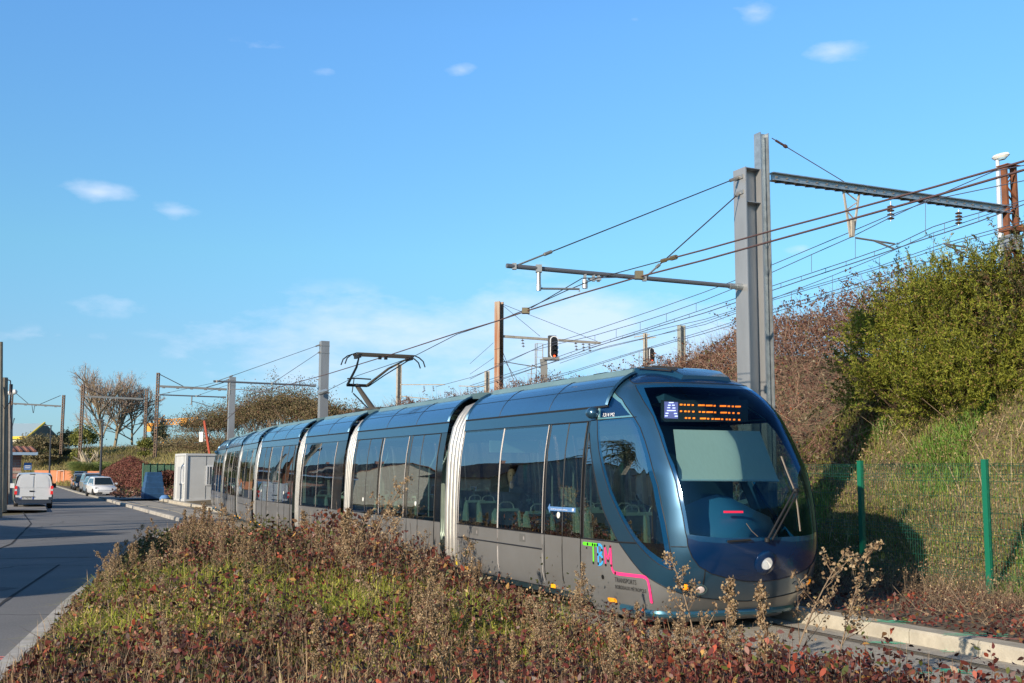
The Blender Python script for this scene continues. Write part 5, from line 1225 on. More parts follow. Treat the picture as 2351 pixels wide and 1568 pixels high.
m.build('number_plate', [mat('plate_white', (.6, .6, .58), .5), mat('plate_blue', (.03, .1, .5), .5), seamm], van, fix=False)

# ================================================================== BUILDINGS AND STREET FURNITURE AT LEFT
cabm = mat('cabin_grey', (.50, .51, .50), .55, var=.05, vscale=1.5)
cab2 = empty('site_cabin', tuple(np.append(G(425, 1151, .09)[:2], .09)), R(31)); tag(cab2, 'grey prefab site cabin with a door and white barred window behind the tram tail', 'cabin')
Lx, Ly, Hh = 5.0, 2.45, 2.85; mb = MB(); mb.box((Lx/2, Ly/2, Hh/2), (Lx, Ly, Hh), 0)
for x, y in ((0, 0), (Lx, 0), (0, Ly), (Lx, Ly)): mb.box((x, y, Hh/2), (.12, .12, Hh+.02), 1)
for a, b in (((0, 0), (Lx, 0)), ((0, 0), (0, Ly)), ((0, Ly), (Lx, Ly)), ((Lx, 0), (Lx, Ly))):
    for z in (.06, Hh-.04): mb.bar((a[0], a[1], z), (b[0], b[1], z), .125, .13, 1)
for x in (1.2, 2.4, 3.6): mb.box((x, -.002, Hh/2), (.015, .02, Hh-.2), 2)
mb.box((-.002, .55, Hh/2), (.02, .015, Hh-.2), 2)
mb.build('cabin_wall', [cabm, mat('cabin_trim', (.50, .51, .51), .5), seamm], cab2)
m = MB(); m.box((-.01, 1.45, 1.08), (.06, .8, 2.0), 0); m.box((-.05, 1.15, 1.0), (.04, .05, .12), 1); m.build('door', [mat('door_grey', (.36, .37, .38), .5), seamm], cab2)
def barwin(nm, c, ax, w_, h_, root):
    m = MB(); T = Matrix.Rotation(ax, 3, 'Z'); m.box(c, (w_, .06, h_), 0, T=T); c = Vector(c)+T@Vector((0, -.035, 0)); m.box(c, (w_-.14, .02, h_-.14), 1, T=T)
    for k in range(5): m.box(c+T@Vector(((k-2)*(w_-.2)/5, -.02, 0)), (.03, .02, h_-.14), 0, T=T)
    m.build(nm, [mat('win_white', (.7, .71, .72), .5), mat('win_dark', (.10, .12, .14), .2)], root)
barwin('window', (-.02, .62, 1.62), R(-90), .7, 1.15, cab2); barwin('window', (1.75, -.02, 1.55), 0, 1.1, 1.2, cab2)
# blue skip hopper beside the cabin, and site fence
bt = empty('blue_container', tuple(np.append(G(350, 1146, .05)[:2], .05)), R(28)); tag(bt, 'dark blue ribbed waste container tapering upwards beside the site cabin', 'container')
mb = MB(); zs = [0, .35, .38, .75, .78, 1.1, 1.13, 1.5, 1.53, 1.72]; vs = []
for i, z in enumerate(zs):
    k = max(0, (z-.5)/1.22); a = .62-.18*k+(.0 if i % 2 == 0 else .03); b = .55-.12*k+(.0 if i % 2 == 0 else .03); vs += [(-a, -b, z), (a, -b, z), (a, b, z), (-a, b, z)]
mb.add(vs, [(i*4+k, i*4+(k+1) % 4, (i+1)*4+(k+1) % 4, (i+1)*4+k) for i in range(9) for k in range(4)]+[(36, 37, 38, 39)])
mb.build('container_body', mat('container_blue', (.03, .09, .20), .45, var=.2, vscale=3), bt)
m = MB(); m.box((0, 0, 1.75), (.9, .8, .05)); m.build('lid', mat('container_blue', (.03, .09, .20), .45), bt)
m = MB()
m.lathe([(.001, 0), (.3, .03), (.34, .16), (.2, .32), (.001, .36)], 12, np.append(G(378, 1149, .05)[:2], .05)); tag(m.build('rubbish_bag', mat('bag_blue', (.12, .25, .5), .4), smooth=True), 'blue rubbish bag lying at the foot of the cabin', 'bag')
m = MB(); m.lathe([(.001, 0), (.2, .03), (.24, .12), (.12, .25), (.001, .28)], 12, np.append(G(386, 1147, .05)[:2], .05)); tag(m.build('rubbish_bag', mat('bag_yellow', (.7, .55, .05), .4), smooth=True), 'yellow rubbish bag lying against the cabin corner', 'bag')
gf = empty('site_fence'); tag(gf, 'dark green panel fence round the waste container, left of the cabin', 'fence')
a = G(326, 1136, 0); b = G(392, 1126, 0); a[2] = b[2] = 0; mb = MB()
c = a+(b-a)*.0+np.array([1.2, 5.0, 0])
for p, q in ((a, c), (c, b+np.array([1.5, 4, 0]))):
    for t in np.linspace(0, 1, 6): z = p+(q-p)*t; mb.box((z[0], z[1], 1.25), (.09, .09, 2.5))
    for zz_ in (.3, 1.3, 2.42): mb.bar(p+np.array([0, 0, zz_]), q+np.array([0, 0, zz_]), .05, .07)
    for t in np.linspace(0, 1, 60): z = p+(q-p)*t; mb.box((z[0], z[1], 1.25), (.03, .03, 2.3))
mb.build('fence_panel', mat('site_green', (.02, .12, .07), .5), gf)
# leaning red post with white box
pr = empty('leaning_post'); tag(pr, 'leaning rusty red post with a white box on brackets above the cabin roof', 'post')
Y = 84; a, b = atY(478, 1042, Y), atY(469, 966, Y); mb = MB(); mb.bar((a[0]+.3, a[1], 2.2), b, .22, .14); mb.build('post', mat('post_red', (.42, .07, .03), .7, var=.2), pr)
m = MB(); q = atY(462.5, 1003, Y); m.box(q, (.28, .2, .75)); m.build('white_box', mat('box_white', (.75, .75, .72), .5), pr)
m = MB(); 
for y in (995, 1010): m.bar(atY(463, y, Y), atY(474, y, Y), .05, .06)
m.build('bracket', steel, pr)
# end wall across the road
wl_ = empty('boundary_wall'); tag(wl_, 'orange brown rendered wall closing the far end of the road', 'wall')
ow = mat('render_orange', (.50, .19, .09), .85, var=.15, vscale=.5); Yw = 148
for (x0, x1, top) in ((47, 80, 1087), (80, 174, 1081)):
    p, q = atY(x0, 1110, Yw), atY(x1, 1110, Yw-3 if x1 > 100 else Yw); zt = float(atY(x0, top, Yw)[2]); mb = MB(); mb.bar((p[0], p[1], zt/2), (q[0], q[1], zt/2), .3, zt); mb.bar((p[0], p[1], zt+.04), (q[0], q[1], zt+.04), .4, .08); mb.build('wall_panel', ow, wl_)
p, q = atY(174, 1110, Yw-3), atY(240, 1110, 120); mb = MB(); mb.bar((p[0], p[1], .9), (q[0], q[1], .9), .3, 1.8); mb.build('wall_panel', ow, wl_)
m = MB(); q = atY(225, 1110, Yw-2.5); q = atY(139.5, 1100, Yw-2.2)
for dx, dz, w_, h_ in ((-.43, 0, .07, 1.75), (.43, 0, .07, 1.75), (0, .87, .93, .07)): m.box((q[0]+dx, q[1]-.2, .95+dz), (w_, .06, h_))
m.build('door_frame', mat('frame_pale', (.6, .45, .38), .6), wl_)
# brick building with tiled roof at the left edge
bb = empty('brick_building'); tag(bb, 'red brick building with tiled eaves at the far left edge', 'building')
brick = mat('brick', (.34, .13, .10), .85, col2=(.45, .30, .24), vscale=2.5)
nt_ = brick.node_tree; bkn = nt_.nodes.new('ShaderNodeTexBrick'); tcb = nt_.nodes.new('ShaderNodeTexCoord'); mpb = nt_.nodes.new('ShaderNodeMapping'); mpb.inputs['Rotation'].default_value = (R(90), 0, 0)
nt_.links.new(tcb.outputs['Object'], mpb.inputs[0]); nt_.links.new(mpb.outputs[0], bkn.inputs[0]); bkn.inputs['Scale'].default_value = 1.6; bkn.inputs['Color1'].default_value = (.36, .14, .11, 1); bkn.inputs['Color2'].default_value = (.45, .26, .20, 1); bkn.inputs['Mortar'].default_value = (.4, .34, .3, 1)
nt_.links.new(bkn.outputs[0], nt_.nodes['Principled BSDF'].inputs['Base Color'])
Y = 66; p = atY(46, 1120, Y); zt = float(atY(46, 1041, Y)[2]); bb.location = (p[0], p[1], 0); bb.rotation_euler = (0, 0, R(27))
mb = MB(); mb.box((-4.2, 3.5, zt/2), (8.4, 7, zt), 0); mb.box((-4.2, 3.49, .35), (8.5, 7.1, .7), 1); mb.box((-4.2, 3.49, zt*.62), (8.45, 7.06, .1), 1); mb.build('wall', [brick, conc], bb)
rt = mat('roof_tile', (.30, .12, .07), .85, col2=(.16, .07, .05), vscale=6, bump=.5, bscale=12)
m = MB(); m.bar((-4.0, -.7, zt+.08), (-4.0, 3.5, zt+.42), 9.6, .12)
for i in range(26): m.tube([(.65-i*.37, -.78, zt+.12), (.65-i*.37, 3.4, zt+.44)], .09, 6)
m.build('roof', rt, bb); m = MB(); m.box((-4.0, -.75, zt-.02), (9.6, .08, .16)); m.box((.78, 1.4, zt+.0), (.08, 4.4, .16)); m.build('fascia', mat('fascia_blue', (.30, .42, .55), .6), bb)
m = MB(); m.box((.35, -.1, zt-.75), (.42, .05, .42), 0); m.box((.35, -.13, zt-.72), (.32, .02, .07), 1); m.box((.35, -.13, zt-.84), (.28, .02, .05), 1); m.build('sign_board', [mat('sign_blue', (.10, .22, .50), .5), wh], bb)
m = MB(); q = atY(40, 1108, 64); m.box((q[0], q[1], .75), (.75, .5, 1.3)); m.box((q[0], q[1], 1.42), (.85, .6, .06)); tag(m.build('electric_cabinet', mat('cabinet_dark', (.06, .09, .08), .5)), 'dark green electricity cabinet at the corner of the brick building', 'cabinet')
# utility poles
wood = mat('wood_pole', (.24, .21, .16), .85, var=.3, vscale=6, stretch=(1, 1, .2)); cpole = mat('concrete_pole', (.27, .25, .22), .8, var=.2, vscale=5)
def pole(px, y0, y1, Y, r0, r1, m, label, extra=None):
    o = empty('utility_pole'); tag(o, label, 'pole', 'utility poles'); a = atY(px[1], y1, Y); b = atY(px[0], y0, Y); mb = MB(); mb.tube([(a[0], a[1], 0), b], [r0, r1], 10); mb.build('pole_shaft', m, o, smooth=True)
    if extra: extra(o, Y)
    return o
def ex1(o, Y):
    m = MB()
    for P in ([(12, 870), (24, 874), (25, 900)], [(0, 885), (4, 925), (10, 938), (22, 925), (25, 906)], [(25, 905), (24, 950), (27, 985), (33, 960)]): m.tube([atY(x, y, Y-.3) for x, y in P], .03, 4)
    m.box(atY(25, 893, Y-.2), (.12, .12, .45)); m.build('cable', wirem, o)
def ex2(o, Y):
    m = MB(); a, b = atY(16, 905, Y), atY(24, 901, Y); m.tube([a, b], .03, 6); m.build('lamp_arm', galv, o); m = MB(); c = atY(28, 901, Y)
    m.lathe([(.001, -.30), (.10, -.24), (.16, 0), (.12, .22), (.001, .30)], 10, c, 0, Matrix.Rotation(R(78), 3, 'Y')); m.build('lamp_head', mat('lamp_shell', (.7, .7, .66), .35), o, smooth=True)
pole((9.5, 4), 867, 1165, 52, .24, .17, wood, 'thick wooden pole with looped cables at the left edge', ex1)
pole((14, 13), 905, 1140, 60, .15, .12, rust, 'slim brown pole carrying a white street lamp head, behind the wooden pole', ex2)
pole((23, 21), 930, 1140, 62, .20, .14, cpole, 'concrete pole right of the wooden pole, in front of the brick building')
pole((2, -2), 785, 1180, 46, .13, .08, wood, 'tallest pole cut by the left edge of the picture', lambda o, Y: (lambda m: (m.tube([atY(3, 790, Y), atY(5, 850, Y), atY(0, 900, Y)], .03, 4), m.build('cable', wirem, o)))(MB()))
def slamp(px, y0, y1, Y, label):
    o = empty('street_lamp'); tag(o, label, 'street lamp', 'dark street lamps'); a, b = atY(px[1], y1, Y), atY(px[0], y0, Y); mb = MB(); mb.tube([(a[0], a[1], max(0, a[2]-.4)), b], [.11, .07], 8); mb.build('lamp_post', mat('lamp_dark', (.03, .035, .045), .5), o, smooth=True)
    m = MB(); m.bar(b+np.array([-.7, 0, .03]), b+np.array([.1, 0, -.02]), .3, .10); m.build('lamp_head', mat('lamp_dark', (.03, .035, .045), .5), o)
slamp((117, 113), 977, 1112, 118, 'dark street lamp standing in front of the orange wall')
slamp((236, 231), 964, 1078, 92, 'dark street lamp rising behind the row of cars and red hedge')
# warehouse beyond the bank
Y = 290; wa = empty('warehouse'); tag(wa, 'warehouse with pale blue roof and yellow eaves line beyond the bank', 'warehouse')
A, B, C_, Dd, E_ = atY(12, 972, Y), atY(104, 972, Y), atY(62, 1005, Y-12), atY(12, 1005, Y-12), atY(147, 1016, Y+12)
m = MB(); m.add([A, B, C_, Dd], [(0, 1, 2, 3)]); m.add([B, E_, (A[0], A[1]+24, E_[2])], [(0, 1, 2)]); m.build('roof', mat('roof_sheet', (.36, .47, .52), .6), wa)
m = MB(); g0 = [C_, B, E_, (E_[0], E_[1], 0), (C_[0], C_[1], 0)]; m.add(g0, [tuple(range(5))], 1); m.add([Dd, C_, (C_[0], C_[1], 0), (Dd[0], Dd[1], 0)], [(0, 1, 2, 3)], 0); m.build('wall', [mat('wall_cream', (.6, .56, .42), .8), mat('gable_dark', (.11, .10, .08), .8)], wa, fix=False)
m = MB(); m.bar(Dd+np.array([0, -.3, 0]), C_+np.array([0, -.3, 0]), .4, .7); m.bar(C_+np.array([0, -.3, 0]), B+np.array([0, -.3, .2]), .3, .4); m.build('eaves_line', mat('eaves_yellow', (.75, .52, .02), .6), wa)
# tower crane far away
Y = 330; cn = empty('tower_crane'); tag(cn, 'yellow tower crane jib on the horizon behind the bare trees', 'crane'); cy = mat('crane_yellow', (.85, .36, .03), .6)
def truss(mb, a, b, h, n, r):
    a = np.array(a, float); b = np.array(b, float); U_ = np.array([0, 0, h])
    mb.bar(a, b, r, r); mb.bar(a+U_, b+U_, r, r)
    for i in range(n):
        p, q = a+(b-a)*i/n, a+(b-a)*(i+1)/n; mb.bar(p, (p+q)/2+U_, r*.7, r*.7); mb.bar((p+q)/2+U_, q, r*.7, r*.7)
m = MB(); truss(m, atY(352, 977, Y), atY(458, 970, Y), 1.5, 14, .28); truss(m, atY(336, 976, Y), atY(360, 977, Y), .5, 3, .4); m.build('jib', cy, cn)
m = MB(); a, b = atY(371, 1010, Y), atY(371, 960, Y); 
for dx in (-.7, .7): m.bar((a[0]+dx, a[1], 2), (b[0]+dx, b[1], b[2]), .3, .3)
for i in range(8): z0, z1 = a[2]-3+i*1.3, a[2]-3+(i+1)*1.3; m.bar((a[0]-.7, a[1], z0), (a[0]+.7, a[1], z1), .2, .2)
m.build('tower', cy, cn); m = MB(); m.box(atY(424, 969, Y), (1.8, 1.5, 2.2)); m.build('crane_cab', cy, cn); m = MB(); m.box(atY(343, 984, Y), (1.6, 1.2, 1.8)); m.build('counterweight', cy, cn)
# houses on the near-left side of the street (outside the frame: they throw the shadows on the road and show in the tram windows)
def house(pos, rot, L, W_, eave, ridge, wallm, label, roofm=None, wins=3):
    h = empty('house', (pos[0], pos[1], 0), rot); tag(h, label, 'house', 'houses along the left side of the street')
    m = MB(); m.box((0, 0, eave/2), (L, W_, eave)); m.prism([(-W_/2, eave), (W_/2, eave), (0, ridge)], (0, 1, 0), (0, 0, 1), (1, 0, 0), (-L/2, 0, 0), L); m.build('wall', wallm, h)
    m = MB()
    for s in (-1, 1): m.bar((0, s*(W_/2+.35), eave-.14), (0, 0, ridge+.08), L+.7, .14)
    o = m.build('roof', roofm or rt, h)
    for s in (-1, 1):
        for k in range(wins):
            m = MB(); x = (k-(wins-1)/2)*L/wins; m.box((x, s*(W_/2+.01), eave*.55), (1.1, .08, 1.3), 0); m.box((x, s*(W_/2+.055), eave*.55), (.95, .02, 1.15), 1); m.build('window', [mat('win_white', (.7, .71, .72), .5), mat('win_dark', (.10, .12, .14), .2)], h)
    m = MB(); m.box((L*.25, 0, ridge+.3), (.6, .5, 1.2)); m.build('chimney', brick, h)
    return h
beige = mat('render_beige', (.55, .42, .28), .9, var=.1); cream = mat('render_cream', (.62, .55, .42), .9, var=.1); greyw = mat('render_grey', (.35, .34, .32), .9, var=.15)
def AC(a, c): sa, ca_ = s_(R(SUN_AZ)), c_(R(SUN_AZ)); return (sa*a+ca_*c, ca_*a-sa*c)
SA = math.atan2(-s_(R(SUN_AZ)), c_(R(SUN_AZ)))
house(AC(-4.5, -25.9), SA, 3.8, 8.5, 6.3, 7.7, beige, 'tall narrow beige house nearest the road, left of the picture', wins=1)
house(AC(-3.5, -20.9), SA, 6.7, 7.5, 4.9, 6.0, greyw, 'low cream cottage nearest the camera, left of the picture', wins=2)
house(AC(-3.5, -36.3), SA, 9.3, 9, 5.6, 8.0, beige, 'wide beige house second along the street, left of the picture')
house(AC(2, -50), SA, 13, 9, 4.6, 7.2, cream, 'wide cream house third along the street, left of the picture', wins=4)
house(AC(9, -65), SA, 12, 9, 5.5, 8, greyw, 'grey house fourth along the street, left of the picture')
house((-48, 58), R(115), 12, 9, 4.2, 7.0, beige, 'beige house with brown tile roof beside the brick building')
house((-58, 82), R(115), 12, 9, 4.5, 7.2, cream, 'cream house with brown tile roof beyond the brick building')
house((-74, 108), R(115), 14, 9, 5, 8, greyw, 'grey house near the orange wall at far left')
m = MB()
for a, b in (((-15.5, 7), (-19.8, 19)), ((-20.3, 20.5), (-24.5, 33)), ((-25, 34.5), (-29, 47))):
    m.bar((a[0], a[1], 1.05), (b[0], b[1], 1.05), .2, 2.1); m.bar((a[0], a[1], 2.13), (b[0], b[1], 2.13), .28, .07)
tag(m.build('garden_wall', mat('wall_concrete', (.33, .32, .30), .9, var=.25, vscale=1.5)), 'long grey concrete garden wall along the left side of the street', 'wall')
# ================================================================== VEGETATION
def rdir(n, up=.0, flat=1.0):
    v = rng.normal(size=(n, 3)); v[:, 2] = v[:, 2]*flat+up; return v/np.linalg.norm(v, axis=1, keepdims=True)
def perp(a):
    r = rng.normal(size=a.shape); b = np.cross(a, r); return b/(np.linalg.norm(b, axis=1, keepdims=True)+1e-9)
def leaf_quads(P, size, a=None, wr=.36):
    n = len(P); a = rdir(n, .15) if a is None else a; b = perp(a); s = size[:, None] if hasattr(size, 'shape') and size.shape else size
    c = np.cross(a, b)*s*.10
    return np.stack([P, P+a*s*.5+b*s*wr+c, P+a*s, P+a*s*.5-b*s*wr+c], 1)
def leaf6(P, size, a=None, wr=.27):
    n = len(P); a = rdir(n, .15) if a is None else a; b = perp(a); s = size[:, None]; c = np.cross(a, b)*s
    return np.stack([P, P+a*s*.28+b*s*wr*.85+c*.06, P+a*s*.62+b*s*wr*.75+c*.05, P+a*s*1.02-c*.10, P+a*s*.62-b*s*wr*.75+c*.05, P+a*s*.28-b*s*wr*.85+c*.06], 1)
def stuff6(name, q, m): return tag(np_mesh(name, q, 6, m), kind='stuff')
def blades(P, h, w, lean=.35, seg=2):
    n = len(P); a = rdir(n, 0, .0); up = np.array([0, 0, 1.]); b = np.stack([-a[:, 1], a[:, 0], np.zeros(n)], 1); ln = (rng.random(n)*lean)[:, None]; h = h[:, None]; w = w[:, None]
    t = rng.random((n, 1))*math.pi; bb = b*np.cos(t)+a*np.sin(t); bb[:, 2] = 0
    p1 = P+up*h*.55+a*h*ln*.35; p2 = P+up*h*(1-ln*.35)+a*h*ln*1.2
    q1 = np.stack([P-bb*w, P+bb*w, p1+bb*w*.8, p1-bb*w*.8], 1); q2 = np.stack([p1-bb*w*.8, p1+bb*w*.8, p2+bb*w*.1, p2-bb*w*.1], 1)
    return np.concatenate([q1, q2])
def stems(P, Q, w):
    d = Q-P; b = perp(d)*w; return np.stack([P-b, P+b, Q+b*.4, Q-b*.4], 1)
def stuff(name, q, m, kind='stuff'): return tag(np_mesh(name, q, 4, m), kind=kind)
RED = [(5, (.115, .032, .026)), (4, (.165, .042, .032)), (3, (.24, .07, .045)), (4, (.06, .026, .022)), (1.0, (.40, .085, .045)), (2, (.24, .13, .065)), (1.3, (.13, .15, .04)), (.5, (.50, .28, .08))]
DRY = [(5, (.38, .26, .15)), (4, (.28, .18, .10)), (3, (.48, .35, .21)), (2, (.18, .10, .06)), (1, (.58, .42, .22))]
GRN = [(5, (.40, .42, .06)), (4, (.28, .34, .045)), (3, (.50, .48, .10)), (1.8, (.60, .48, .13)), (1, (.13, .18, .04))]
OLV = [(5, (.085, .095, .03)), (4, (.13, .125, .04)), (3, (.055, .065, .025)), (2, (.2, .15, .07)), (1, (.10, .05, .03))]
redm = mat('red_leaves', (.1, .03, .02), .45, island=RED, var=.45, vscale=1.1, trans=.16, spec=.35); drym = mat('dry_plant', (.3, .2, .1), .8, island=DRY, var=.25, vscale=.7, trans=.25, spec=.1)
grnm = mat('yellow_green_grass', (.2, .25, .05), .55, island=GRN, var=.2, vscale=.9, trans=.35, spec=.3); olvm = mat('olive_leaves', (.1, .1, .04), .6, island=OLV, var=.25, vscale=.8, trans=.25, spec=.25)
twgm = mat('dry_twigs', (.2, .14, .09), .85, island=[(4, (.16, .11, .075)), (3, (.25, .18, .12)), (3, (.09, .06, .045)), (1, (.36, .28, .19))], spec=.1)
def med_pts(n, near=1.0, y0=4.2, y1=42.0):
    """random spots in the planted strip, denser close by"""
    out = []
    tot = 0
    while tot < n:
        m = n*3; u = rng.random(m); y = y0*(y1/y0)**(u**near); x = (rng.random(m)*1.2-.62)*y
        lx = np.interp(y, [p[1] for p in MEDL], [p[0] for p in MEDL]); ok = (x > lx+.24) & (x*NV[0]+y*NV[1] < VN-.02) & (np.abs(x) < .52*y+.8)
        out.append(np.stack([x[ok], y[ok]], 1)); tot += ok.sum()
    return np.concatenate(out)[:n]
def zgreen(x, y): return np.exp(-(((x+3.6)/2.6)**2+((y-14.3)/2.3)**2)**1.5)+.8*np.exp(-(((x+1.0)/1.0)**2+((y-13.0)/1.3)**2))
def ztall(x, y):    # the taller brown stand in front of the tram flank
    vd = VN-(x*NV[0]+y*NV[1]); return np.exp(-((vd-.9)/.9)**2)*np.clip((y-15.2)/2.5, 0, 1)*np.clip((30-y)/8, .2, 1)
def zolive(x, y): return np.exp(-(((x+6.6)/1.7)**2+((y-21)/4.0)**2))
# 1 red-leaved ground cover
p = med_pts(115000); x, y = p[:, 0], p[:, 1]; nz = vnoise(x, y, 1.1, 21)*.6+vnoise(x, y, .45, 22)*.4
keep = rng.random(len(x)) < np.clip(1.1-.80*zgreen(x, y)-.6*zolive(x, y), .2, 1)*np.clip((nz-.33)*4.2, .03, 1); x, y, nz = x[keep], y[keep], nz[keep]
lx = np.interp(y, [p_[1] for p_ in MEDL], [p_[0] for p_ in MEDL]); edge = np.clip(np.minimum((x-lx)/.7, (VN-(x*NV[0]+y*NV[1]))/.5), .15, 1)
ztr = np.exp(-(((VN-(x*NV[0]+y*NV[1]))-2.0)/1.5)**2)*np.clip((y-14)/2.5, 0, 1)*np.clip((24-y)/5, 0, 1)
lmp = np.clip((vnoise(x, y, 1.3, 28)*.6+vnoise(x, y, .55, 29)*.4-.25)*2, 0, 1.2)
hh = (.05+.46*lmp*(.35+.9*vnoise(x, y, 2.6, 24))+.26*ztr+.34*ztall(x, y)*np.clip((27-y)/7, .15, 1))*edge; z = medz(x, y)+hh*rng.random(len(x))**.55
sz = (.036+.050*rng.random(len(x))**1.6)*np.clip(y/10, .9, 2.0)**.5
P = np.stack([x, y, z], 1); stuff6('red_ground_cover', leaf6(P, sz, rdir(len(P), -.25)), redm)
i = rng.choice(len(x), 22000, False); Q = P[i]+rng.normal(size=(22000, 3))*[.05, .05, .02]; B = Q.copy(); B[:, :2] += rng.normal(size=(22000, 2))*.07; B[:, 2] = medz(B[:, 0], B[:, 1]); Q[:, 2] += .03+.14*rng.random(22000)**3
stuff('shrub_stems', stems(B, Q, .0035*np.clip(Q[:, 1:2]/10, 1, 2.5)), twgm)
# upright shoots with leaves, giving the cover its ragged top
def shoots(x, y, h, nl, lsz, lean=.12):
    n = len(x); B = np.stack([x, y, medz(x, y)], 1); T_ = B+np.stack([rng.normal(0, lean, n)*h, rng.normal(0, lean, n)*h, h], 1); M_ = (B+T_)/2+rng.normal(size=(n, 3))*.02
    q = [stems(B, M_, .0035), stems(M_, T_, .0025)]; t = rng.random((n, nl, 1))**.8; P = np.where(t < .5, B[:, None]+(M_-B)[:, None]*t*2, M_[:, None]+(T_-M_)[:, None]*(t-.5)*2)+rng.normal(size=(n, nl, 3))*.018
    return np.concatenate(q), leaf6(P.reshape(-1, 3), lsz*(.55+.7*rng.random(n*nl)), rdir(n*nl, -.5), .30)
p = med_pts(3400, 1.0, 6.5, 26); x, y = p[:, 0], p[:, 1]; k = (rng.random(len(x)) < .75*np.clip((vnoise(x, y, 1.5, 25)-.3)*3, .1, 1)*np.clip(1.1-zgreen(x, y), .15, 1)); x, y = x[k], y[k]
kx_ = x/y; hs_ = np.where(kx_ < -.07, (.30+.34*rng.random(len(x))), .26+.26*rng.random(len(x)))*np.clip(1-.5*zolive(x, y), .4, 1)*np.where(y > 19, .6, 1)*np.clip((x-np.interp(y, [p_[1] for p_ in MEDL], [p_[0] for p_ in MEDL])-.2)/1.1, .22, 1)
s1_, l1_ = shoots(x, y, hs_, 13, .052)
n = 330; kk = .14+.36*rng.random(n); yy_ = 6.6+2.4*rng.random(n); xx_ = kk*yy_; ok = (xx_*NV[0]+yy_*NV[1] < VN-.02); xx_, yy_ = xx_[ok], yy_[ok]
s2_, l2_ = shoots(xx_, yy_, .34+.40*rng.random(len(xx_))**1.3, 16, .056)
stuff('shoot_stems', np.concatenate([s1_, s2_]), twgm); stuff6('red_shoots', np.concatenate([l1_, l2_]), redm)
n = 7500; kk = .12+.38*rng.random(n); yy_ = 6.0+2.9*rng.random(n); xx_ = kk*yy_; ok = (xx_*NV[0]+yy_*NV[1] < VN-.02); xx_, yy_ = xx_[ok], yy_[ok]; n = len(xx_)
stuff6('red_ground_cover', leaf6(np.stack([xx_, yy_, medz(xx_, yy_)+.38*rng.random(n)**.7*vnoise(xx_, yy_, .5, 27)*1.5], 1), .035+.03*rng.random(n), rdir(n, -.25)), redm)
# 2 green grass patch
n = 36000; gx = np.concatenate([rng.normal(-3.4, 1.9, n), rng.normal(-1.0, .8, n//4), rng.normal(-6.0, .5, n//9)]); gy = np.concatenate([rng.normal(14.2, 1.8, n), rng.normal(13.0, 1.0, n//4), rng.normal(16.2, 1.3, n//9)])
lx = np.interp(gy, [p_[1] for p_ in MEDL], [p_[0] for p_ in MEDL]); ok = (gx > lx+.48) & (gx*NV[0]+gy*NV[1] < VN-.2) & (vnoise(gx, gy, .7, 31)+.25*vnoise(gx, gy, .25, 32) > .52); gx, gy = gx[ok], gy[ok]; n = len(gx)
stuff('green_grass', blades(np.stack([gx, gy, medz(gx, gy)], 1)[::3], .10+.16*rng.random(n)[::3], .004+.004*rng.random(n)[::3], 1.6), grnm)
sel = rng.choice(n, 1500, False); tx, ty = np.repeat(gx[sel], 20)+rng.normal(0, .045, 30000), np.repeat(gy[sel], 20)+rng.normal(0, .045, 30000)
th_ = np.repeat(.14+.24*rng.random(1500), 20)*(.6+.6*rng.random(30000)); stuff('grass_tufts', blades(np.stack([tx, ty, medz(tx, ty)], 1), th_, .006+.006*rng.random(30000), 1.9), grnm)
# 3 dry stalks, straw and small beige seed plants everywhere
p = med_pts(30000); x, y = p[:, 0], p[:, 1]; k = rng.random(len(x)) < .25+.75*ztall(x, y)+.4*(vnoise(x, y, 1.3, 41) > .55); x, y = x[k], y[k]; n = len(x)
stuff('dry_grass', blades(np.stack([x, y, medz(x, y)], 1), (.16+.30*rng.random(n))*(1+1.3*ztall(x, y)), .0022+.0025*rng.random(n)+.0001*y, .7), drym)
p = med_pts(90000, 1.0, 6); x, y = p[:, 0], p[:, 1]; n0 = vnoise(x, y, .8, 51); k = rng.random(len(x)) < np.clip(.95*ztall(x, y)+2.2*(n0-.60)*(vnoise(x, y, 3, 52) > .45)+.5*zolive(x, y), .015, 1); x, y, n0 = x[k], y[k], n0[k]; n = len(x)
lx = np.interp(y, [p_[1] for p_ in MEDL], [p_[0] for p_ in MEDL]); edge = np.clip((x-lx)/.9, .2, 1)
z = medz(x, y)+(.14+.34*n0+.75*ztall(x, y)*vnoise(x, y, .5, 53))*edge*rng.random(n)**.6
stuff('dry_seed_heads', leaf_quads(np.stack([x, y, z], 1), (.018+.020*rng.random(n))*np.clip(y/12, 1, 2.0)), drym)
# 4 olive shrubs toward the tip of the strip
p = med_pts(70000, .75, 9); x, y = p[:, 0], p[:, 1]; k = rng.random(len(x)) < np.clip(1.1*zolive(x, y)+.25*(y > 18)+.10*(vnoise(x, y, .7, 61) > .62), 0, 1); x, y = x[k], y[k]; n = len(x); nz = vnoise(x, y, 1.2, 62)
lx = np.interp(y, [p_[1] for p_ in MEDL], [p_[0] for p_ in MEDL]); edge = np.clip((x-lx)/1.0, .15, 1)
z = medz(x, y)+(.08+.85*nz**1.5*np.clip((28-y)/8, .3, 1))*edge*rng.random(n)**.5
stuff('olive_ground_cover', leaf_quads(np.stack([x, y, z], 1), (.028+.02*rng.random(n))*np.clip(y/12, 1, 2)), olvm)
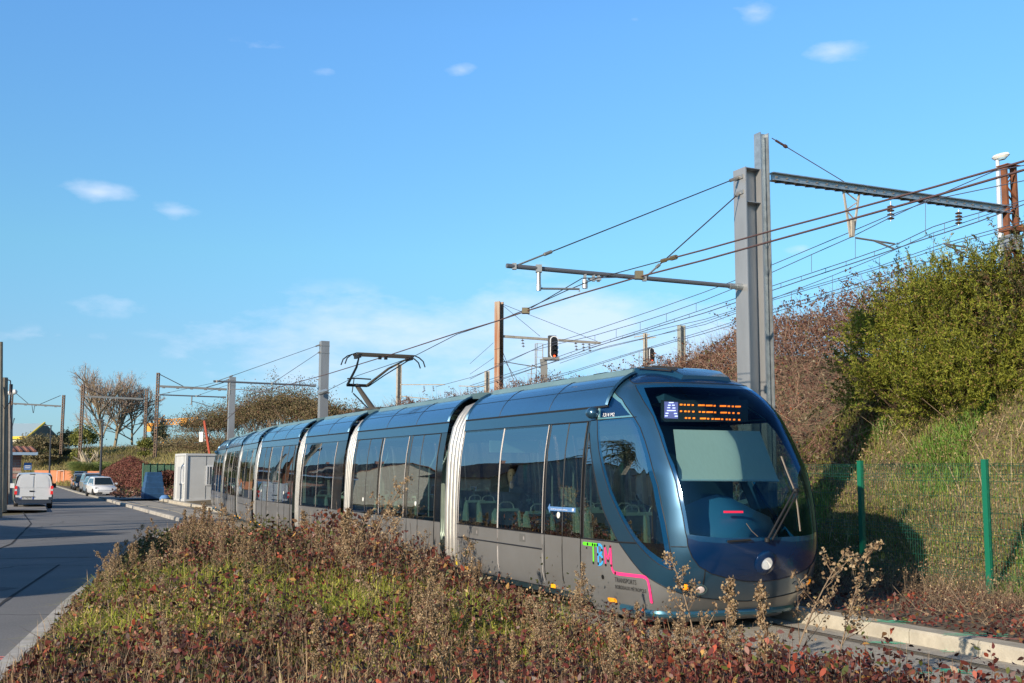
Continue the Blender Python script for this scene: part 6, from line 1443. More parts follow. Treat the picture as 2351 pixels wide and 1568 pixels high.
# 5 leaf litter on the soil, spilling on the verge behind the kerb
p = med_pts(14000); z = medz(p[:, 0], p[:, 1])+.012; q1 = leaf_quads(np.stack([p[:, 0], p[:, 1], z], 1), .03+.03*rng.random(len(p)), rdir(len(p), 0, .15))
n = 9000; u = rng.random(n)*26-2; v = 10.05+rng.random(n)**1.2*2.9; X = NV[0]*v-FD[0]*u; Y_ = NV[1]*v-FD[1]*u
q2 = leaf_quads(np.stack([X, Y_, .18+(v-10)*.03+rng.random(n)*.05], 1), .035+.04*rng.random(n), rdir(n, .1, .35)); stuff('fallen_leaves', np.concatenate([q1, q2]), redm)
n = 26000; u = rng.random(n)*26-2; v = 10.6+rng.random(n)**.7*2.6; nz = vnoise(u, v, 1.0, 71); k = nz > .35; u, v, nz = u[k], v[k], nz[k]; n = len(u); X = NV[0]*v-FD[0]*u; Y_ = NV[1]*v-FD[1]*u
P = np.stack([X, Y_, .17+(v-10)*.04], 1); stuff('verge_twigs', stems(P, P+rdir(n, .7)*(.12+.32*rng.random((n, 1))*np.clip((v-10.5)/1.2, .2, 1)[:, None]), .0028), twgm)
k = rng.random(n) < .4; q = P[k]; m_ = len(q); stuff('verge_seed_heads', leaf_quads(q+np.stack([rng.normal(0, .05, m_), rng.normal(0, .05, m_), rng.random(m_)*.38*np.clip((v[k]-10.4)/1.4, .1, 1)], 1), .018+.016*rng.random(m_)), drym)

# tall dry weeds: each one a plant of its own
seedm = mat('seed_head_beige', (.3, .22, .14), .85, island=[(5, (.36, .25, .15)), (4, (.27, .175, .10)), (3, (.46, .35, .22)), (1, (.12, .08, .05)), (1, (.46, .33, .16))], trans=.25, spec=.1)
def weed_proto(name, h, nb, spread, seeds, ssz, bend):
    r = random.Random(int(h*977+nb)); m = MB(); pts = []; bx, by = bend*r.uniform(.6, 1), bend*r.uniform(-.4, .4)
    f = lambda t: Vector((bx*t*t, by*t*t, h*t)); m.tube([f(t/8) for t in range(9)], [.006*(1-.8*t/8)+.001 for t in range(9)], 5); sp = []
    for i in range(nb):
        t = .28+.70*(i+r.random()*.6)/nb; o = f(t); az = r.uniform(0, 6.283); L = spread*(1.15-t)*r.uniform(.7, 1.2)*h; e = o+Vector((c_(az)*L*.75, s_(az)*L*.75, L*r.uniform(.6, 1.0))); mid = (o+e)/2+Vector((0, 0, -L*.06)); m.tube([o, mid, e], [.0032, .0024, .0012], 4)
        for j in range(7):
            tt = .25+.75*(j+r.random())/7; q = o+(e-o)*tt; az2 = r.uniform(0, 6.283); l2 = L*.32*r.uniform(.4, 1)*(1.1-tt*.5); e2 = q+Vector((c_(az2)*l2*.7, s_(az2)*l2*.7, l2*.8)); m.tube([q, e2], [.0016, .001], 3, cap=False)
            for k in range(int(seeds)): s = q+(e2-q)*r.uniform(.35, 1.08); sp.append((s.x+r.gauss(0, .012), s.y+r.gauss(0, .012), s.z+r.gauss(0, .012)))
    root = empty(name); m.build('stem', twgm, root, fix=False); P = np.array(sp); np_mesh('seed_head', leaf_quads(P, ssz*(.6+.9*rng.random(len(P))), rdir(len(P), .3), .42), 4, seedm, parent=root); return root
protos = [weed_proto('dry_weed', 1.0, 12, .42, 7, .022, .12), weed_proto('dry_weed', .8, 9, .38, 8, .017, .2), weed_proto('dry_weed', 1.15, 17, .26, 8, .021, .05), weed_proto('dry_weed', .9, 10, .5, 5, .02, .3), weed_proto('dry_weed', 1.0, 22, .20, 9, .021, .1)]
usedp = set()
def weed(px, y_top, Y, kind, label, rot=None, group=None, lean=0, x=None, h=None):
    X = ray(px, 1080); X = X[0]/X[1]*Y if x is None else x; g0 = float(medz(np.array(X), np.array(Y)))
    if h is None: h = float(atY(px, y_top, Y)[2])-g0
    pr = protos[kind]; o = pr if kind not in usedp else copy_tree(pr); usedp.add(kind)
    hk = [1.0, .8, 1.15, .9, 1.0][kind]; s = h/hk; o.location = (X, Y, g0-.02); o.scale = (s*.9+.1, s*.9+.1, s); o.rotation_euler = (0, lean, rot if rot is not None else random.uniform(0, 6.28)); tag(o, label, 'dry weed', group); return o
weed(1895, 1222, 10.2, 0, 'tallest dry weed leaning right just beside the tram nose', 0.3, None, R(14))
weed(1790, 1240, 9.6, 3, 'dry weed whose seed heads cross the centre headlight of the tram', .2, None, R(12))
weed(1600, 1262, 10.4, 1, 'dry weed standing in front of the tram indicator lamp', 2.0, None, R(6))
weed(1655, 1322, 9.8, 4, 'bushy dry weed below the tram front lamp', 1.0)
weed(1760, 1335, 9.4, 4, 'bushy dry weed below the navy nose panel of the tram', 3.0)
weed(1330, 1290, 13.0, 2, 'upright dry weed in front of the pink line and lettering', 0.5)
weed(1095, 1225, 15.5, 0, 'feathery dry weed below the first tram window', 4.0, None, R(5))
weed(838, 1085, 17.5, 3, 'tall wispy dry weed reaching the tram windows at the first white bellows', 0.1, None, R(8))
weed(300, 1243, 16.5, 4, 'pale feathery weed at the left edge of the planted strip against the road', 1.0)
weed(262, 1262, 15.8, 1, 'second pale weed left of the feathery one, leaning over the kerb', 3.2)
weed(560, 1195, 24.0, 2, 'slim dry weed before the far grey tram skirts', 1.5)
weed(980, 1330, 10.6, 2, 'tall thin dry weed in the middle of the red leaves', .5)
weed(1530, 1395, 8.6, 3, 'arching bare stem weed leaning over the lower right red leaves', 2.4, None, R(25))
wk = ['open branched', 'short spreading', 'upright dense', 'wispy airy', 'slim bushy']
def wlab(kind, x, y):
    kx = x/y*PX_F+1175; z_ = 'at the left road side' if kx < 420 else 'before the rear tram sections' if kx < 700 else 'before the second tram section' if kx < 1020 else 'before the first tram windows' if kx < 1330 else 'before the tram lettering' if kx < 1560 else 'before the tram nose'
    return '%s dry weed with beige seed heads %s%s' % (wk[kind], z_, ', near the track' if VN-(x*NV[0]+y*NV[1]) < 1.6 else ', mid strip')
for i in range(15):
    yy = 13.5+i*1.0+random.uniform(-.3, .3); xx = float(np.interp(yy, [p_[1] for p_ in MEDL], [p_[0] for p_ in MEDL]))+random.uniform(.45, 1.6); kd = [4, 0, 2, 1, 4][i % 5]
    weed(0, 0, yy, kd, wlab(kd, xx, yy), None, 'tall dry weeds in the planted strip', random.uniform(-.12, .05), x=xx, h=random.uniform(.55, 1.0)*(1 if yy > 15 else .7))
for i in range(26):
    if i < 14: px_, yy, hh_ = random.uniform(470, 680), random.uniform(15.5, 22), random.uniform(.5, .8)
    elif i < 20: px_, yy, hh_ = random.uniform(780, 930), random.uniform(14.5, 18), random.uniform(.8, 1.15)
    else: px_, yy, hh_ = random.uniform(940, 1260), random.uniform(9.2, 12.5), random.uniform(.55, .85)
    xx = (px_-1175)/PX_F*yy
    if xx*NV[0]+yy*NV[1] > VN-.1: continue
    kd = [4, 2, 0, 4, 2, 1][i % 6]; weed(0, 0, yy, kd, wlab(kd, xx, yy), None, 'tall dry weeds in the planted strip', random.uniform(-.1, .1), x=xx, h=hh_)
cnt = 0
while cnt < 84:
    q = med_pts(1, 1.0, 8.5, 34)[0]; x, y = float(q[0]), float(q[1]); vd = VN-(x*NV[0]+y*NV[1])
    pr_ = .9*float(ztall(np.array(x), np.array(y)))+.16+(.5 if y < 13 and .5 < vd < 3.2 else 0)
    if random.random() > pr_*1.2 or (y < 9.5 and vd < .6): continue
    kx = x/y*PX_F+1175
    if kx > 1900 or (kx > 1450 and y < 9.3): continue
    if kx < 300 and y < 14: continue
    kd = random.choice([0, 1, 2, 4, 4, 3]); weed(0, 0, y, kd, wlab(kd, x, y), None, 'tall dry weeds in the planted strip', random.uniform(-.1, .1), x=x, h=(random.uniform(.55, .95)*(1.15 if vd < 2.5 else .9) if kx < 1000 else random.uniform(.38, .62))); cnt += 1
for q in range(13):      # thin stand right along the track edge in front of the cab
    u = random.uniform(8.8, 13.5); v = random.uniform(5.2, 6.6); P = UV(u, v); kd = random.choice([4, 1, 0, 4]); weed(0, 0, float(P[1]), kd, wlab(kd, float(P[0]), float(P[1])), None, 'tall dry weeds in the planted strip', random.uniform(-.08, .08), x=float(P[0]), h=random.uniform(.35, .62))

# ---- embankment cover
def slope_pts(n, s0, s1, d0, d1):
    s = s0+(s1-s0)*rng.random(n); d = d0+(d1-d0)*rng.random(n); i = np.clip(np.searchsorted(cd, s)-1, 0, len(cs)-2); a = cs[i]; b = cs[i+1]; t = ((s-cd[i])/(cd[i+1]-cd[i]))[:, None]; p = a+(b-a)*t
    tg = (b-a)/np.linalg.norm(b-a, axis=1, keepdims=True); p = p+np.stack([-tg[:, 1], tg[:, 0]], 1)*d[:, None]; z, S, D = hill(p[:, 0], p[:, 1]); return p[:, 0], p[:, 1], z, s, d
BR = [(5, (.20, .10, .075)), (4, (.145, .07, .055)), (4, (.26, .155, .11)), (3, (.10, .05, .045)), (1.3, (.16, .17, .06)), (.7, (.44, .38, .26)), (1, (.28, .09, .04))]
brm = mat('bramble_leaves', (.2, .1, .07), .7, island=BR, var=.3, vscale=.45, trans=.25, spec=.2)
bt_ = mat('bramble_twigs', (.2, .12, .09), .85, island=[(4, (.24, .135, .10)), (3, (.32, .21, .15)), (3, (.14, .08, .065)), (1, (.42, .32, .22))], spec=.1)
def lump(x, y): return .55*vnoise(x, y, 3.2, 81)+.3*vnoise(x, y, 1.4, 82)+.15*vnoise(x, y, .6, 83)
def bramble_h(x, y, s, d): return (1.0+1.3*lump(x, y))*np.interp(s, [18, 22, 26, 30, 38, 60, 100], [1.0, 1.0, .60, .24, .18, .3, .6])*np.clip((s-17.5)/1.6, 0, 1)*np.clip((7.0-d)/2.0, .12, 1)*np.where(s > 95, .6, 1)
x, y, z, s, d = slope_pts(190000, 17.3, 80, -4, 7.2); keep = rng.random(len(x)) < np.clip(34/np.hypot(x, y), .2, 1)**1.3; x, y, z, s, d = [q[keep] for q in (x, y, z, s, d)]
hb = bramble_h(x, y, s, d); zz_ = z+hb*rng.random(len(x))**.3; sc_ = np.clip(np.hypot(x, y)/30, 1, 2.2)
stuff('bramble_leaves', leaf_quads(np.stack([x, y, zz_], 1), (.045+.045*rng.random(len(x)))*sc_), brm)
i = rng.choice(len(x), 62000, False); A = np.stack([x[i], y[i], z[i]+hb[i]*(.35+.65*rng.random(len(i)))], 1); dd = rdir(len(i), .35); dd[:, :2] -= NV[:2]*.25; L_ = (.25+.55*rng.random((len(i), 1)))*sc_[i][:, None]**.5
stuff('bramble_twigs', stems(A, A+dd*L_, .0045*sc_[i][:, None]), bt_)
# ragged upper edge: arching shoots with little leaves
x, y, z, s, d = slope_pts(900, 17.3, 78, -2.5, .5); A = np.stack([x, y, z+bramble_h(x, y, s, d)*.85], 1); az = rng.random(900)*6.283; L_ = .5+.6*rng.random(900); tip_ = A+np.stack([np.cos(az)*L_*.7, np.sin(az)*L_*.7, L_*.75], 1); mid = (A+tip_)/2+np.stack([0*L_, 0*L_, .15*L_], 1)
stuff('bramble_shoots', np.concatenate([stems(A, mid, .007), stems(mid, tip_, .005)]), bt_)
t = rng.random((900, 16, 1)); pl_ = (mid[:, None]*(1-t)+tip_[:, None]*t).reshape(-1, 3)+rng.normal(size=(14400, 3))*.035; stuff('shoot_leaves', leaf_quads(pl_, .05+.04*rng.random(len(pl_))), brm)
# long grass at the foot of the bank behind the fence
LG = [(5, (.40, .32, .14)), (6, (.32, .33, .08)), (2, (.50, .40, .22)), (7, (.21, .30, .05)), (2, (.20, .14, .08)), (1.5, (.12, .17, .04))]
lgm = mat('long_grass', (.3, .25, .1), .75, island=LG, var=.35, vscale=.6, trans=.3, spec=.1)
n = 95000; u = 2+rng.random(n)*24; v = 12.7+rng.random(n)*5.2; X = NV[0]*v-FD[0]*u; Y_ = NV[1]*v-FD[1]*u; z, _, _ = hill(X, Y_); nz = vnoise(X, Y_, 1.5, 91)
ok = (u < 18.5+1.5*nz) | (v < 13.9+nz); u, v, X, Y_, z, nz = [q[ok] for q in (u, v, X, Y_, z, nz)]; n = len(u)
stuff('long_grass', blades(np.stack([X, Y_, z-.02], 1), (.10+.22*rng.random(n))*(.45+.8*nz)*np.clip((v-12.4)/1.2, .4, 1), .004+.005*rng.random(n), 1.7), lgm)
k = rng.random(n) < .42; mm = k.sum(); zz2 = z[k]+rng.random(mm)*(.12+.35*vnoise(X[k], Y_[k], .8, 92)); stuff('bank_weeds', leaf_quads(np.stack([X[k], Y_[k], zz2], 1), .022+.03*rng.random(mm)), drym)
k = (vnoise(X, Y_, 1.1, 93) > .60) & (rng.random(n) < .7); stuff('bank_green_grass', blades(np.stack([X[k], Y_[k], z[k]], 1), .14+.22*rng.random(k.sum()), .006+.004*rng.random(k.sum()), 1.2), mat('fresh_grass', (.14, .25, .04), .6, island=[(4, (.15, .28, .045)), (3, (.22, .34, .06)), (2, (.10, .18, .03))], trans=.35))
n = 260; u = 3+rng.random(n)*16; v = 13+rng.random(n)*3.5; X = NV[0]*v-FD[0]*u; Y_ = NV[1]*v-FD[1]*u; z, _, _ = hill(X, Y_); A = np.stack([X, Y_, z], 1); dd = rdir(n, 1.6); stuff('dead_stalks', stems(A, A+dd*(.4+.6*rng.random((n, 1))), .006), mat('straw_stalk', (.42, .33, .2), .8, var=.2))
# far banks: coarse dry turf
x, y, z, s, d = slope_pts(70000, 78, 300, -6, 14.5); sc_ = np.clip(np.hypot(x, y)/60, 1, 3.5); nz = vnoise(x, y, 7, 95)
FB = [(4, (.36, .31, .13)), (4, (.28, .26, .09)), (3, (.42, .34, .17)), (2, (.20, .19, .06))]; fbm = mat('bank_grass', (.25, .22, .1), .85, island=FB, var=.4, vscale=.12, trans=.2, spec=.1)
k = (s > 118) | (nz > .6); stuff('bank_grass', blades(np.stack([x[k], y[k], z[k]-.02], 1), (.2+.35*rng.random(k.sum()))*sc_[k]**.5, .012*sc_[k], 1.0), fbm)
k = ~k; stuff('bank_scrub', leaf_quads(np.stack([x[k], y[k], z[k]+.5*rng.random(k.sum())], 1), .16*sc_[k]), brm)

# ---- bushes and trees
def leaf_cloud(c, rad, n, size, lump_=.35, up=.2, shell=.55, seed=0):
    """points filling a lumpy ellipsoid, thicker towards its skin"""
    r_ = np.random.default_rng(seed+5); d = r_.normal(size=(n, 3)); d /= np.linalg.norm(d, axis=1, keepdims=True); d[:, 2] = np.where(d[:, 2] < -.3, -d[:, 2]*.5, d[:, 2])
    a = np.arctan2(d[:, 1], d[:, 0]); k = 1+lump_*(np.sin(a*3+seed)*.4+np.sin(a*5+d[:, 2]*6+seed*2)*.35+np.sin(d[:, 2]*9+a*2+seed)*.3+(vnoise(a*3, d[:, 2]*3, .6, seed)-.5)*1.2)
    rr = (shell+(1-shell)*r_.random(n)**.5)*k; return np.array(c)+d*np.array(rad)*rr[:, None], d
GO = [(5, (.25, .275, .036)), (4, (.33, .345, .05)), (3, (.14, .165, .03)), (1.5, (.34, .34, .06)), (1.3, (.36, .22, .10)), (.5, (.06, .07, .02))]
gom = mat('gorse_green', (.12, .15, .03), .6, island=GO, var=.45, vscale=1.3, trans=.3, spec=.2)
def gorse(name, blobs, nspray, label, lm=None, size=.055, cat='gorse bush'):
    root = empty(name, (blobs[0][0][0], blobs[0][0][1], 0)); tag(root, label, cat); off = np.array([blobs[0][0][0], blobs[0][0][1], 0]); qs = []; st_ = []
    vol = sum(b[1][0]*b[1][1] for b in blobs)
    for bi, (c, rad) in enumerate(blobs):
        n = int(nspray*rad[0]*rad[1]/vol); P, d = leaf_cloud(c, rad, n, 0, .38, seed=bi*3+1, shell=.62); ax = d*.8+rng.normal(size=d.shape)*.35; ax[:, 2] += .35; ax /= np.linalg.norm(ax, axis=1, keepdims=True); L_ = .22+.36*rng.random(n); k = 34
        t = rng.random((n, k, 1)); pts = P[:, None]+ax[:, None]*t*L_[:, None, None]+rng.normal(size=(n, k, 3))*.016*(1.2-t); A = (ax[:, None]*.8+rng.normal(size=(n, k, 3))*.55).reshape(-1, 3); A /= np.linalg.norm(A, axis=1, keepdims=True)
        qs.append(leaf_quads(pts.reshape(-1, 3)-off, size*(.9+.8*rng.random(n*k)), A, .13)); st_.append(stems(np.tile(np.array(c)*[1, 1, .0]+[0, 0, c[2]-rad[2]*.8], (n//10, 1))-off, P[:n//10]-off, .012))
    np_mesh('foliage', np.concatenate(qs), 4, lm or gom, parent=root); np_mesh('branches', np.concatenate(st_), 4, twgm, parent=root); return root
def gb(px, py, Y, rx, rz): c = atY(px, py, Y); return ((float(c[0]), float(c[1]), float(c[2])), (rx, rx*.85, rz))
gorse('gorse_bush', [gb(2150, 800, 23, 1.55, 1.6), gb(2110, 900, 22.3, 1.4, 1.0), gb(2255, 710, 23, 1.4, 1.1), gb(2320, 880, 21.5, 1.5, 1.4), gb(2060, 780, 24.3, .9, .7), gb(2230, 925, 21.3, 1.3, .9)], 4300, 'big yellow green gorse bush on the bank at the right edge')
gorse('gorse_bush', [gb(2450, 775, 22, 2.0, 2.0), gb(2400, 690, 23.5, 1.2, .8)], 1500, 'darker gorse and bramble thicket cut by the right edge of the picture', mat('gorse_dark', (.1, .1, .04), .6, island=[(5, (.09, .11, .03)), (4, (.15, .12, .05)), (3, (.19, .10, .06)), (2, (.06, .07, .02))], var=.3, vscale=1, trans=.25), .065)
def bare_tree(px, py0, py1, Y, spread, label, n1=9, seed=1, lean=.0, m=None, name='bare_tree', twig=1.0, base=None, group=None, depth=4):
    r_ = random.Random(seed); b = atY(px, py0, Y); H_ = float(atY(px, py1, Y)[2])-float(b[2]); root = empty(name, b); tag(root, label, 'tree', group); m1 = MB(); tw = []
    def grow(p, d, L, rad, lev):
        k = 3; pts = [p]; q = p.copy(); dd = d.copy()
        for i in range(k): dd = (dd+Vector((r_.gauss(0, .10), r_.gauss(0, .10), .06))).normalized(); q = q+dd*L/k; pts.append(q.copy())
        if lev < depth-1: m1.tube(pts, [rad*(1-.45*i/k) for i in range(k+1)], 5 if lev < 2 else 4, cap=False)
        else:
            for a_, b_ in zip(pts[:-1], pts[1:]): tw.append((tuple(a_), tuple(b_), rad))
        if lev >= depth: return
        nb = (n1, 6, 6, 5, 4)[lev]
        for i in range(nb):
            t = (.22+.78*(i+r_.random()*.8)/nb) if lev else (.16+.84*(i+r_.random()*.6)/nb); j = min(k-1, int(t*k)); o = pts[j].lerp(pts[j+1], min(1, t*k-j)); az = r_.uniform(0, 6.283); el = r_.uniform(.25, .75)*spread
            ax = dd.orthogonal().normalized(); ax.rotate(Matrix.Rotation(az, 3, dd)); nd = (dd*c_(el)+ax*s_(el)+Vector((0, 0, .12))).normalized(); grow(o, nd, L*(r_.uniform(.85, 1.15) if lev == 0 else r_.uniform(.48, .68))*(1.2-.55*t), rad*.52, lev+1)
    grow(Vector((0, 0, -.5)), Vector((lean, 0, 1)).normalized(), H_*.50, H_*.020, 0); m1.build('trunk', mat('bark_pale', (.27, .21, .13), .9, var=.3, vscale=1), root, smooth=True)
    T_ = np.array([(a+b_) for a, b_, _ in tw]); np_mesh('crown', stems(T_[:, :3], T_[:, 3:], np.array([[max(.010*twig, rr*.7)] for _, _, rr in tw])), 4, m or mat('twig_brown', (.25, .17, .12), .9, island=[(3, (.34, .25, .19)), (3, (.26, .18, .14)), (2, (.42, .33, .25))]), parent=root); return root
bare_tree(232, 1022, 815, 178, 1.25, 'left of the two big bare trees on the bank, leaning left', 13, 3, -.12, twig=1.7)
bare_tree(263, 1020, 828, 182, 1.25, 'right of the two big bare trees on the bank', 14, 8, .03, twig=1.7)
bare_tree(303, 1015, 868, 186, 1.4, 'smaller bare tree at the right of the bare tree group', 8, 5, .12, twig=3.0)
bare_tree(352, 1010, 930, 190, 1.3, 'low bare tree behind the tall lattice mast', 7, 12, .1, twig=3.0)
bare_tree(668, 955, 893, 92, 1.35, 'bare branched tree above the tram roof left of the second grey mast', 8, 21, .05, twig=1.6)
bare_tree(640, 960, 905, 96, 1.4, 'lower bare tree beside the branched tree over the tram roof', 8, 22, -.05, twig=1.6)
bare_tree(500, 990, 938, 112, 1.4, 'small bare tree with reddish pods left of the third grey mast', 7, 23, .0, twig=1.6)
def bush(px, py, Y, rx, rz, n, sz, pal, label, name='bush', cat='bush', group=None, lumpy=.4):
    c = atY(px, py, Y); root = empty(name, (c[0], c[1], max(0, c[2]-rz))); tag(root, label, cat, group); P, d = leaf_cloud((0, 0, rz), (rx, rx*.8, rz), n, 0, lumpy, seed=int(px) % 11, shell=.35); P = P[P[:, 2] > -.6]; P = np.concatenate([P, P[:n//2]*np.array([.95, .95, .45])-np.array([0, 0, rz*.55])])
    np_mesh('foliage', leaf_quads(P, sz*(.6+.8*rng.random(len(P)))), 4, pal, parent=root); k = 40; np_mesh('stems', stems(np.tile([0, 0, -.6], (k, 1)), P[:k], .03), 4, twgm, parent=root); return root
brn = mat('thicket_brown', (.2, .15, .08), .85, island=[(4, (.20, .15, .07)), (4, (.15, .11, .06)), (3, (.26, .19, .10)), (2, (.12, .13, .04)), (1, (.22, .11, .07))], var=.3, vscale=.3, trans=.2)
drk = mat('evergreen_dark', (.04, .06, .03), .7, island=[(4, (.045, .06, .03)), (3, (.07, .085, .035)), (2, (.03, .04, .02))], var=.3, vscale=.4, trans=.15)
lgt = mat('bush_yellowgreen', (.16, .18, .03), .7, island=[(4, (.17, .18, .035)), (3, (.24, .24, .05)), (2, (.10, .12, .03))], trans=.25)
tl_ = 'part of the brown thicket on the bank crest behind the tram'
for i, (px, py, rx, rz, Y) in enumerate([(475, 985, 3.2, 1.7, 105), (520, 975, 3.2, 2.0, 102), (560, 968, 3.0, 2.1, 98), (600, 955, 2.8, 2.2, 94), (640, 945, 2.6, 2.3, 88), (685, 945, 2.4, 2.0, 84), (760, 958, 1.8, 1.0, 76), (720, 958, 2.0, 1.4, 80)]): bush(px, py, Y, rx, rz, 11000, .10, brn, 'brown thicket bush on the crest, '+['farthest left, above the cabin', 'just left of the third grey mast', 'just right of the third grey mast', 'left of the bare tree over the tram', 'under the bare tree over the tram', 'right of the bare tree over the tram', 'small, right of the second grey mast', 'low, just left of the second grey mast'][i], 'thicket_bush', 'bush', 'thicket bushes on the crest behind the tram', .5)
lbr = mat('scrub_pale', (.26, .2, .11), .85, island=[(4, (.27, .21, .11)), (4, (.20, .16, .08)), (3, (.33, .25, .14)), (2, (.17, .17, .06))], var=.3, vscale=.2, trans=.2)
for i, (px, py, rx, rz, Y) in enumerate([(415, 1005, 4.5, 1.4, 150), (440, 995, 4.5, 1.8, 140), (380, 1010, 4.5, 1.2, 160), (330, 1018, 5, 1.3, 172), (275, 1022, 5, 1.5, 175), (225, 1022, 5, 1.3, 175), (180, 1025, 5, 1.2, 176)]): bush(px, py+(20 if px > 370 else 15), Y, rx, rz*.6, 4200, .15, lbr, 'low brown scrub bush on the far crest, '+['right of the crane jib tip', 'nearest the red leaning post', 'behind the tall lattice mast', 'behind the right mast of the tree gantry', 'under the right big bare tree', 'under the left big bare tree', 'left of the bare trees'][i], 'scrub_bush', 'bush', 'scrub bushes on the far crest', .5)
bush(88, 1024, 160, 3.2, 1.5, 9000, .2, mat('bush_olive', (.1, .1, .04), .8, island=[(4, (.22, .18, .09)), (3, (.16, .15, .07)), (2, (.28, .22, .12))], trans=.2), 'round olive bush in front of the warehouse gable')
bush(152, 1016, 165, 1.6, 1.7, 3000, .26, drk, 'dark evergreen right of the rail mast near the warehouse')
bush(193, 1010, 158, 2.0, 2.1, 3000, .26, lgt, 'yellow green bush at the foot of the lattice mast')
bush(366, 1005, 150, 1.1, 1.8, 2000, .22, drk, 'narrow dark evergreen beside the tall lattice mast')
bush(333, 1022, 140, .9, 1.0, 1500, .2, lgt, 'small yellow bush at the foot of the right lattice mast')
bush(50, 1030, 170, 2.6, .9, 3000, .3, brn, 'brown bush at the left end of the far crest')
# pampas clump and ivy hedge behind the cars
root = empty('pampas_clump', tuple(G(203, 1116)[:2])+(0,)); tag(root, 'pampas grass clump with pale plumes behind the parked cars', 'grass clump'); n = 4200; a = rng.random(n)*6.283; L_ = 1.2+1.9*rng.random(n); A = np.zeros((n, 3)); A[:, :2] = rng.normal(0, .35, (n, 2)); Q = np.stack([np.cos(a)*L_*.5, np.sin(a)*L_*.5, L_*.95], 1)+A; Q2 = Q+np.stack([np.cos(a)*.9, np.sin(a)*.9, -.5*rng.random(n)], 1)
np_mesh('blades', np.concatenate([stems(A, Q, .02), stems(Q, Q2, .014)]), 4, mat('pampas_green', (.2, .25, .07), .7, island=[(3, (.18, .24, .06)), (2, (.28, .30, .10)), (1, (.12, .16, .04))], trans=.3), parent=root)
n = 40; a = rng.random(n)*6.283; A = np.stack([np.cos(a)*.9, np.sin(a)*.5, 2.4+rng.random(n)], 1); np_mesh('plumes', np.concatenate([stems(A, A+rdir(n, 2.5)*1.3, .10)]), 4, mat('plume_pale', (.5, .42, .3), .8, trans=.3), parent=root)
root = empty('ivy_hedge', (0, 0, 0)); tag(root, 'reddish creeper hedge mounded behind the parked cars and waste container', 'hedge'); n = 70000; t = rng.random(n); a0 = G(212, 1120)[:2]; a1 = G(330, 1136)[:2]; c = a0+(a1-a0)*t[:, None]; nn_ = np.array([.85, .52]); wv = rng.normal(0, 1.1, n); hmax = (1.9+1.1*np.exp(-((t-.38)/.3)**2))*np.exp(-(wv/2.4)**2)*(.85+.3*vnoise(c[:, 0]*2, c[:, 1]*2, 1.5, 5)); P = np.stack([c[:, 0]+nn_[0]*(2.0+wv), c[:, 1]+nn_[1]*(2.0+wv), hmax*rng.random(n)**.35], 1)
np_mesh('foliage', leaf_quads(P, .09+.06*rng.random(n)), 4, mat('ivy_red', (.2, .06, .04), .75, island=[(4, (.21, .065, .05)), (3, (.14, .045, .035)), (3, (.27, .11, .07)), (1, (.10, .10, .04))], var=.3, vscale=.5, trans=.2), parent=root)
# a palm over the street wall, outside the frame, that shows in the tram windows
root = empty('palm_tree', (-22.5, 31, 0)); tag(root, 'palm tree behind the street wall, left of the picture', 'tree'); m = MB(); m.tube([(0, 0, 0), (.1, 0, 3), (0, .1, 6.2)], [.32, .26, .24], 10); m.build('trunk', wood, root); fr_ = []
for i in range(46):
    a = i*2.4; el = random.uniform(-.2, 1.2); d = Vector((c_(a)*c_(el), s_(a)*c_(el), s_(el))); p0 = Vector((0, .1, 6.3)); prev = p0; 
    for k in range(8):
        q = p0+d*(k+1)*.33+Vector((0, 0, -.022*(k+1)**2)); sd_ = d.cross(Vector((0, 0, 1))).normalized()
        for s in (-1, 1): fr_ += [((*prev,), (*(q+sd_*s*.5*(1-k/11)+Vector((0, 0, -.15))),))]
        fr_.append(((*prev,), (*q,))); prev = q
F_ = np.array([a+b for a, b in fr_]); np_mesh('crown', stems(F_[:, :3], F_[:, 3:], .03), 4, drk, parent=root)
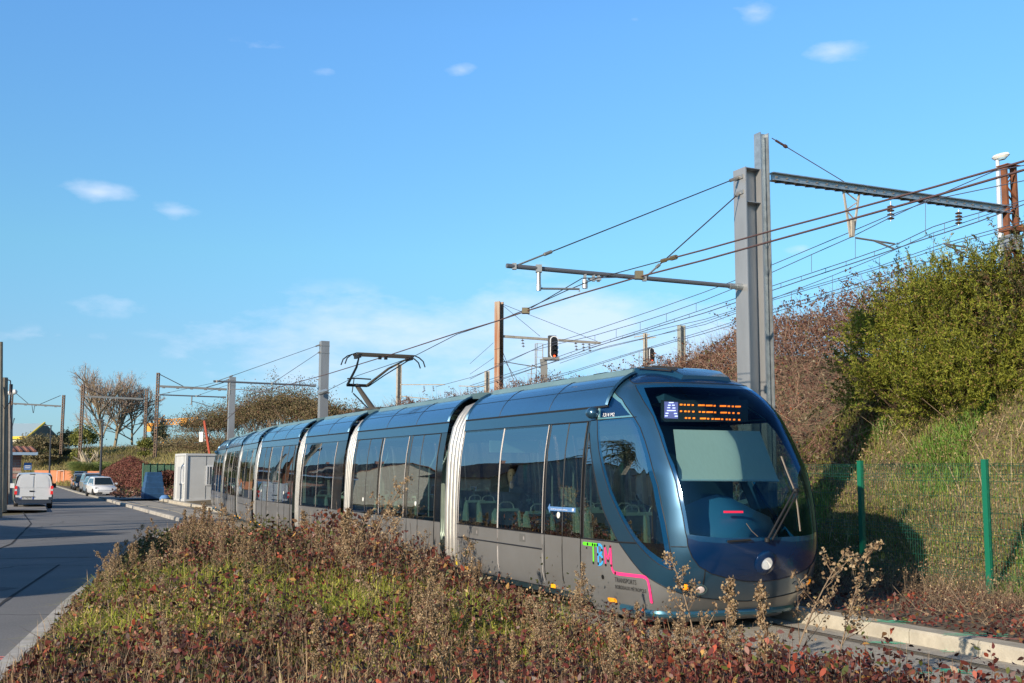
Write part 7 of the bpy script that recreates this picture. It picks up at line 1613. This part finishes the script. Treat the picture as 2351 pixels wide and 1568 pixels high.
# ================================================================== PASSENGER
def person_seated(loc, rz):
    r = empty('person', loc, rz)
    r.parent = None
    skin = mat('skin', (.80, .50, .38), .5); hair = mat('hair_brown', (.04, .02, .012), .6); coat = mat('jacket_dark', (.03, .045, .05), .8)
    J = {'pel': (0, 0, .50), 'spi': (.02, 0, .72), 'che': (.02, 0, .93), 'nek': (.03, 0, 1.06), 'hea': (.05, 0, 1.12),
         'shl': (.02, .17, .99), 'ell': (.03, .22, .74), 'wrl': (.22, .10, .66), 'shr': (.02, -.17, .99), 'elr': (.03, -.22, .74), 'wrr': (.22, -.10, .66),
         'hil': (.03, .10, .48), 'knl': (.44, .11, .50), 'anl': (.44, .11, .08), 'tol': (.58, .12, .04), 'hir': (.03, -.10, .48), 'knr': (.44, -.11, .50), 'anr': (.44, -.11, .08), 'tor': (.58, -.12, .04)}
    rad = {'pel': .15, 'spi': .13, 'che': .15, 'nek': .055, 'hea': .05, 'shl': .065, 'ell': .05, 'wrl': .035, 'shr': .065, 'elr': .05, 'wrr': .035, 'hil': .09, 'knl': .065, 'anl': .045, 'tol': .04, 'hir': .09, 'knr': .065, 'anr': .045, 'tor': .04}
    E = [('pel', 'spi'), ('spi', 'che'), ('che', 'nek'), ('nek', 'hea'), ('che', 'shl'), ('shl', 'ell'), ('ell', 'wrl'), ('che', 'shr'), ('shr', 'elr'), ('elr', 'wrr'), ('pel', 'hil'), ('hil', 'knl'), ('knl', 'anl'), ('anl', 'tol'), ('pel', 'hir'), ('hir', 'knr'), ('knr', 'anr'), ('anr', 'tor')]
    K_ = list(J); me = bpy.data.meshes.new('body'); me.from_pydata([J[k] for k in K_], [(K_.index(a), K_.index(b)) for a, b in E], [])
    o = link_mesh('body', me, r); md = o.modifiers.new('skin', 'SKIN'); sv_ = me.skin_vertices[0].data
    for i, k in enumerate(K_): sv_[i].radius = (rad[k], rad[k]*(1.15 if k in ('che', 'spi') else 1)); sv_[i].use_root = (k == 'pel')
    ms = o.modifiers.new('sub', 'SUBSURF'); ms.levels = 1; ms.render_levels = 1; me.materials.append(coat)
    # head with face, one surface
    m = MB(); rings = [(-.115, .03, .03, .01), (-.10, .055, .05, .012), (-.07, .075, .062, .012), (-.03, .088, .07, .006), (.01, .095, .074, .0), (.05, .098, .076, -.004), (.09, .088, .068, -.006), (.12, .055, .045, -.006), (.13, .01, .01, -.006)]
    vs = []
    for z, a, b, cx in rings:
        for j in range(16):
            t = 2*math.pi*j/16; x = a*c_(t)+cx; y = b*s_(t)
            if j == 0 and -.04 < z < .02: x += .02
            if j in (1, 15) and abs(z-.01) < .005: x -= .006
            vs.append((x+.07, y, 1.24+z))
    n = 16; m.add(vs, [(i*n+k, i*n+(k+1) % n, (i+1)*n+(k+1) % n, (i+1)*n+k) for i in range(8) for k in range(n)]+[tuple(range(n)), tuple(8*n+k for k in range(n))]); m.tube([(.04, 0, 1.04), (.055, 0, 1.15)], [.05, .045], 10)
    for s in (-1, 1): m.lathe([(.012, -.004), (.009, .004), (.001, .005)], 8, (.16, s*.03, 1.252), 1, Matrix.Rotation(R(90), 3, 'Y')); m.box((.07, s*.077, 1.235), (.03, .012, .05), 0)
    m.box((.155, 0, 1.183), (.012, .045, .01), 2)
    m.build('head', [skin, hair, mat('lips', (.45, .12, .10), .5)], r, smooth=True)
    m = MB(); vs = []
    for z, a, b in [(-.14, .06, .085), (-.05, .085, .09), (.03, .10, .09), (.09, .10, .085), (.13, .07, .06), (.145, .01, .01)]:
        for j in range(14): t = R(55)+(R(250))*j/13; vs.append((a*c_(t)*1.08+.045, b*s_(t)*1.08, 1.25+z))
    m.add(vs, [(i*14+k, i*14+k+1, (i+1)*14+k+1, (i+1)*14+k) for i in range(5) for k in range(13)]); m.build('hair', hair, r, smooth=True)
    for s in (-1, 1):
        m = MB(); m.box((.25, s*.09, .655), (.08, .07, .028)); 
        for k, L_ in enumerate((.055, .065, .06, .045)): m.tube([(.285, s*.09+(k-1.5)*.017, .655), (.285+L_*.6, s*.09+(k-1.5)*.017, .65), (.285+L_, s*.09+(k-1.5)*.017, .635)], [.009, .0085, .007], 6)
        m.tube([(.23, s*.055, .655), (.26, s*.035, .65), (.28, s*.03, .645)], [.011, .01, .008], 6); m.build('hand', skin, r, smooth=True)
    return r
pl = Vl(1174, 1092, VC-.5); wp = TIP+FD*(pl[0])+NV*pl[1]
p_ = person_seated((wp[0], wp[1], float(pl[2])-1.25), math.atan2(FD[1], FD[0])-R(20)); tag(p_, 'woman with dark hair and dark jacket sitting inside the tram behind the second window', 'person')
